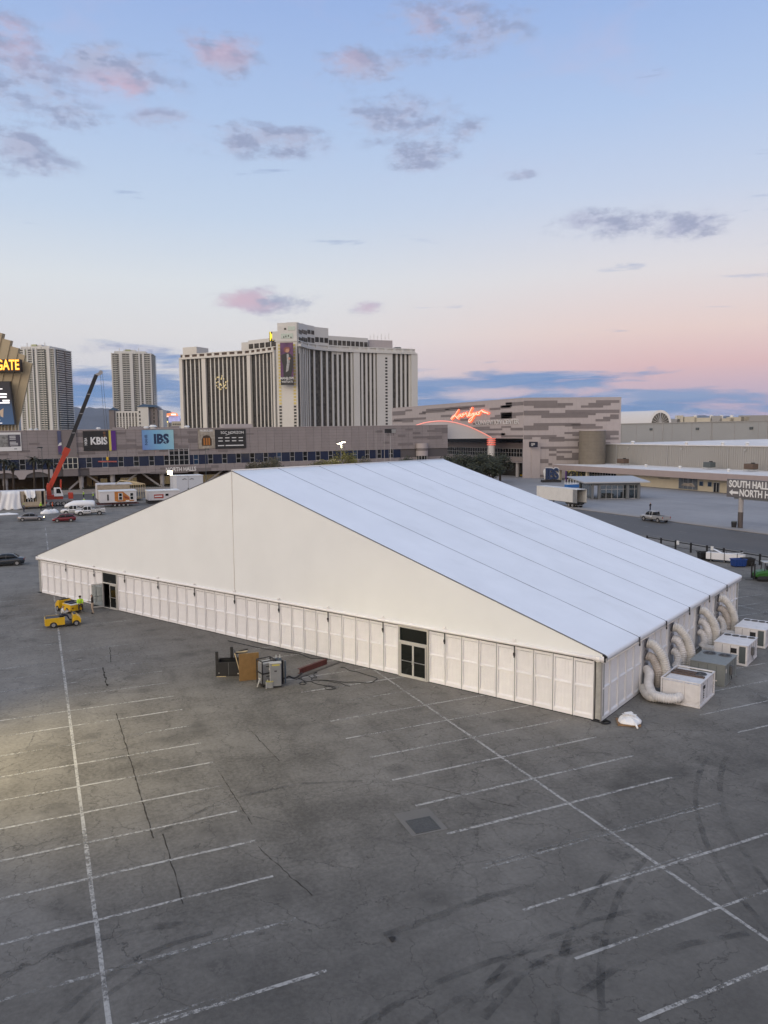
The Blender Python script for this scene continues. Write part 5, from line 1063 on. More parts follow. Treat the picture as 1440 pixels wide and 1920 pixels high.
# ---------------- arched entrance canopy with its neon edge
YC = 250.
cp = thing('entrance_canopy', 'white arched entrance canopy edged with a red neon tube', 'canopy', (0, YC, 0))
arcpx = [(780, 797.5), (800, 792), (825, 789.6), (845, 791), (865, 795.5), (885, 802.5), (905, 812), (921, 820.5)]
AT = [py(x, y, YC) for x, y in arcpx]; AT = crom([(p.x, 0, p.z) for p in AT], 5)
zb_ = py(880, 821.5, YC).z
poly = [(p.x, p.z) for p in AT] + [(AT[-1].x, zb_-.2), (py(780, 800, YC).x, zb_-.2)]
MB().prism(poly, 'y', 0, .6).build('fascia', mat('canopy_white', (.60, .58, .55), .5, var=.04), cp)
MB().box(AT[0].x, AT[-1].x, .6, 9, zb_-.2, zb_+.3).build('canopy_deck', m_panl, cp)
for dz_, mm, r_ in ((.05, m_neon2, .15), ): MB().tube([p+Vector((0, -.12, dz_)) for p in AT], r_, 8).build('neon_tube', mm, cp, smooth=True)
MB().tube([p+Vector((0, -.3, .05)) for p in AT], .07, 6).build('neon_core', m_neon3, cp, smooth=True)
cx = py(922, 845, YC).x
MB().cyl((cx, .4, 0), (cx, .4, zb_-.1), 1.35, n=20).build('round_column', mat('column_white', (.62, .60, .58), .5, var=.04), cp)
for k in range(4): MB().tube([(cx+1.5*math.cos(2*PI*i/20), .4+1.5*math.sin(2*PI*i/20), zb_-.3-.75*k) for i in range(21)], .2, 6, cap=False).build('neon_ring', mat('neon_ring_red', (.6, .12, .09), .3, var=0, emit=(1., .16, .10), es=.5), cp)
# ================================================================ low service building on the right and sheds behind it
lb = thing('service_building', 'long low cream building with flat white roof beside the plaza', 'building', (165., 0, 0))
m_cream = mat('cream_wall', (.52, .47, .36), .7, var=.05, vs=.4); m_fas = mat('mauve_fascia', (.33, .27, .255), .6, var=.04, vs=.4); m_wroof = mat('white_membrane', (.70, .675, .65), .7, var=.16, vs=.18, dirt=.12); m_metal = mat('corrugated_grey', (.34, .33, .31), .55, .1, var=.05)
MB().box(1.6, 26, 60, 214, 0, 3.5).build('wall', m_cream, lb); MB().box(-1.8, 1.2, 60, 220, 3.45, 5.25).build('fascia', m_fas, lb, bevel=.05); MB().box(1.21, 30, 60, 219, 4.9, 5.18).build('roof', m_wroof, lb); MB().box(-1.7, 1.15, 60.1, 219.9, 5.26, 5.30).build('roof_edge', m_wroof, lb)
def lbY(x, y=917): return px(x, y, 165).y
mu = MB().box(1.45, 1.58, lbY(1300), lbY(1265), .2, 3.4).build('mural', mat('mural_blue', (.10, .12, .15), .6, var=.6, vs=.7), lb)
for i in range(5): y_ = lbY(1300)+(lbY(1265)-lbY(1300))*i/4; MB().box(1.42, 1.44, y_-.04, y_+.04, .2, 3.4).build('mural_joint', m_frame, mu)
MB().prism([(lbY(1296)+(lbY(1270)-lbY(1296))*t, 1.0+1.1*math.sin(PI*t)+.25*math.sin(9*t)) for t in [i/14 for i in range(15)]], 'x', 1.40, 1.43).build('mural_figure', mat('mural_pale', (.30, .27, .24), .6, var=.4, vs=1.), mu)
for (a, b_, z0, z1, nm) in ((1303, 1311, 1.4, 2.7, 'window'), (1319, 1327, 1.4, 2.7, 'window'), (1330, 1341, .05, 2.6, 'door')):
    w_ = MB().box(1.5, 1.58, lbY(b_), lbY(a), z0, z1).build(nm, m_wglassb if nm == 'window' else m_wglass, lb); fr = MB()
    for y_ in ((lbY(b_), lbY(a)) if nm == 'window' else (lbY(b_), (lbY(a)+lbY(b_))/2, lbY(a))): fr.box(1.42, 1.52, y_-.09, y_+.09, z0, z1)
    fr.box(1.42, 1.52, lbY(b_), lbY(a), z1-.1, z1+.1); fr.build('frame', m_frame, w_)
MB().box(1.35, 1.58, lbY(1369), lbY(1357), .0, 3.4).build('dark_pier', m_pand, lb); MB().box(1.34, 1.40, lbY(1366), lbY(1359), 1.3, 2.4).build('pale_patch', m_panl, lb)
for i in range(10):
    y_ = lbY(1070)-i*2.6
    if y_ < lbY(1145): break
    g_ = MB().box(1.5, 1.58, y_-2.3, y_, .3, 3.3).build('shop_window', m_wglass, lb); MB().box(1.42, 1.52, y_-.08, y_+.08, .2, 3.4).box(1.42, 1.52, y_-1.25, y_-1.15, .2, 3.4).box(1.42, 1.52, y_-2.4, y_, 2.4, 2.52).build('frame', m_frame, g_)
for y_ in (lbY(1052), lbY(1066), lbY(1103)): MB().box(-.9, -.1, y_-.4, y_+.4, 0, 3.45).build('column', m_cream, lb)
text_mesh('lettering', 'BUSINESS CENTER', .55, m_pand, lb, (1.55, lbY(1237), 2.75), (PI/2, 0, -PI/2), .01)
# corrugated wall above it, one rib at a time
sw = thing('corrugated_shed', 'grey corrugated wall with white roof behind the low building', 'building', (186., 0, 0))
zc = 11.9
MB().box(.1, 134, 40, 226, 4.0, zc).build('wall', m_metal, sw); MB().add([(-.3, 39.8, zc), (134.2, 39.8, zc+1.35), (134.2, 226.2, zc+1.35), (-.3, 226.2, zc), (-.3, 39.8, zc+.25), (134.2, 39.8, zc+1.6), (134.2, 226.2, zc+1.6), (-.3, 226.2, zc+.25)], [(0, 3, 2, 1), (4, 5, 6, 7), (0, 1, 5, 4), (1, 2, 6, 5), (2, 3, 7, 6), (3, 0, 4, 7)]).build('roof', m_wroof, sw)
rib = MB().box(-.02, .1, -.14, .14, 5.2, zc).build('wall_rib', m_metal, sw, (0, 226, 0)); 
for i in range(1, 190):
    o = rib.copy(); COL.objects.link(o); o.location = (0, 226-i*.78, 0)
for (x, y) in ((1, 1178), (1, 1278), (1, 1346), (1, 1392)): v = px(y, 834, 187); MB().cyl((3, v.y, zc+.2), (3, v.y, zc+.9), .5, n=10).cyl((3, v.y, zc+.9), (3, v.y, zc+1.3), .95, .4, n=10).build('roof_vent', mat('cowl_white'), sw)
bw2 = thing('tall_grey_shed', 'taller blank grey exhibition shed behind the corrugated one', 'building', (322., 0, 0))
MB().box(0, 60, 98, 424, 5, 20.95).build('wall', mat('shed_grey', (.34, .345, .34), .6, var=.04, vs=.1), bw2); MB().box(-.3, 60, 97.5, 424.3, 20.95, 21.4).build('roof_edge', m_metal, bw2)
for i in range(22): MB().box(-.05, .0, 424-i*14-.06, 424-i*14+.06, 5, 20.95).build('panel_joint', m_pan, bw2)
# barrel vault with a glazed end
bv_ = thing('barrel_vault', 'white barrel-vaulted roof with a fan-shaped window in its end', 'building', (0, 0, 0))
v0 = pd(1238, 795, 490.); vr = 6.; dirv = Vector((sight(1238, 795).x, sight(1238, 795).y, 0)).normalized(); lat = Vector((dirv.y, -dirv.x, 0)); ax = (-lat*.97 + dirv*.25).normalized(); cr = Vector((-ax.y, ax.x, 0))
if cr.dot(dirv) < 0: cr = -cr
cr = lat*.55 + dirv*.83; cr.normalize(); axd = Vector((cr.y, -cr.x, 0)); axd = axd if axd.dot(lat) < 0 else -axd
bv_.location = (v0.x, v0.y, 0); zb0 = v0.z+.2
# end face spans across lat direction
E0 = -lat*4.6; E1 = lat*4.6
ring = lambda c, r_: [Vector(c)+lat*r_*math.cos(PI*i/20) + Vector((0, 0, r_*1.32*math.sin(PI*i/20))) for i in range(21)]
A0 = Vector((0, 0, zb0)); A1 = Vector((0, 0, zb0)) - lat*44 + dirv*36
mb = MB(); ra = ring(A0, 6.0); rb_ = ring(A1, 6.0); mb.loft([ra, rb_], cap=False, closed=False); mb.build('vault', mat('vault_white', (.62, .62, .62), .4, var=.04), bv_, smooth=True)
MB().loft([ring(A0-dirv*.1, 6.1), ring(A0-dirv*.1, 4.9)], cap=False, closed=False).build('end_ring', mat('vault_white'), bv_)
MB().ngon(ring(A0-dirv*.05, 4.92)).build('fan_glass', m_wglass, bv_)
for i in range(1, 10): a = PI*i/10; MB().bar(A0-dirv*.25, A0-dirv*.25+lat*4.9*math.cos(a)+Vector((0, 0, 6.4*math.sin(a))), .10 if i != 5 else .9, .2).build('fan_mullion', m_frame, bv_)
rt = thing('roof_plant', 'row of pale rooftop plant and pipes on the far shed at right', 'roof plant', pd(1345, 793, 520.)); rt.scale = (1.24, 1.24, 1.24)
dl_ = Vector((math.sin(CAM_YAW), -math.cos(CAM_YAW), 0))
for k, (o_, w_, h_) in enumerate([(-24, 10, 2.0), (-14, 6, 3.2), (-8, 8, 2.6), (-1, 5, 3.4), (4, 7, 2.2), (10, 10, 2.8), (19, 16, 3.6), (-19, 3, 3.8)]): p = dl_*o_; MB().box(-w_/2, w_/2, -1.5, 1.5, 0, h_).build('plant_box', m_cream if k % 3 else m_metal, rt, tuple(p), RA)
for o_ in (-20, -11, -3, 2, 7): p = dl_*o_ + Vector((0, 0, 2)); MB().cyl(p, p+Vector((0, 0, 1.8)), .8, n=10).build('cowl', mat('cowl_white'), rt)
# plant on the low roof
for i, (x, y, w_) in enumerate([(1168, 866, 3.4), (1330, 871, 2.6), (1408, 876, 3.0)]):
    p = px(x, y, 181.); r_ = thing('roof_air_unit', ['wide brown air unit standing on the low white roof at left', 'small dark air unit in the middle of the low white roof', 'dark air unit on the low white roof nearest the right edge'][i], 'air unit', (p.x, p.y, 5.2)); MB().box(-1.1, 1.1, -w_/2, w_/2, .6, 2.1).build('casing', m_rust if i != 1 else m_slate, r_, bevel=.08); MB().box(-1.2, 1.2, -w_/2-.3, w_/2+.3, .35, .5).build('skid', m_caseL, r_)
    for yy in (-w_/2, w_/2):
        for xx in (-1, 1): MB().cyl((xx, yy, 0), (xx, yy, .4), .07, n=6).build('leg', m_caseL, r_)
    MB().cyl((0, -w_*.2, 2.1), (0, -w_*.2, 2.4), .5, n=12).build('fan', m_dark, r_)
for i, (x, y) in enumerate([(1142, 864), (1207, 868), (1211, 875), (1271, 870), (1275, 878), (1366, 884), (1270, 838)]):
    if y < 850: continue
    p = gp(x, y, 5.2); MB_ = MB().cyl((0, 0, 0), (0, 0, .5), .35, n=10).cyl((0, 0, .5), (0, 0, .8), .6, .3, n=10).build('roof_cowl', mat('cowl_white'), lb, (p.x-165, p.y, 5.17))
cy = pd(1110, 850, 282.); ct_ = thing('drum_tower', 'plain round tan drum tower in front of the striped block', 'tower', (cy.x, cy.y, 0))
zt_ = pd(1110, 808, 282.).z; MB().cyl((0, 0, 0), (0, 0, zt_), 4.55, n=40).build('drum', mat('tan_block', (.18, .155, .12), .75, var=.10, vs=.6), ct_, smooth=False); MB().cyl((0, 0, zt_), (0, 0, zt_+.35), 4.75, n=40).build('coping', m_panl, ct_)
for k in range(1, 14): MB().tube([(4.56*math.cos(2*PI*i/40), 4.56*math.sin(2*PI*i/40), zt_*k/14) for i in range(41)], .025, 4, cap=False).build('course_joint', m_joint, ct_)

for i in range(7): y_ = 214-i*24.; MB().cyl((-.12, y_, 5.2), (-.12, y_, zc), .12, n=6).build('downpipe', m_frame, sw); MB().box(-.35, -.05, y_-6.3, y_-5.7, zc-1.2, zc-.8).build('wall_lamp', m_caseL, sw)
for i in range(9): y_ = 410-i*34.; MB().box(-.4, 0, y_-1, y_+1, 17.2, 18.4).build('louvre', m_slate, bw2); MB().cyl((-.2, y_-9, 5), (-.2, y_-9, 20.9), .2, n=6).build('downpipe', m_frame, bw2)
# ================================================================ plaza furniture on the right
kr = math.atan2(146.2-150.3, 134.4-123.4)
ks = thing('glass_shelter', 'grey steel and glass shelter with a broad flat roof on the plaza', 'shelter', (123.4, 150.3, 0), kr)
m_stl = mat('shelter_steel', (.16, .17, .175), .45, .3, var=.05); m_sroof = mat('shelter_roof', (.42, .43, .44), .5, .2, var=.06)
KW, KD = 11.6, 9.0
MB().add([(-2.6, -1.6, 4.0), (KW+2.2, -1.6, 4.0), (KW+2.6, KD+2, 4.75), (-3.0, KD+2, 4.75), (-2.6, -1.6, 4.3), (KW+2.2, -1.6, 4.3), (KW+2.6, KD+2, 5.05), (-3.0, KD+2, 5.05)], [(0, 3, 2, 1), (4, 5, 6, 7), (0, 1, 5, 4), (1, 2, 6, 5), (2, 3, 7, 6), (3, 0, 4, 7)]).build('roof', m_sroof, ks)
MB().box(-.2, KW+.2, -.15, .15, 3.35, 3.95).box(-.2, KW+.2, KD-.15, KD+.15, 3.35, 4.4).box(-.2, .12, .15, KD-.15, 3.35, 4.2).box(KW-.12, KW+.2, .15, KD-.15, 3.35, 4.2).build('beam', m_stl, ks)
for (x, y) in ((0, 0), (1.6, -.25), (KW-.2, -.25), (KW, 0), (0, KD), (KW, KD), (8.6, -.25)): MB().box(x-.3, x+.3, y-.3, y+.3, 0, 3.5).build('post', m_stl, ks)
for i in range(7):
    x0 = 2.0+i*1.42
    MB().box(x0+.05, x0+1.37, -.02, .02, .15, 3.3).build('pane', m_sg, ks); MB().box(x0-.05, x0+.05, -.08, .08, 0, 3.35).box(x0+.05, x0+1.37, -.06, .06, 2.35, 2.45).box(x0+.05, x0+1.37, -.06, .06, .05, .15).build('pane_frame', m_frame, ks)
for i in range(5): y0 = .5+i*1.65; MB().box(KW-.02, KW+.02, y0+.05, y0+1.6, .15, 3.3).build('pane', m_sg, ks); MB().box(-.02, .02, y0+.05, y0+1.6, .15, 3.3).build('pane', m_sg, ks); MB().box(KW-.06, KW+.06, y0-.05, y0+.05, 0, 3.35).box(-.06, .06, y0-.05, y0+.05, 0, 3.35).build('pane_frame', m_frame, ks)
MB().box(4, 6.5, 3, 5, 0, 1.1).build('desk', m_panl, ks, bevel=.05); MB().box(8, 8.8, 2, 2.6, 0, 1.5).build('turnstile', m_slate, ks, bevel=.05)
# directional sign
sp = thing('direction_sign', 'large grey road sign reading SOUTH HALL and NORTH on one round post', 'sign', (107.9, 93.3, 0))
ydeg = -PI/2
MB().cyl((0, 0, 0), (0, 0, 2.7), .42, n=16).build('post_lower', mat('post_brown', (.085, .07, .065), .6), sp); MB().cyl((0, 0, 2.7), (0, 0, 5.2), .40, n=16).build('post_upper', m_colm, sp); MB().box(-.3, .5, -6, 1.2, 4.9, 5.15).build('bracket', m_stl, sp)
MB().box(-.42, .1, -11.5, 2.7, 5.15, 8.2).build('panel', mat('sign_grey', (.12, .115, .12), .5, var=.05), sp, bevel=.03); MB().box(-.44, -.425, -11.5, 2.7, 6.95, 7.8).build('panel_band', mat('sign_grey_pale', (.17, .165, .17), .5), sp)
text_mesh('lettering', 'SOUTH HALL', 1.62, m_wht, sp, (-.46, 2.2, 7.35), (PI/2, 0, -PI/2), .02, .045, .80, 'LEFT'); text_mesh('lettering', 'NORTH HALL', 1.62, m_wht, sp, (-.46, .05, 5.92), (PI/2, 0, -PI/2), .02, .045, .80, 'LEFT')
MB().prism([(2.15, 5.95), (1.45, 6.45), (1.45, 6.15), (.25, 6.15), (.25, 5.75), (1.45, 5.75), (1.45, 5.45)], 'x', -.47, -.43).build('arrow', m_wht, sp)
bn = thing('litter_bin', 'black litter bin beside the sign post', 'bin', gp(1376, 990)); MB().tube([(0, 0, 0), (0, 0, .1), (0, 0, .95), (0, 0, 1.05)], [.36, .38, .46, .44], 14).build('drum', m_blk, bn); MB().tube([(0, 0, 1.05), (0, 0, 1.2)], [.48, .36], 14).build('lid', m_slate, bn)
# crowd-barrier fence
fn = thing('post_fence', 'black post and rail fence along the road edge behind the tent', 'fence', (80, 0, 0))
for k in range(-2, 12):
    y = 79.73-2.73*k; MB().box(-.09, .09, y-.09, y+.09, 0, 1.36).build('post', m_blk, fn); MB().box(-.035, .035, y-2.64, y-.09, 1.06, 1.18).build('top_rail', m_blk, fn); MB().box(-.02, .02, y-2.64, y-.09, .40, .46).build('low_rail', m_blk, fn)
for y in (79.2, 73.3): MB().box(-.16, -.11, y-.22, y+.22, .82, 1.36).build('notice', m_wht, fn)
def bin_box(nm, label, cat, p, rz, L, Wd, H, mm):
    t = thing(nm, label, cat, p, rz)
    MB().loft([[(-L/2*k, -Wd/2*k, z), (L/2*k, -Wd/2*k, z), (L/2*k, Wd/2*k, z), (-L/2*k, Wd/2*k, z)] for k, z in ((.9, .1), (1., H), (.94, H), (.86, .2))], cap=False).build('tub', mm, t); MB().box(-L*.43, L*.43, -Wd*.43, Wd*.43, .1, .2).build('floor', mm, t)
    for k in range(5): x = -L/2+.1+k*(L-.2)/4; MB().box(x-.04, x+.04, -Wd/2-.05, -Wd/2+.0, .2, H).build('stiffener', mm, t)
    MB().box(-L/2-.06, L/2+.06, -Wd/2-.06, -Wd/2, H-.1, H+.02).box(-L/2-.06, L/2+.06, Wd/2, Wd/2+.06, H-.1, H+.02).box(-L/2-.06, -L/2, -Wd/2, Wd/2, H-.1, H+.02).box(L/2, L/2+.06, -Wd/2, Wd/2, H-.1, H+.02).build('rim', mm, t)
    for x in (-L*.38, L*.38): MB().cyl((x, -Wd*.4, .08), (x, Wd*.4, .08), .08, n=8).build('castor', m_tyre, t)
    return t
m_blue = mat('bin_blue', (.012, .05, .22), .4, var=.1, dirt=.1)
bin_box('skip_bin', 'blue plastic skip bin near the tent corner', 'bin', gp(1386, 1064)+Vector((.4, .5, 0)), R_(-20), 1.55, 1.0, .95, m_blue)
bin_box('skip_bin', 'black skip bin right behind the blue bin', 'bin', gp(1404, 1063)+Vector((.5, .6, 0)), R_(-25), 1.3, 1.0, .95, m_blk)
bin_box('skip_bin', 'black skip bin by the fence at the left end of the white panels', 'bin', gp(1325, 1050)+Vector((.2, .5, 0)), R_(-20), 1.6, 1.1, .95, m_blk)
pc = thing('panel_cart', 'low cart stacked with long white panels beside the fence', 'cart', gp(1358, 1056)+Vector((.7, .5, 0)), R_(-62))
MB().box(-2.3, 2.3, -.5, .5, .22, .30).build('deck', m_blk, pc)
for k in range(6): MB().box(-2.2+.05*(k % 2), 2.15+.04*(k % 3), -.42+.14*k, -.32+.14*k, .30, 1.12).build('white_panel', m_panel, pc)
for x in (-1.6, 0, 1.5): MB().box(x-.03, x+.03, -.52, -.48, .2, 1.3).box(x-.03, x+.03, .5, .54, .2, 1.3).build('stake', m_blk, pc); wheel(pc, x, 0, .11, .8)
MB().obox((-.9, .1, 1.3), (1.2, .5, .05), Matrix.Rotation(R_(24), 3, 'Y')).obox((1.3, .0, 1.22), (1.5, .3, .05), Matrix.Rotation(R_(-10), 3, 'Y')).build('loose_sheet', m_wrap, pc)
# show letters by the entrance
ib = thing('letter_display', 'free-standing navy IBS letters on a black plinth outside the block', 'letter display', gp(1033, 904), RA); ib.scale = (1.18, 1.18, 1.18)
MB().box(-2.6, 2.6, -1.2, 1.2, 0, .6).build('plinth', m_blk, ib)
for k, ch in enumerate('IBS'): xk = (-1.35, -.15, 1.2)[k]; text_mesh('letter', ch, 4.2, m_nv, ib, (xk, -.6, 2.2), depth=.35, bold=.16, sx=.78); text_mesh('letter_back', ch, 4.2, m_wht, ib, (xk+.14, -.1, 2.22), depth=.34, bold=.26, sx=.80)
MB().prism([(-2.1, 2.9), (-1.7, .7), (2.0, .6), (2.3, 1.5), (2.2, 3.6), (-1.9, 3.6)], 'y', .2, .7).build('white_back', m_wht, ib, bevel=.1)
kb = thing('letter_display', 'free-standing black and yellow KBIS letters partly behind the shelter', 'letter display', gp(1077, 903), RA)
MB().box(-3, 4.4, -1, 1, 0, .4).build('plinth', m_blk, kb)
for k, ch in enumerate('KBIS'): xk = -1.9+1.55*k; text_mesh('letter', ch, 3.7, m_prk, kb, (xk, -.5, 2.0), depth=.3, bold=.12, sx=.8); text_mesh('letter_back', ch, 3.7, mat('print_yellow'), kb, (xk+.1, 0, 2.0), depth=.28, bold=.24, sx=.84)
MB().box(-3.0, -2.55, -.3, .3, .4, 3.6).build('purple_end', mat('print_purple'), kb)
ti = thing('ticket_table', 'small blue-clothed table behind the white trailer', 'table', gp(1073, 914)); MB().box(-2.2, 2.2, -.9, .9, 0, 1.0).build('blue_cloth', mat('cloth_table_blue', (.03, .14, .40), .7), ti, bevel=.03); MB().box(-2.3, 2.3, -1, 1, 1.0, 1.1).build('top', m_wht, ti)
for k in range(5): MB().box(-2.0+k, -1.9+k, .9, 1.0, 0, 2.4).build('backdrop_pole', m_wht, ti)
# yellow hire carts and bollards outside the doors
for i, (x, y) in enumerate(((985, 893), (996, 894), (978, 893.5))):
    t = thing('hire_cart', ('yellow hire cart in the dark entrance, middle of three', 'yellow hire cart in the dark entrance, rightmost of three', 'yellow hire cart in the dark entrance, leftmost of three')[i], 'cart', gp(x, y), R_(20*i), 'yellow hire carts in the entrance'); MB().box(-.9, .9, -.5, .5, .3, .75).build('body', m_yel, t, bevel=.08); MB().box(-.6, -.2, -.45, .45, .75, 1.2).build('seat', m_seat, t, bevel=.05); [wheel(t, a, b_, .22, .14) for a in (-.6, .6) for b_ in (-.45, .45)]
# ================================================================ the building site on the left
def pbox(x0, x1, yb, Y): a = py(x0, yb, Y); b_ = py(x1, yb, Y); return a, b_
m_sheath = mat('house_wrap_white', (.62, .60, .59), .6, var=.08, vs=.5, dirt=.1); m_ply2 = mat('sheathing_ply', (.40, .33, .24), .7, var=.15, vs=1.); m_osb = mat('osb_floor', (.28, .21, .13), .8, var=.2)
def module(nm, label, x0, x1, ytop, ybot, Y, dep, m_, roof=True, cat='module', rz=0.):
    a = gp((x0+x1)/2, ybot); s_ = Y/a.y if Y else 1; c = py((x0+x1)/2, ybot, Y) if Y else a; base = Vector((c.x, c.y, 0)); w_ = (py(x1, ybot, base.y)-py(x0, ybot, base.y)).x; h_ = py((x0+x1)/2, ytop, base.y).z
    t = thing(nm, label, cat, base, rz); return t, w_, h_
# draped open module at the far left
t, w_, h_ = module('house_module', 'unfinished house module with open doorway, half under white sheeting', -34, 87, 921, 957, 190., 4, m_ply2)
z0 = .7; dpt = 4.2
MB().box(-w_/2, w_/2, 0, dpt, z0-.25, z0).build('floor', m_osb, t); MB().box(-w_/2, w_/2, 0, dpt, h_-.15, h_).build('roof', m_sheath, t); MB().box(-w_/2, w_/2, dpt-.12, dpt, z0, h_-.15).build('back_wall', m_soff, t)
for (a, b_) in ((-.5, .12), (.20, .36), (.60, .66), (.86, .94), (.98, 1.0)): MB().box(-w_/2+(a+.0)*w_ if a >= 0 else -w_/2, -w_/2+b_*w_, -.06, .06, z0, h_-.15).build('wall_sheet', m_ply2 if a > .3 else m_sheath, t)
MB().box(-w_/2+.66*w_, -w_/2+.86*w_, -.06, .06, h_-.85, h_-.15).box(-w_/2+.66*w_, -w_/2+.86*w_, -.06, .06, z0, z0+.9).build('wall_sheet', m_ply2, t)
for k in range(9): MB().box(-w_/2+(.36+.08*k)*w_-.05, -w_/2+(.36+.08*k)*w_+.05, -.02, .1, z0, h_-.15).build('stud', m_cor, t)
MB().box(-w_/2+.73*w_, -w_/2+.80*w_, -.10, -.07, z0+1.0, z0+1.9).build('window', m_wglass, t); MB().box(-w_/2+.72*w_, -w_/2+.73*w_, -.12, -.06, z0+.9, z0+2.0).box(-w_/2+.80*w_, -w_/2+.81*w_, -.12, -.06, z0+.9, z0+2.0).box(-w_/2+.764*w_, -w_/2+.772*w_, -.12, -.10, z0+1.0, z0+1.9).box(-w_/2+.73*w_, -w_/2+.80*w_, -.12, -.1, z0+1.42, z0+1.48).build('window_frame', m_wht, t)
for x in (-.4, -.2, 0., .2, .4): MB().box(x*w_-.3, x*w_+.3, .4, 3.8, 0, z0-.25).build('crib', m_trim, t)
def drape(label, cx, Y, top, wdt, fall, seed, flare=1.5):
    g = MB(); n, m2 = 18, 12; vs = []
    for i in range(n+1):
        for j in range(m2+1):
            u = i/n-.5; v = j/m2; k = 1+(flare-1)*v**1.6
            fold = (.22*math.sin(u*9+seed)+.14*math.sin(u*23+2*seed+v*3))*(.3+v)
            z = top - fall*v*(1-.12*math.sin(u*9+seed)**2) if v > .12 else top + .06*math.sin(u*12)
            y = .5*(1-v/.12) if v < .12 else 0
            vs.append((cx+u*wdt*k+.1*math.sin(v*5+seed), Y-.22-.35*v+y-fold*.8, max(.04+.1*abs(fold), z)))
    g.add(vs, [(i*(m2+1)+j, (i+1)*(m2+1)+j, (i+1)*(m2+1)+j+1, i*(m2+1)+j+1) for i in range(n) for j in range(m2)])
    o = g.build('plastic_drape', m_wrap, None, smooth=True); o.modifiers.new('thick', 'SOLIDIFY').thickness = .02; return tag(o, label, 'plastic sheet')
drape('long white plastic sheet hanging to the ground from the draped module', py(20, 940, 190).x, 190., h_+.05, 3.6, h_+.4, 1., 1.35)
drape('short white plastic sheet slung over the module roof edge at right', py(57, 930, 190).x, 190., h_+.1, 2.2, 1.9, 4., .8)
pu = heap('plastic_sheet', 'white plastic sheet puddled on the asphalt under the draped module', 'plastic sheet', gp(12, 965), 0, 2.4, .8, .35, 8.1, m_wrap)
# framed module behind
t, w_, h_ = module('house_module', 'half-framed house module with bare timber studs behind the orange and white one', 184, 268, 907, 942, 201., 5, m_cor)
MB().box(-w_/2, w_/2, 0, 6, .5, .75).build('floor', m_osb, t); MB().box(-w_/2, w_*.22, -.05, .05, .75, h_-.3).build('wall_sheet', m_ply2, t); MB().box(-w_/2-.05, -w_/2+.05, 0, 6, .75, h_-.2).build('end_wall', m_sheath, t); MB().box(-w_/2, w_*.28, -.1, 6, h_-.2, h_).build('roof', m_sheath, t)
for k in range(7): MB().box(w_*.25+k*.55, w_*.25+k*.55+.1, -.05, .05, .75, h_-.3).build('stud', m_cor, t); MB().bar((w_*.25+k*.55, 0, h_-.25), (w_*.25+k*.55-1.2, 5.5, h_-.1), .1, .2).build('rafter', m_cor, t)
MB().box(w_*.22, w_/2, -.08, .08, h_-.4, h_-.2).build('top_plate', m_cor, t); MB().bar((-w_*.1, 0, h_), (w_*.05, 3, h_+.7), .12, .2).bar((w_*.05, 3, h_+.7), (w_*.4, 1, h_+.2), .12, .2).build('ridge_timber', m_cor, t)
for x in (-.35, .35): MB().box(x*w_-.4, x*w_+.4, .5, 5.5, 0, .5).build('crib', m_trim, t)
# white and orange module on a trailer
t, w_, h_ = module('house_module', 'white box module with orange printed panel and two windows', 188, 257, 921.5, 949, 186., 5, m_wht); z0 = 1.0
MB().box(-w_/2, w_/2, 0, 4.6, z0, h_).build('box', m_sheath, t, bevel=.05); MB().box(-w_/2-.1, w_/2+.1, -.1, 4.7, h_, h_+.15).build('roof', m_wht, t)
zf = lambda k: z0+(h_-z0)*k
MB().prism([(-w_*.10, zf(.14)), (-w_*.10, zf(.98)), (w_*.13, zf(.98)), (w_*.44, zf(.10)), (-w_*.02, zf(.04))], 'y', -.03, -.01).build('orange_print', mat('print_orange', (.46, .17, .03), .5, var=.25, vs=1.3), t); MB().prism([(w_*.13, zf(.62)), (w_*.26, zf(.48)), (w_*.32, zf(.28)), (w_*.18, zf(.34))], 'y', -.05, -.035).build('red_mark', mat('print_brick', (.26, .05, .02), .5), t); MB().box(w_*.2, w_*.3, -.05, -.03, zf(.05), zf(.18)).build('arrow_mark', m_wht, t)
for (a, b_) in ((.03, .10), (.34, .41)): w2_ = MB().box(w_*a-.1, w_*b_, -.06, -.04, zf(.24), zf(.82)).build('window', m_wglass, t); MB().box(w_*a-.22, w_*a-.1, -.09, -.03, zf(.2), zf(.86)).box(w_*b_, w_*b_+.12, -.09, -.03, zf(.2), zf(.86)).box(w_*a-.1, w_*b_, -.09, -.03, zf(.82), zf(.86)).box(w_*a-.1, w_*b_, -.09, -.03, zf(.2), zf(.24)).box(w_*a-.1, w_*b_, -.09, -.05, zf(.51), zf(.55)).build('window_frame', m_wht, w2_)
MB().box(-w_*.30, -w_*.26, -.05, -.01, zf(.2), zf(.75)).build('slot', m_prk, t); MB().box(-w_/2-.6, w_/2+.5, .3, .6, .55, .8).box(-w_/2-.6, w_/2+.5, 3.8, 4.1, .55, .8).build('chassis', mat('oxide_red'), t)
for k in range(4):
    for y in (.2, 4.3): wheel(t, -w_*.1+k*.95, y, .36, .25)
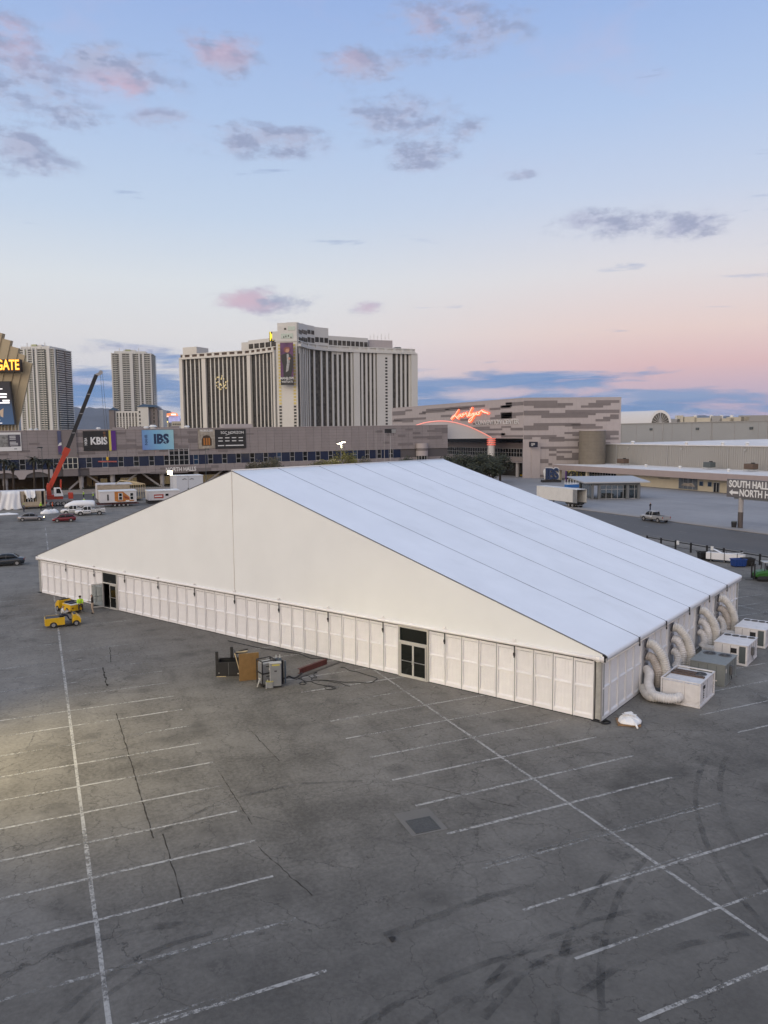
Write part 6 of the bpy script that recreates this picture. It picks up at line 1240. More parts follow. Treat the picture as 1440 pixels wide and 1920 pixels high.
# red module and tall white box
t, w_, h_ = module('house_module', 'white box module with a red printed sign partly behind the tent', 279, 338, 921, 949, 190., 5, m_wht); z0 = .8
MB().box(-w_/2, w_/2, 0, 5, z0, h_).build('box', m_sheath, t, bevel=.05); MB().box(-w_/2-.1, w_/2+.1, -.1, 5.1, h_, h_+.2).build('roof', m_wht, t); MB().box(-w_*.32, -w_*.02, -.03, -.01, z0+.5, h_-.7).build('red_print', mat('print_red', (.36, .035, .02), .5, var=.2), t); MB().box(-w_*.30, -w_*.06, -.05, -.035, z0+.8, z0+1.1).build('white_swoosh', m_wht, t)
MB().box(.04*w_, .14*w_, -.05, -.02, z0+1., h_-.6).build('window', m_wglass, t); MB().box(.03*w_, .04*w_, -.07, -.02, z0+.9, h_-.5).box(.14*w_, .15*w_, -.07, -.02, z0+.9, h_-.5).build('window_frame', m_wht, t); MB().box(-w_/2, w_/2, .4, 4.6, 0, z0).build('crib', m_trim, t)
t, w_, h_ = module('house_module', 'tall plain white box module with two lifting slings on its side', 326, 382, 892.5, 935, 205., 5, m_wht); z0 = .6
MB().box(-w_/2, w_/2, 0, 5, z0, h_).build('box', mat('module_white', (.58, .60, .63), .5, var=.03), t, bevel=.05); MB().box(-w_/2-.1, w_/2+.1, -.1, 5.1, h_, h_+.15).build('roof', m_wht, t); MB().box(-w_/2-.03, -w_/2+.9, -.04, -.01, z0, h_).build('corner_strip', m_wht, t); MB().box(-w_/2, w_/2, .5, 4.5, 0, z0).build('crib', m_trim, t)
for x in (-.12, .12): MB().tube([(x*w_-.6, -.05, h_-.9), (x*w_, -.08, h_-.65), (x*w_+.5, -.05, h_-.85)], .07, 5).build('lifting_sling', m_prk, t)
MB().box(-.04, .04, -.03, -.01, z0+.2, h_-.1).build('panel_joint', m_pan, t); MB().box(-.2, .1, -.06, -.02, z0+1.6, z0+1.9).build('hatch', m_slate, t)
# ---------------- mobile crane
YK = 196.
kp = lambda x, y: py(x, y, YK)
m_or = mat('crane_orange', (.46, .045, .018), .4, var=.08, vs=.8); bp0 = kp(91, 926)
ck_ = thing('mobile_crane', 'orange mobile crane with a long raised black-tipped boom', 'crane', (bp0.x, YK, 0))
lk = lambda x, y: kp(x, y) - Vector((bp0.x, YK, 0))
MB().bar(lk(93, 914), lk(125, 845), .85, 1.0).build('boom_base', m_or, ck_); MB().bar(lk(123.5, 848), lk(180.5, 703), .62, .85).build('boom_extension', m_prk, ck_); MB().bar(lk(121, 853), lk(127, 840), 1.1, 1.4).build('boom_collar', m_or, ck_)
for k in range(3): p = lk(123.5+57*(k+1)/4, 848-145*(k+1)/4); MB().obox(p, (.7, .75, .15), Matrix.Identity(3)).build('section_band', m_rim, ck_)
MB().bar(lk(178, 705), lk(190, 699), .6, .7).cyl(lk(189, 698)+Vector((0, -.4, 0)), lk(189, 698)+Vector((0, .4, 0)), .45, n=12).build('boom_head', m_rim, ck_); MB().bar(lk(114, 899), lk(113.5, 926), .35, .35).build('luffing_ram', m_or, ck_)
b = MB().box(lk(88, 930).x, lk(118, 930).x, -1.3, 1.3, 1.6, 2.6); b.prism([(lk(88, 930).x, 2.6), (lk(97, 930).x, 2.6), (lk(95, 930).x, 5.0), (lk(90, 930).x, 5.4), (lk(88, 930).x, 4.6)], 'y', -.9, .9); b.build('slew_frame', m_or, ck_, bevel=.06)
cbx = lk(110, 930).x; MB().prism([(cbx-1.0, 2.3), (cbx+1.0, 2.3), (cbx+.75, 3.4), (cbx+.35, 4.3), (cbx-1.0, 4.3)], 'y', -1.9, -.7).build('cab', m_wht, ck_, bevel=.05); MB().prism([(cbx-.5, 3.0), (cbx+.55, 3.0), (cbx+.25, 4.1), (cbx-.5, 4.1)], 'y', -1.93, -1.88).build('cab_window', m_wglass, ck_)
MB().box(lk(84, 930).x, lk(136, 930).x, -1.35, 1.35, .9, 1.6).build('carrier', m_case, ck_); MB().box(lk(128, 930).x, lk(137, 930).x, -1.3, 1.3, 1.6, 3.0).build('carrier_cab', m_or, ck_, bevel=.1)
for k in range(6):
    for y in (-1.15, 1.15): wheel(ck_, lk(88, 930).x+1.0+k*1.25, y, .55, .4)
for x in (86, 134):
    MB().box(lk(x, 930).x-.15, lk(x, 930).x+.15, -2.6, 2.6, .8, 1.05).build('outrigger', m_or, ck_)
    for y in (-2.5, 2.5): MB().cyl((lk(x, 930).x, y, .05), (lk(x, 930).x, y, .9), .09, n=8).build('outrigger_leg', m_rim, ck_); MB().box(lk(x, 930).x-.4, lk(x, 930).x+.4, y-.4, y+.4, 0, .06).build('outrigger_pad', m_trim, ck_)
tipz = lk(190, 700)
for dx_ in (0, .5): MB().cyl(tipz+Vector((dx_-.25, 0, 0)), Vector((tipz.x+.6+dx_, 0, 10.4)), .035, n=5).build('hoist_rope', m_prk, ck_)
sb = thing('spreader_bar', 'red lifting spreader bar hung from the crane ropes', 'spreader bar', (0, YK, 0))
a, b_ = kp(184, 865.5), kp(219, 865.5); MB().cyl((a.x, 0, a.z), (b_.x, 0, b_.z), .16, n=10).build('bar', mat('spreader_red', (.46, .10, .07), .5), sb)
mid = (a+b_)/2; top = Vector((tipz.x+bp0.x+.9, 0, 10.5)); [MB().cyl((q.x, 0, q.z), (mid.x, 0, 10.6), .03, n=4).build('sling', m_prk, sb) for q in (a, b_)]; MB().box(mid.x-.25, mid.x+.25, -.2, .2, 10.4, 11.2).build('hook_block', m_yel, sb)
# ---------------- lighting tower (lit) on a red lift
lt = thing('lighting_tower', 'red boom lift carrying a bright lit work lamp by the tall white module', 'work light', (py(328, 920, 212).x, 212., 0))
zl = py(318, 886, 212).z; xl = py(318, 886, 212).x - lt.location.x
MB().box(-1.4, 1.4, -.8, .8, .4, 1.2).build('chassis', m_or, lt, bevel=.08); [wheel(lt, a, b_, .4, .3) for a in (-1, 1) for b_ in (-.8, .8)]
MB().bar((.6, 0, 1.2), (.9, 0, zl*.55), .3, .3).bar((.9, 0, zl*.55), (-.9, 0, zl*.75), .3, .3).bar((-.9, 0, zl*.75), (xl, 0, zl-.5), .25, .25).build('boom', mat('spreader_red'), lt)
m_flood = mat('lit_flood', (1, 1, .8), .3, var=0, emit=(1., .88, .45), es=30.)
MB().box(xl-.6, xl+.6, -.35, -.2, zl-.4, zl+.4).build('lamp_face', m_flood, lt); MB().box(xl-.7, xl+.7, -.2, .2, zl-.5, zl+.5).build('lamp_housing', m_blk, lt)
pl_ = bpy.data.lights.new('work_light', 'SPOT'); pl_.energy = 2500; pl_.color = (1., .85, .5); pl_.spot_size = R_(120); pl_.shadow_soft_size = .4; po_ = bpy.data.objects.new('work_light', pl_); COL.objects.link(po_); po_.parent = lt; po_.location = (xl, -.5, zl); po_.rotation_euler = (R_(60), 0, R_(20))
# ---------------- workers
wk = [((157, 934), 'hivis', 'black', None, 'worker in hi-vis top standing behind the white pickups, upper left of two'), ((175, 937), 'hivis', 'jeans', None, 'worker in hi-vis top nearest the half-framed module'), ((158, 948), 'hivis', 'grey', None, 'worker in pale hi-vis top just above the loaded pickup'), ((77, 957), 'hivis', 'black', None, 'worker in hi-vis vest beside the draped module corner'), ((99, 957), 'orange', 'black', 'orange', 'worker in orange top and hard hat between module and pickup'), ((45, 960), 'grey', 'jeans', None, 'worker in grey at the foot of the draped module doorway')]
for i, (p, tp_, lg, ht, lb_) in enumerate(wk): person(lb_, gp(*p), BACKA+R_(50*i-100), {'wrl': (.15, -.28, 1.05), 'hdl': (.12, -.36, 1.08)} if i % 2 else {'anl': (.12, .14, .1), 'tol': (.14, -.04, .05)}, tp_, lg, 1.8, ht or ('white' if i < 3 else 'hivis'), 'workers on the building site')
for i, (x, y) in enumerate(((88, 963), (100, 962))): heap('plastic_sheet', ('crumpled white plastic by the first white pickup bonnet', 'smaller crumple of white plastic near the orange worker')[i], 'plastic sheet', gp(x, y), .4*i, 1.2, .6, .8, 2.+i, m_wrap)
# ================================================================ lamps, poles
def lamp_post(label, x, Y, ytop, heads, lit=True):
    p = py(x, ytop, Y); t = thing('street_lamp', label, 'street lamp', (p.x, Y, 0)); MB().cyl((0, 0, 0), (0, 0, p.z), .12, .07, n=8).build('pole', m_slate, t)
    for i, (dx_, dz_) in enumerate(heads):
        MB().bar((0, 0, p.z), (dx_*.6, 0, p.z+dz_*.7), .08, .08).build('arm', m_slate, t); MB().loft([[(dx_+q*math.cos(2*PI*j/12)*1.25, q*math.sin(2*PI*j/12)*.8, p.z+dz_+zz) for j in range(12)] for q, zz in ((.55, 0), (.60, .12), (.40, .3))]).build('hood', m_blk, t)
        MB().loft([[(dx_+q*math.cos(2*PI*j/12)*1.25, q*math.sin(2*PI*j/12)*.8-.03, p.z+dz_+zz) for j in range(12)] for q, zz in ((.50, -.02), (.34, -.22))]).build('lens', mat('lit_lens', (1, .95, .85), .3, var=0, emit=(1., .86, .66), es=6.) if lit else m_lamp, t)
    return t
tl_ = lamp_post('twin-headed lit street lamp standing before the exhibition hall', 640, 197, 831, ((-.75, .0), (.65, .35)))
L2 = bpy.data.lights.new('street_lamp_light', 'POINT'); L2.energy = 2600; L2.color = (1., .84, .48); L2.shadow_soft_size = .3; o2 = bpy.data.objects.new('street_lamp_light', L2); COL.objects.link(o2); o2.parent = tl_; o2.location = (0, -.4, py(640, 831, 197).z-.5)
lamp_post('slim dark street lamp between the PROBUILDER banner and the hall lettering', 385, 236, 843, ((.5, .0),), False)
lamp_post('slim dark street lamp between the palms and the crane', 78, 236, 840, ((-.4, .0),), False)
for i, (x, yt) in enumerate(((689.5, 812), (705, 808), (720.5, 809), (732.5, 815))):
    p = py(x, yt, 236); t = thing('flagpole', ['thinnest bare flagpole, first of four from the left', 'bare white flagpole, second of four from the left', 'bare white flagpole, third of four from the left', 'bare white flagpole, last of four from the left'][i], 'flagpole', (p.x, 236, 0), 0, 'flagpoles before the hall'); MB().cyl((0, 0, 0), (0, 0, p.z), .13 if i else .06, .05, n=8).build('pole', m_colm, t); MB().cyl((0, 0, p.z), (0, 0, p.z+.25), .14, .05, n=8).build('finial', m_rim, t)
fl = py(732, 808, 230); t = thing('flood_mast', 'dark floodlight bank on a tall mast above the hall roof line', 'floodlight mast', (fl.x, 230, 0)); MB().cyl((0, 0, 0), (0, 0, fl.z-1.5), .16, .1, n=8).build('mast', m_colm, t); MB().box(-1.95, .1, -.3, .3, fl.z-.7, fl.z+.65).build('lamp_bank', m_blk, t); MB().box(.15, 1.95, -.3, .3, fl.z-.7, fl.z+.65).build('lamp_bank', m_blk, t)
for z_ in (-.35, .28): MB().box(.3, 1.85, -.34, -.31, fl.z+z_-.12, fl.z+z_+.12).build('lamp_strip', m_wht, t)
for k in range(5): MB().tube([(-1.1+.55*k, 0, fl.z-.7), (-1.3+.6*k, 0, fl.z-1.3), (-1.0+.5*k, 0, fl.z-1.6)], .06, 5).build('bracket', m_blk, t)
# the parking-lot lamp whose warm pool lies on the asphalt at left (its pole stands just outside the picture)
def lot_lamp(label, loc, aim, en, hgt, spread):
    t = thing('lot_lamp', label, 'lot lamp', loc); MB().cyl((0, 0, 0), (0, 0, .7), .32, n=12).build('footing', m_colm, t); MB().cyl((0, 0, .7), (0, 0, hgt), .13, .08, n=10).build('pole', m_slate, t)
    a = Vector(aim)-Vector(loc)-Vector((0, 0, hgt)); a.normalize(); hz = Vector((a.x, a.y, 0)).normalized()
    MB().bar((0, 0, hgt), hz*.6+Vector((0, 0, hgt+.1)), .08, .08).build('arm', m_slate, t); q_ = a.to_track_quat('-Z', 'Y'); MB().obox(hz*.9+Vector((0, 0, hgt+.1)), (.5, .4, .16), q_.to_matrix()).build('housing', m_blk, t); MB().obox(hz*.9+Vector((0, 0, hgt+.1))+a*.1, (.42, .32, .03), q_.to_matrix()).build('lens', mat('lit_amber_lens', (1, .9, .6), .3, var=0, emit=(1., .80, .38), es=12.), t)
    L_ = bpy.data.lights.new('lot_lamp_light', 'SPOT'); L_.energy = en; L_.color = (1., .83, .45); L_.spot_size = R_(spread); L_.spot_blend = 1.; L_.shadow_soft_size = .25; o = bpy.data.objects.new('lot_lamp_light', L_); COL.objects.link(o); o.parent = t; o.location = hz*.9+Vector((0, 0, hgt+.1))+a*.2; o.rotation_euler = q_.to_euler(); return t
lot_lamp('tall parking-lot lamp just left of the view lighting the asphalt', (-11, 42, 0), (2.2, 41., 0), 15500, 14., 84)
# ================================================================ trees
def leaf_mat(name, c, c2):
    m_ = bpy.data.materials.new(name); m_.use_nodes = True; t = NT(m_.node_tree); b = t.n['Principled BSDF']; co = t.new('ShaderNodeTexCoord').outputs['Object']
    t.put(b.inputs['Base Color'], t.mix(t.step(t.noise(co, .9, 4, .6), .35, .65), c, c2)); b.inputs['Roughness'].default_value = .7; return m_
m_bark = mat('bark', (.06, .045, .035), .9, var=.25, vs=3); m_lfd = leaf_mat('leaf_dark', (.022, .026, .013), (.042, .046, .020)); m_lfy = leaf_mat('leaf_olive', (.10, .095, .015), (.20, .175, .02)); m_lfb = leaf_mat('leaf_dry', (.07, .062, .032), (.105, .09, .045)); m_palm = leaf_mat('palm_leaf', (.022, .024, .012), (.05, .048, .026))
def tree(label, loc, h, r, m_, n=1500, leaf=.32, group=None, seed=0, trunk=.35):
    rnd = random.Random(seed); t = thing('tree', label, 'tree', loc, 0, group); z0 = h*trunk; tk = MB()
    tk.tube([(0, 0, 0), (.05, .03, z0*.6), (.0, .08, z0), (.1, 0, h*.7)], [r*.09, r*.07, r*.06, r*.02], 8); cl_ = []
    for k in range(14):
        a = rnd.random()*2*PI; q = rnd.random()**.5; e = Vector((r*.72*q*math.cos(a), r*.72*q*math.sin(a), z0+(h-z0)*(.2+.65*rnd.random()*(1-.45*q)))); cl_.append((e, r*(.26+.22*rnd.random()))); tk.tube([(0, .05, z0*.85), e*.5+Vector((0, 0, z0*.45)), e], [r*.045, r*.03, r*.012], 5)
    tk.build('trunk', m_bark, t, smooth=True); lf = MB()
    for i in range(n):
        c, cr_ = rnd.choice(cl_); d_ = Vector((rnd.gauss(0, 1), rnd.gauss(0, 1), rnd.gauss(0, .8))).normalized()*cr_*(.35+.75*rnd.random()**.6); p = c+d_
        a = Vector((rnd.gauss(0, 1), rnd.gauss(0, 1), rnd.gauss(0, 1))).normalized(); b_ = a.orthogonal().normalized(); s_ = leaf*(.6+.8*rnd.random()); lf.quad(p-a*s_, p+b_*s_*.5, p+a*s_, p-b_*s_*.5)
    lf.build('crown', m_, t); return t
dk = [(812, 872, 205, 8.0, 4.2), (838, 866, 214, 9.2, 4.6), (866, 858, 218, 10.2, 5.0), (893, 854, 222, 11.4, 5.4), (918, 852, 214, 10.6, 5.2), (938, 858, 220, 10.8, 4.6), (880, 880, 200, 7.4, 4.4), (925, 885, 206, 7.6, 4.2)]
names = ['low dark tree just above the tent roof peak, first of the dark clump', 'dark tree second from the left in the clump before the arch canopy', 'broad dark tree under the middle of the arch canopy', 'tallest dark tree in front of the round canopy column', 'dark tree directly right of the round canopy column', 'rightmost dark tree of the clump by the entrance', 'short dark tree at the front of the clump, left of the column', 'short dark tree at the front of the clump, right of the column']
for i, (x, y, Y, h, r) in enumerate(dk): p = py(x, y, Y); tree(names[i], (p.x, Y, 0), h, r, m_lfd, 1700, .34, 'dark trees by the entrance', 20+i)
ol = [(648, 855, 190, 6.7, 4.4, m_lfy, 'yellow-green tree lit by the twin street lamp'), (622, 861, 193, 6.2, 3.6, m_lfy, 'smaller yellow-green tree left of the lit one'), (595, 866, 196, 6.0, 3.4, m_lfb, 'dry brownish tree at the left of the yellow-green pair'), (482, 867, 190, 6.0, 3.2, m_lfb, 'sparse dry tree behind the tent ridge near its peak'), (512, 866, 192, 6.0, 3.6, m_lfb, 'sparse dry tree right of the one near the tent peak'), (677, 861, 192, 6.2, 3.4, m_lfb, 'dry low tree at the foot of the flagpoles'), (760, 861, 200, 6.6, 3.2, m_lfd, 'small dark shrub tree below the round turret')]
for i, (x, y, Y, h, r, mm, lb_) in enumerate(ol): p = py(x, y, Y); tree(lb_, (p.x, Y, 0), p.z*1.16, r*1.1, mm, 1900, .22, 'low trees along the street', 40+i, .5)
def palm(label, loc, h, seed):
    rnd = random.Random(seed); t = thing('palm_tree', label, 'palm tree', loc, 0, 'palms before the hall'); MB().tube([(0, 0, 0), (.05, 0, h*.4), (.1, .05, h*.8), (.1, .05, h)], [.32, .26, .25, .3], 9).build('trunk', m_bark, t, smooth=True); g = MB()
    for k in range(34):
        a = 2*PI*k/34*5+rnd.random(); up = rnd.uniform(-.5, 1.1); L_ = rnd.uniform(1.9, 2.6); prev = Vector((.1, .05, h)); d_ = Vector((math.cos(a), math.sin(a), up)).normalized()
        for s_ in range(5):
            nx_ = prev+d_*L_/5; d_ = (d_+Vector((0, 0, -.28))).normalized(); sd_ = d_.cross(Vector((0, 0, 1))).normalized()*(.42*(1-abs(s_-2)/4))
            g.quad(prev-sd_*.3, nx_-sd_+Vector((0, 0, -.12)), nx_, prev); g.quad(prev+sd_*.3, prev, nx_, nx_+sd_+Vector((0, 0, -.12))); prev = nx_
    for k in range(40): a = rnd.random()*2*PI; z_ = h-rnd.random()*1.6; g.quad((.1+.25*math.cos(a), .05+.25*math.sin(a), z_), (.1+.5*math.cos(a+.2), .05+.5*math.sin(a+.2), z_-.7), (.1+.45*math.cos(a), .05+.45*math.sin(a), z_-.9), (.1+.28*math.cos(a-.15), .05+.28*math.sin(a-.15), z_-.2))
    g.build('crown', m_palm, t)
for i, (x, yt) in enumerate(((6, 866), (23, 872), (62, 862), (90, 866))): p = py(x, yt, 234.5); palm(['palm cut by the left edge of the view', 'palm second from the left edge, before the arches', 'tall palm third from the left, nearest the lamp', 'palm closest to the crane boom'][i], (p.x, 234.5, .14), p.z, 60+i)
hg = thing('planter', 'long low stone planter with scrub at the foot of the hall', 'planter', (30, 235.5, .14)); MB().box(-40, 60, -.5, .5, 0, .9).build('kerb', m_walk, hg)
rn = random.Random(5); g = MB()
for i in range(900):
    x = rn.uniform(-39, 59); p = Vector((x, rn.uniform(-.4, .4), .9+rn.random()*.6*(1+math.sin(x*.7)))); a = Vector((rn.gauss(0, 1), rn.gauss(0, 1), rn.gauss(0, 1))).normalized(); b_ = a.orthogonal().normalized(); g.quad(p-a*.25, p+b_*.12, p+a*.25, p-b_*.12)
g.build('scrub', m_lfd, hg)
# ================================================================ far towers
def pf(x, y, F): return CAM + sight(x, y)*(F/CAM_F)
m_hwall = mat('hotel_cream', (.63, .605, .545), .6, var=.03, vs=.05); m_hgrey = mat('hotel_pale_grey', (.60, .585, .54), .6, var=.03, vs=.05)
def floors_mat(name, dark, light, fh, metal=0., rough=.2):
    """window strip: glass with a spandrel line at every storey"""
    m_ = bpy.data.materials.new(name); m_.use_nodes = True; t = NT(m_.node_tree); b = t.n['Principled BSDF']; co = t.new('ShaderNodeTexCoord').outputs['Object']; X, Y, Z = t.xyz(co)
    fr = t.m('FRACT', t.m('DIVIDE', Z, fh)); sp = t.step(fr, .70, .74); cell = t.noise(t.comb(t.m('MULTIPLY', X, .19), t.m('MULTIPLY', Y, .19), t.m('FLOOR', t.m('DIVIDE', Z, fh))), 1.7, 2, .5)
    t.put(b.inputs['Base Color'], t.mix(sp, t.mix(t.step(cell, .4, .62), dark, tuple(q*2.2 for q in dark)), light)); b.inputs['Roughness'].default_value = rough; b.inputs['Specular IOR Level'].default_value = .25; return m_
m_stL = floors_mat('hotel_glass_dark', (.022, .021, .019), (.045, .042, .038), 3.1); m_stR = floors_mat('hotel_glass_bronze', (.045, .04, .033), (.07, .062, .05), 3.1, 0., .55)
ho = thing('hotel_tower', 'huge pale three-winged hotel with vertical fins and a tall banner', 'building', (0, 0, 0)); c0 = pf(540, 800, 715); ho.location = (c0.x, c0.y, 0)
def hl(x, y, F): v = pf(x, y, F); return Vector((v.x-c0.x, v.y-c0.y, v.z))
ZF = CAM_H+80.
def wing(pts, strip_m, fins, piers, cap_h=5.5, wallm=m_hwall):
    """pts: (pixel x, forward depth); fins/piers: pixel x, width in metres"""
    def at(x):
        for (xa, fa), (xb, fb) in zip(pts, pts[1:]):
            if xa <= x <= xb: t = (x-xa)/(xb-xa); F = fa+(fb-fa)*t; v = hl(x, 740, F); a = hl(xa, 740, fa); b_ = hl(xb, 740, fb); d_ = Vector((b_.x-a.x, b_.y-a.y, 0)).normalized(); return Vector((v.x, v.y, 0)), d_
    for (xa, fa), (xb, fb) in zip(pts, pts[1:]):
        a, _ = at(xa+.01); b_, d_ = at(xb-.01); n_ = Vector((-d_.y, d_.x, 0)); n_ = n_ if n_.dot(_fw) > 0 else -n_
        MB().loft([[a, b_, b_+n_*18, a+n_*18], [p+Vector((0, 0, ZF)) for p in (a, b_, b_+n_*18, a+n_*18)]]).build('window_wall', strip_m, ho)
        MB().loft([[p+Vector((0, 0, z)) for p in (a-n_*3.0, b_-n_*3.0, b_+n_*19, a+n_*19)] for z in (ZF, ZF+2.0)]).build('cornice', wallm, ho)
        MB().loft([[p+Vector((0, 0, z)) for p in (a-n_*.2, b_-n_*.2, b_+n_*17, a+n_*17)] for z in (ZF+2.0, ZF+4.8)]).build('roof_gallery', m_rust if strip_m is m_stL else m_hgrey, ho)
        MB().loft([[p+Vector((0, 0, z)) for p in (a-n_*1.2, b_-n_*1.2, b_-n_*.2, a-n_*.2)] for z in (ZF+4.8, ZF+5.6)]).build('gallery_rail', wallm, ho)
        L = (b_-a).length
        for k in range(int(L/9)): q = a.lerp(b_, (k+.5)/max(1, int(L/9))); MB().loft([[q+d_*s_-n_*nn+Vector((0, 0, z)) for s_, nn in ((-1.6, .2), (1.6, .2), (1.6, 1.0), (-1.6, 1.0))] for z in (ZF+2.0, ZF+4.8)]).build('gallery_pier', wallm, ho)
    for x, w_ in fins:
        q, d_ = at(x); n_ = Vector((-d_.y, d_.x, 0)); n_ = n_ if n_.dot(_fw) > 0 else -n_
        MB().loft([[q+d_*s_*w_/2-n_*nn+Vector((0, 0, z)) for s_, nn in ((-1, 0), (1, 0), (1, .9), (-1, .9))] for z in (0, ZF)]).build('fin', wallm, ho)
    for x, w_ in piers:
        q, d_ = at(x); n_ = Vector((-d_.y, d_.x, 0)); n_ = n_ if n_.dot(_fw) > 0 else -n_
        MB().loft([[q+d_*s_*w_/2-n_*nn+Vector((0, 0, z)) for s_, nn in ((-1, 0), (1, 0), (1, 2.4), (-1, 2.4))] for z in (0, ZF+1)]).build('pier', wallm, ho)
    return at
Z2 = lambda x: 320+x/3.
wing([(341, 828), (467, 788), (519, 757)], m_stL, [(Z2(v), 1.35) for v in list(range(96, 180, 24)) + list(range(232, 440, 23)) + list(range(487, 592, 21))], [(343.2, 4.2), (Z2(197), 5.2), (Z2(452), 5.4), (517.6, 3)])
rwing = wing([(560, 709), (572, 726), (586, 738), (604, 747), (630, 757), (667, 766), (778, 790)], m_stR, [(Z2(v), 1.5) for v in (729, 738, 747, 757, 768, 781)] + [(Z2(v), 2.1) for v in (808, 848, 880, 912, 940, 966, 993, 1018, 1077, 1101, 1124, 1146, 1271, 1296, 1320, 1343)], [(Z2(1044), 6.5), (Z2(1367), 7.)], 5.5, m_hgrey)
# blank stair wall on the right wing with its column of small windows
q0, d0 = rwing(Z2(1158)); q1, _ = rwing(Z2(1245)); n0 = Vector((-d0.y, d0.x, 0)); n0 = n0 if n0.dot(_fw) > 0 else -n0
MB().loft([[q0, q1, q1-n0*1.9, q0-n0*1.9], [p+Vector((0, 0, ZF+.5)) for p in (q0, q1, q1-n0*1.9, q0-n0*1.9)]]).build('stair_wall', m_hgrey, ho)
qc, _ = rwing(Z2(1210))
for k in range(28): z_ = ZF-4-k*3.1; MB().loft([[qc+d0*s_-n0*nn+Vector((0, 0, zz)) for s_, nn in ((-1.2, 1.8), (1.2, 1.8), (1.2, 2.0), (-1.2, 2.0))] for zz in (z_-1.7, z_)]).build('stair_window', m_stL, ho)
# the front tower
a, b_ = hl(520, 740, 712), hl(559, 740, 709); a.z = b_.z = 0; d_ = (b_-a).normalized(); n_ = Vector((-d_.y, d_.x, 0)); n_ = n_ if n_.dot(_fw) > 0 else -n_
def slab(nm, s0, s1, z0, z1, n0_, n1_, m_): return MB().loft([[a+d_*s_+n_*nn+Vector((0, 0, z)) for s_, nn in ((s0, n0_), (s1, n0_), (s1, n1_), (s0, n1_))] for z in (z0, z1)]).build(nm, m_, ho)
TW = (b_-a).length; zt = lambda y: hl(540, y, 710).z
slab('front_tower', 0, TW, 0, zt(642), -1, 24, m_hwall); slab('tower_band', -.6, TW+.4, zt(642), zt(638), -1.6, 24, m_hgrey)
slab('tower_top', -3.5, TW, zt(638), zt(622.5), -1., 30, m_hgrey); slab('tower_step', 2.2, TW, zt(622.5), zt(613.5), -.8, 28, m_hgrey); slab('tower_step', 10., TW, zt(613.5), zt(606.5), -.6, 26, m_hgrey)
m_yrefl = mat('yellow_reflection', (.62, .50, .16), .3, var=.2, vs=.4); m_pg = mat('pale_green_pane', (.42, .50, .44), .2, var=.1)  # yellow reflections painted into the pane colour of the upper tower windows
for k in range(27):
    z_ = zt(646)-k*2.92; mm = m_yrefl if k < 19 else m_wglass
    for s0 in (TW*.10, TW*.80): slab('tower_window', s0, s0+TW*.12, z_-2.2, z_-.3, -1.25, -1.0, mm)
slab('pale_panes', TW*.25, TW*.82, zt(636), zt(627), -1.25, -1.0, m_pg); slab('pale_panes', TW*.58, TW*.92, zt(621), zt(614), -1.05, -.8, m_pg); slab('dark_mark', TW*.40, TW*.5, zt(620), zt(616.5), -1.05, -.8, m_wglass)  # upper panes in a flat pale green
for s0, y_ in ((.36, 632), (.46, 631), (.58, 630), (.70, 633)): slab('pane_mark', TW*s0, TW*(s0+.05), zt(y_+3), zt(y_), -1.4, -1.25, m_wglass)
# upper blocks behind
def block(nm, x0, x1, yt, yb, F0, F1, m_=m_hgrey, dep=20, par=None):
    p, q = hl(x0, yb, F0), hl(x1, yb, F1); zt_ = (hl(x0, yt, F0).z+hl(x1, yt, F1).z)/2; zb_ = p.z; p.z = q.z = 0; dd = (q-p).normalized(); nn = Vector((-dd.y, dd.x, 0)); nn = nn if nn.dot(_fw) > 0 else -nn
    MB().loft([[p+Vector((0, 0, z)), q+Vector((0, 0, z)), q+nn*dep+Vector((0, 0, z)), p+nn*dep+Vector((0, 0, z))] for z in (min(zb_, q.z if q.z else zb_)-6, zt_)]).build(nm, m_, ho); return p, q, dd, nn, zb_, zt_
def winrow(pk, n, za, zb_, m_=m_wglass, gap=.22):
    p, q, dd, nn = pk[:4]; L = (q-p).length
    for k in range(n): s0 = L*(k+gap/2)/n; s1 = L*(k+1-gap/2)/n; MB().loft([[p+dd*s_-nn*e+Vector((0, 0, z)) for s_, e in ((s0, 0), (s1, 0), (s1, .25), (s0, .25))] for z in (za, zb_)]).build('upper_window', m_, ho)
k_ = block('upper_block', 466, 519, 636, 664, 784, 760); winrow(k_, 5, hl(490, 652, 772).z, hl(490, 643, 772).z, m_stL); winrow(k_, 2, hl(490, 662.5, 772).z, hl(490, 659, 772).z, m_stL, .1)
block('upper_block', 453, 467, 642, 664, 795, 790); block('roof_box', 343, 369, 651, 668, 838, 830, m_hwall)
cpx = [(560, 706), (566, 716), (576, 728), (590, 738), (616, 748)]
for (xa, fa), (xb, fb) in zip(cpx, cpx[1:]):
    k_ = block('curved_top', xa, xb, 606.5+(xa-560)*.27, 650, fa, fb); zc_ = hl((xa+xb)/2, 635, (fa+fb)/2).z; h2 = 4.6
    nwin = max(2, int((k_[1]-k_[0]).length/4.2)); winrow(k_, nwin, zc_-h2*.8, zc_+h2*.2, m_stL)
    if xb < 592: winrow(k_, nwin, zc_+h2*.9, zc_+h2*1.7, m_stL)
k_ = block('upper_block', 616, 690, 632, 652, 748, 770); winrow(k_, 9, hl(650, 648.5, 758).z, hl(650, 639.5, 758).z, m_stR)
block('roof_box', 692, 736, 638, 656, 776, 784, m_panl); block('roof_box', 742, 752, 651, 660, 786, 788, m_slate)
for i in range(6): p = hl(694+i*7, 637, 780); MB().cyl(p, p+Vector((0, 0, 4+2*(i % 2))), .25, n=5).build('mast', m_hgrey, ho)
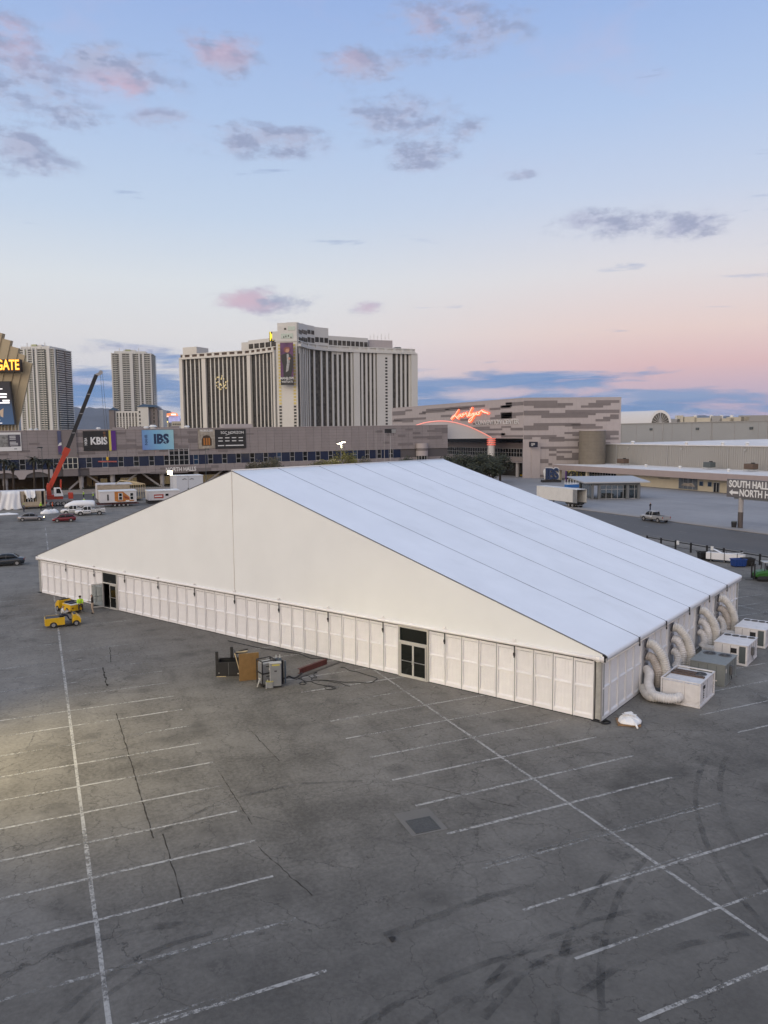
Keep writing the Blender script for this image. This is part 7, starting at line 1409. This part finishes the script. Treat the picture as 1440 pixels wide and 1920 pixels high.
# tall performer banner and the yellow emblem
bn = thing('hotel_banner', 'tall dark banner with a performer in a black jacket on the hotel front', 'banner', (0, 0, 0)); p, q = pf(527, 740, 704), pf(551, 740, 702); zb_, zt_ = pf(540, 722, 703).z, pf(540, 643.5, 703).z; bn.location = (p.x, p.y, zb_); bn.rotation_euler.z = math.atan2(q.y-p.y, q.x-p.x); bw = Vector((q.x-p.x, q.y-p.y, 0)).length; bh = zt_-zb_
MB().box(0, bw, -.1, .4, 0, bh).build('cloth', mat('print_plum', (.115, .045, .115), .6, var=.4, vs=.25), bn); MB().box(0, bw, -.16, -.12, 0, bh*.19).build('black_foot', m_prk, bn)
fp = lambda L_: [(bw*x, bh*z) for x, z in L_]
MB().prism(fp([(.22, .18), (.80, .18), (.98, .40), (.98, .66), (.80, .73), (.55, .76), (.30, .74), (.08, .70), (.10, .58), (.22, .45)]), 'y', -.2, -.13).build('jacket_print', m_prk, bn); MB().prism(fp([(.42, .30), (.62, .34), (.74, .55), (.66, .74), (.50, .73), (.52, .55)]), 'y', -.25, -.21).build('shirt_print', mat('print_grey', (.30, .30, .30), .6, var=.7, vs=.4), bn)
MB().cyl((bw*.55, -.24, bh*.82), (bw*.55, -.28, bh*.82), bh*.055, n=12).build('face_print', mat('print_skin', (.50, .27, .18), .6), bn); MB().prism(fp([(.30, .78), (.28, .86), (.45, .90), (.70, .89), (.78, .84), (.72, .80), (.66, .86), (.45, .85), (.40, .78)]), 'y', -.3, -.27).build('hair_print', mat('print_hair', (.24, .08, .06), .6), bn); MB().cyl((bw*.70, -.3, bh*.625), (bw*.70, -.33, bh*.625), bh*.03, n=10).build('hand_print', mat('print_skin'), bn)
text_mesh('lettering', 'MANILOW', 3.1, m_wht, bn, (bw*.5, -.22, bh*.158), depth=.02, bold=.05).scale.x = .86; text_mesh('lettering', 'AT', 1.4, m_wht, bn, (bw*.5, -.22, bh*.115), depth=.02); text_mesh('lettering', 'WESTGATE', 2.4, m_wht, bn, (bw*.5, -.22, bh*.075), depth=.02, bold=.02).scale.x = .86
em = thing('emblem_sign', 'glowing yellow letter emblem on the left shoulder of the hotel front', 'sign', pf(505, 640.5, 722)); em.rotation_euler.z = RA
MB().box(0, 4.4, .0, .8, 0, 9).build('panel', m_prk, em); text_mesh('emblem', 'M', 11., mat('emblem_yellow', (.9, .7, .05), .4, var=0, emit=(1., .78, .05), es=.9), em, (2.2, -.2, 4.5), depth=.2, bold=.35, sx=.42)
lm = MB(); rn = random.Random(3)
# gold crest reflected on the left wing: small glowing boxes added to stand for it
cr_ = thing('crest_reflection', 'faint gold crest reflection, added as glowing boxes on the dark left wing', 'painted reflection', pf(417, 716, 800)); cr_.rotation_euler.z = RA
for k in range(34): a_ = rn.random()*2*PI; r_ = rn.uniform(2.5, 8.5); MB().box(r_*math.cos(a_)*.8-.45, r_*math.cos(a_)*.8+.45, -3.2, -2.6, r_*math.sin(a_)-.6, r_*math.sin(a_)+.6).build('lamp', mat('crest_gold', (.5, .42, .22), .4, var=0, emit=(1., .8, .4), es=.35), cr_)  # boxes glow only to paint the reflection, no lamps hang here
# ---------------- twin apartment towers
m_apw = mat('apartment_white', (.60, .59, .55), .6, var=.04, vs=.05); m_apg = mat('apartment_glass', (.03, .038, .04), .15, var=.5, vs=.09); m_apy = mat('apartment_pale_glass', (.34, .36, .20), .3, var=.3, vs=.2); m_aps = mat('apartment_slab', (.54, .53, .47), .6, var=.04)  # second glass is a paler yellow-green, used on some bays and the cap
def apartment(label, x0, x1, ytop, F, rz, floors, zones, glow, dep=.75):
    """zones across the front: (start, end, kind) kind p=pier, b=balcony, w=window"""
    p, q = pf(x0, 790, F), pf(x1, 790, F); wd = Vector((q.x-p.x, q.y-p.y, 0)).length; ztp = pf((x0+x1)/2, ytop, F).z
    t = thing('apartment_tower', label, 'building', ((p.x+q.x)/2, (p.y+q.y)/2, 0), RA+rz); H = wd*dep; fh = 3.05
    zb_ = ztp-floors*fh
    ny = lambda u: -1.6*math.sin(PI*u)*2.2       # gently bowed front
    for u0, u1, kd in zones:
        x_0, x_1 = (u0-.5)*wd, (u1-.5)*wd; yf = ny((u0+u1)/2)
        if kd == 'p': MB().box(x_0, x_1, yf-1.6, H, 0, ztp+1.5).build('pier', m_apw, t)
        else:
            mg = m_apy if (kd == 'g') else m_apg
            MB().box(x_0, x_1, yf + (1.4 if kd == 'b' else .2), H, 0, ztp).build('glass_bay', mg, t)
            s_ = MB(); src = None
            for k in range(floors):
                z_ = ztp-k*fh
                if src is None:
                    if kd == 'b': src = MB().box(x_0, x_1, yf-1.7, yf+1.4, -.35, 0).box(x_0, x_1, yf-1.75, yf-1.55, 0, 1.0).box((x_0+x_1)/2-.2, (x_0+x_1)/2+.2, yf-.2, yf+1.39, .0, 2.7).build('balcony', m_aps, t, (0, 0, z_))
                    else: src = MB().box(x_0, x_1, yf-.15, yf+.2, -.6, .0).box((x_0+x_1)/2-.15, (x_0+x_1)/2+.15, yf-.1, yf+.19, 0, fh-.6).build('spandrel', m_aps, t, (0, 0, z_))
                else: o = src.copy(); COL.objects.link(o); o.location = (0, 0, z_)
    # right-hand flank with its own balconies
    for k in range(floors): pass
    src = None
    MB().box(wd/2, wd/2+1.0, 2, H-2, 0, ztp).build('flank_glass', m_apg, t)
    for k in range(floors):
        if src is None: src = MB().box(wd/2+1.0, wd/2+2.6, 2, H*.45, -.3, .7).box(wd/2+1.0, wd/2+2.6, H*.55, H-2, -.3, .7).build('flank_balcony', m_aps, t, (0, 0, ztp))
        else: o = src.copy(); COL.objects.link(o); o.location = (0, 0, ztp-k*fh)
    MB().box(-wd*.42, wd*.36, 0, H, ztp, ztp+4.5).build('crown', m_apw, t); MB().box(-wd*.2, wd*.1, 4, H*.6, ztp+4.5, ztp+7).build('plant_room', m_apw, t); MB().box(-wd*.15, -wd*.02, 2, 4, ztp+4.5, ztp+7.5).build('pale_cap', m_apy, t)
    for x_ in (-.30, .18): MB().cyl((x_*wd, 5, ztp+4), (x_*wd, 5, ztp+10), .6, n=6).build('mast', m_apw, t)
    return t
apartment('left-hand white apartment tower with stacked balconies, behind the fan sign', 38, 112, 657, 1080, R_(-8), 50, [(0, .05, 'p'), (.05, .17, 'b'), (.17, .22, 'p'), (.22, .28, 'g'), (.28, .31, 'p'), (.31, .42, 'b'), (.42, .45, 'p'), (.45, .51, 'w'), (.51, .56, 'p'), (.56, .76, 'b'), (.76, .80, 'w'), (.80, .88, 'p'), (.88, .98, 'b'), (.98, 1., 'p')], True)
apartment('right-hand white apartment tower with stacked balconies, beside the hotel', 215, 287, 665, 1290, R_(10), 50, [(0, .03, 'p'), (.03, .15, 'b'), (.15, .20, 'w'), (.20, .28, 'p'), (.28, .46, 'b'), (.46, .54, 'p'), (.54, .60, 'w'), (.60, .68, 'b'), (.68, .72, 'p'), (.72, .77, 'w'), (.77, .82, 'p'), (.82, .96, 'b'), (.96, 1., 'p')], False)
# ---------------- mid-rise hotel at the foot of the right-hand tower
mh = thing('mid_rise_hotel', 'pale mid-rise block with small square windows below the right-hand apartment tower', 'building', (0, 0, 0)); mo = pf(240, 800, 930); mh.location = (mo.x, mo.y, 0); mh.rotation_euler.z = RA
ml = lambda x: (pf(x, 790, 930)-pf(240, 790, 930)).dot(hr)
mz = lambda y: pf(250, y, 930).z
MB().box(ml(217), ml(263), 0, 20, 0, mz(771)).build('main_block', m_hgrey, mh); MB().box(ml(207), ml(216.5), -3, 16, 0, mz(769)).build('left_tower', m_pand, mh); MB().box(ml(262), ml(282), -6, 16, 0, mz(763.5)).build('bay_block', m_hgrey, mh); MB().box(ml(282), ml(297), -2, 16, 0, mz(765)).build('dark_block', m_pand, mh); MB().box(ml(297), ml(305.5), 2, 18, 0, mz(769)).build('end_block', m_hgrey, mh)
m_trf = mat('teal_roof', (.03, .06, .09), .6); MB().loft([[(ml(206), -4, mz(769)), (ml(217.5), -4, mz(769)), (ml(217.5), 17, mz(769)), (ml(206), 17, mz(769))], [(ml(211.5), 5, mz(763))]*4], cap=False).build('roof', m_trf, mh); MB().loft([[(ml(261), -7, mz(763.5)), (ml(297.5), -7, mz(763.5)), (ml(297.5), 17, mz(763.5)), (ml(261), 17, mz(763.5))], [(ml(268), 4, mz(757.5)), (ml(291), 4, mz(760)), (ml(291), 6, mz(760)), (ml(268), 6, mz(757.5))]], cap=False).build('roof', m_trf, mh)
for r_ in range(8):
    for c_ in range(8):
        x_ = ml(221.3+5.75*c_); z_ = mz(776+3.7*r_); hgt = 3.2 if r_ == 0 else 1.3
        MB().box(x_-.85, x_+.85, -.2, 0, z_-hgt, z_+hgt*.4).build('window', m_wglass, mh)
for r_ in range(5): MB().box(ml(264.5), ml(267), -6.3, -6, mz(775+7*r_), mz(771+7*r_)).build('window', m_wglass, mh); MB().box(ml(289), ml(291.5), -2.3, -2, mz(772+7*r_), mz(767+7*r_)).build('window', m_wglass, mh)
# ---------------- casino lights far beyond
ca_ = thing('casino_lights', 'cluster of small lit casino signs far beyond the hall roof', 'sign cluster', (0, 0, 0)); co_ = pf(324, 800, 1500); ca_.location = (co_.x, co_.y, 0); ca_.rotation_euler.z = RA
cl_x = lambda x: (pf(x, 790, 1500)-pf(324, 790, 1500)).dot(hr); cz = lambda y: pf(324, y, 1500).z
MB().box(cl_x(322), cl_x(348), 0, 20, 0, cz(790)).build('pale_block', m_cream, ca_); MB().box(cl_x(306), cl_x(316), 0, 20, 0, cz(793)).build('tan_block', m_cream, ca_)
MB().box(cl_x(306.5), cl_x(315.5), -1, 0, cz(792), cz(790)).build('yellow_strip', mat('lit_yellow', (1, .8, .2), .4, var=0, emit=(1., .75, .18), es=1.4), ca_); MB().prism([(cl_x(309), cz(780)), (cl_x(313), cz(775.5)), (cl_x(325), cz(773.5)), (cl_x(333), cz(775)), (cl_x(335), cz(780)), (cl_x(322), cz(779.5))], 'y', -1, 0).build('orange_arch', mat('lit_orange', (1, .3, .1), .4, var=0, emit=(1., .26, .10), es=.7), ca_)
MB().box(cl_x(322), cl_x(331), -1.5, -1, cz(778.5), cz(776)).build('white_strip', mat('lit_white', (1, 1, 1), .4, var=0, emit=(1., .92, .85), es=1.3), ca_); MB().box(cl_x(309), cl_x(317), -1.5, -1, cz(782), cz(779.5)).build('pink_strip', mat('lit_pink', (1, .6, .5), .4, var=0, emit=(1., .55, .42), es=1.1), ca_); MB().box(cl_x(316), cl_x(336), 2, 10, cz(792), cz(780)).build('blue_screen', mat('lit_blue', (.4, .4, .7), .4, var=.5, vs=.05, emit=(.34, .36, .62), es=.5), ca_)
for k in range(6): MB().box(cl_x(324+3.6*k), cl_x(325.8+3.6*k), -.3, 0, cz(797), cz(794)).build('window', m_wglass, ca_)
# ---------------- fan-shaped resort sign at the left edge
sg_ = thing('fan_sign', 'tan fan-shaped pylon sign with glowing orange GATE letters and a screen', 'pylon sign', (0, 0, 0)); so = pf(0, 800, 335); sg_.location = (so.x, so.y, 0); sg_.rotation_euler.z = RA
gx = lambda x: (x)*335/CAM_F; gz = lambda y: pf(0, y, 335).z
m_tan = mat('sign_tan', (.42, .34, .21), .55, var=.05, vs=.1); CXS = -46.
for k, (tx, ty, lx, ly) in enumerate([(62, 682, 49, 677.5), (50.5, 667, 39, 663.5), (40, 654, 26.5, 650.5), (27, 640, 12.5, 636.5), (13, 627, -2, 623), (-2, 613, -20, 609)]):
    dy_ = 812-ty; bx_ = tx-.285*dy_*(1-.02*k); P_ = [(gx(tx), gz(ty)), (gx(lx-2), gz(ly-.6)), (gx(2*CXS-lx+2), gz(ly-.6)), (gx(2*CXS-tx), gz(ty)), (gx(2*CXS-bx_), gz(812)), (gx(bx_), gz(812))]
    MB().prism(P_, 'y', 2.2-.45*k, 3.2).build('fan_slab', m_tan, sg_)
MB().box(gx(-140), gx(20), 2.5, 6, 0, gz(806)).build('base', m_tan, sg_)
MB().box(gx(-140), gx(48.3), -2.2, 0, gz(698.5), gz(676)).build('letter_box', mat('sign_maroon_black', (.02, .008, .006), .5, var=0), sg_)
m_gate = mat('gate_letters', (1, .5, .05), .4, var=0, emit=(1., .30, .01), es=1.5); m_gate2 = mat('gate_letter_core', (1, .8, .2), .4, var=0, emit=(1., .60, .05), es=1.0)
t1 = text_mesh('letters', 'WESTGATE', 6.0, m_gate, sg_, (gx(47), -2.35, gz(687.2)), depth=.1, bold=.14, sx=.655, align='RIGHT'); t2 = text_mesh('letter_core', 'WESTGATE', 6.0, m_gate2, sg_, (gx(47), -2.5, gz(687.2)), depth=.05, bold=.0, sx=.655, align='RIGHT')
sc_ = MB().prism([(gx(-150), gz(717)), (gx(27), gz(716)), (gx(32.8), gz(797)), (gx(-150), gz(797))], 'y', -2.0, -.6).build('screen_case', m_prk, sg_)
m_scr = bpy.data.materials.new('led_screen'); m_scr.use_nodes = True; tt = NT(m_scr.node_tree); X_, Y_, Z_ = tt.xyz(tt.new('ShaderNodeTexCoord').outputs['Generated']); cc = tt.ramp(Z_, [(0, (.02, .07, .16)), (.42, (.018, .05, .11)), (.60, (.006, .007, .012)), (1, (.005, .004, .007))]); bs_ = tt.n['Principled BSDF']; bs_.inputs['Base Color'].default_value = (.01, .01, .015, 1); tt.put(bs_.inputs['Emission Color'], cc); bs_.inputs['Emission Strength'].default_value = 1.
MB().prism([(gx(-148), gz(718)), (gx(26), gz(718)), (gx(31.6), gz(796)), (gx(-148), gz(796))], 'y', -2.1, -2.02).build('screen', m_scr, sg_)
m_led = mat('led_white', (1, 1, 1), .4, var=0, emit=(1., .97, .95), es=.95)
for (x0, x1, y0, y1) in [(-20, 13, 729.5, 731), (-30, 20.5, 738.5, 741.5), (-30, 20, 744, 746.5), (12, 25, 750.5, 753.5), (-30, 25, 755, 757), (-20, 5, 786.5, 788.5), (-20, 9, 793, 794)]: MB().box(gx(x0), gx(x1), -2.2, -2.12, gz(y1), gz(y0)).build('text_line', m_led, sg_)
MB().box(gx(-12), gx(3.4), -2.2, -2.12, gz(727), gz(726.2)).box(gx(2.6), gx(3.4), -2.2, -2.12, gz(726.2), gz(719)).box(gx(-12), gx(3.4), -2.2, -2.12, gz(719), gz(718.3)).build('logo_frame', m_led, sg_); MB().box(gx(0), gx(2.0), -2.2, -2.12, gz(725), gz(720.5)).build('logo_letter', m_led, sg_)
MB().prism([(gx(5), gz(771)), (gx(13), gz(766)), (gx(11.5), gz(783)), (gx(7), gz(781))], 'y', -2.2, -2.12).build('product_print', mat('led_tan', (.3, .22, .16), .4, var=0, emit=(.30, .22, .16), es=.6), sg_)
for k in range(9): MB().box(gx(-16+6.4*k)-.12, gx(-16+6.4*k)+.12, -.4, .3, gz(810), gz(797)).build('base_rib', m_cream, sg_)
# ================================================================ mountains on the skyline
def ridge(name, a0, a1, dist, dep, prof, m_, seed, n=220):
    g = MB(); vs = []; nr = 12
    for i in range(n+1):
        az_ = R_(a0+(a1-a0)*i/n)
        for j in range(nr):
            t = j/(nr-1); D = dist+dep*t; shape = math.sin(PI*min(1, t*1.15)*.5)**1.2 if t < .87 else 1-(t-.87)*2.2
            nz = mnoise.fractal(Vector((math.degrees(az_)*.55, t*2.2, seed)), 1.0, 2.1, 6); h_ = prof(math.degrees(az_))*max(0, shape)*(1+.30*nz*(.4+t)); vs.append((D*math.sin(az_), D*math.cos(az_), max(-5, h_)))
    g.add(vs, [(i*nr+j, (i+1)*nr+j, (i+1)*nr+j+1, i*nr+j+1) for i in range(n) for j in range(nr-1)]); o = g.build(name, m_, None, smooth=True); return struct(o)
def interp(pts):
    def f(a):
        if a <= pts[0][0]: return pts[0][1]
        for (x0, y0), (x1, y1) in zip(pts, pts[1:]):
            if a <= x1: t = (a-x0)/(x1-x0); t = t*t*(3-2*t); return y0+(y1-y0)*t
        return pts[-1][1]
    return f
def mp_(x, y, D): a, e = azel(x, y); return (a, CAM_H+math.tan(R_(e))*D)
m_mtn = mat('desert_mountain', (.105, .115, .135), .95, var=.3, vs=.0012)
DM = 9500.
ridge('hills', -75, 16, 7200, 3000, interp([(-75, 300), (-30, 420)] + [mp_(x, y, 9300) for x, y in ((-150, 742), (0, 752), (60, 756), (128, 757), (160, 762), (215, 764), (291, 758), (310, 765), (345, 781), (420, 797))] + [(16, 60)]), m_mtn, 2.)
ridge('hills', 14, 110, 10500, 3500, interp([(14, 40)] + [mp_(x, y, 13000) for x, y in ((780, 803), (1000, 797), (1180, 792), (1265, 781), (1300, 778), (1340, 781), (1390, 783), (1440, 782), (1600, 774))] + [(75, 420), (110, 300)]), m_mtn, 5.)
# ================================================================ the air itself, one even box round everything
hb_ = MB().box(-15100, 15100, -6100, 15100, -1.5, 760); hme = bpy.data.meshes.new('haze'); hme.from_pydata(hb_.v, [], hb_.f); hz = bpy.data.objects.new('haze', hme); COL.objects.link(hz); hz['kind'] = 'stuff'
mh_ = bpy.data.materials.new('haze_air'); mh_.use_nodes = True; n_ = mh_.node_tree; n_.nodes.remove(n_.nodes['Principled BSDF']); pv = n_.nodes.new('ShaderNodeVolumePrincipled')
pv.inputs['Color'].default_value = (.66, .78, .95, 1); pv.inputs['Density'].default_value = 2.2e-5; n_.links.new(pv.outputs[0], n_.nodes['Material Output'].inputs['Volume']); hme.materials.append(mh_)
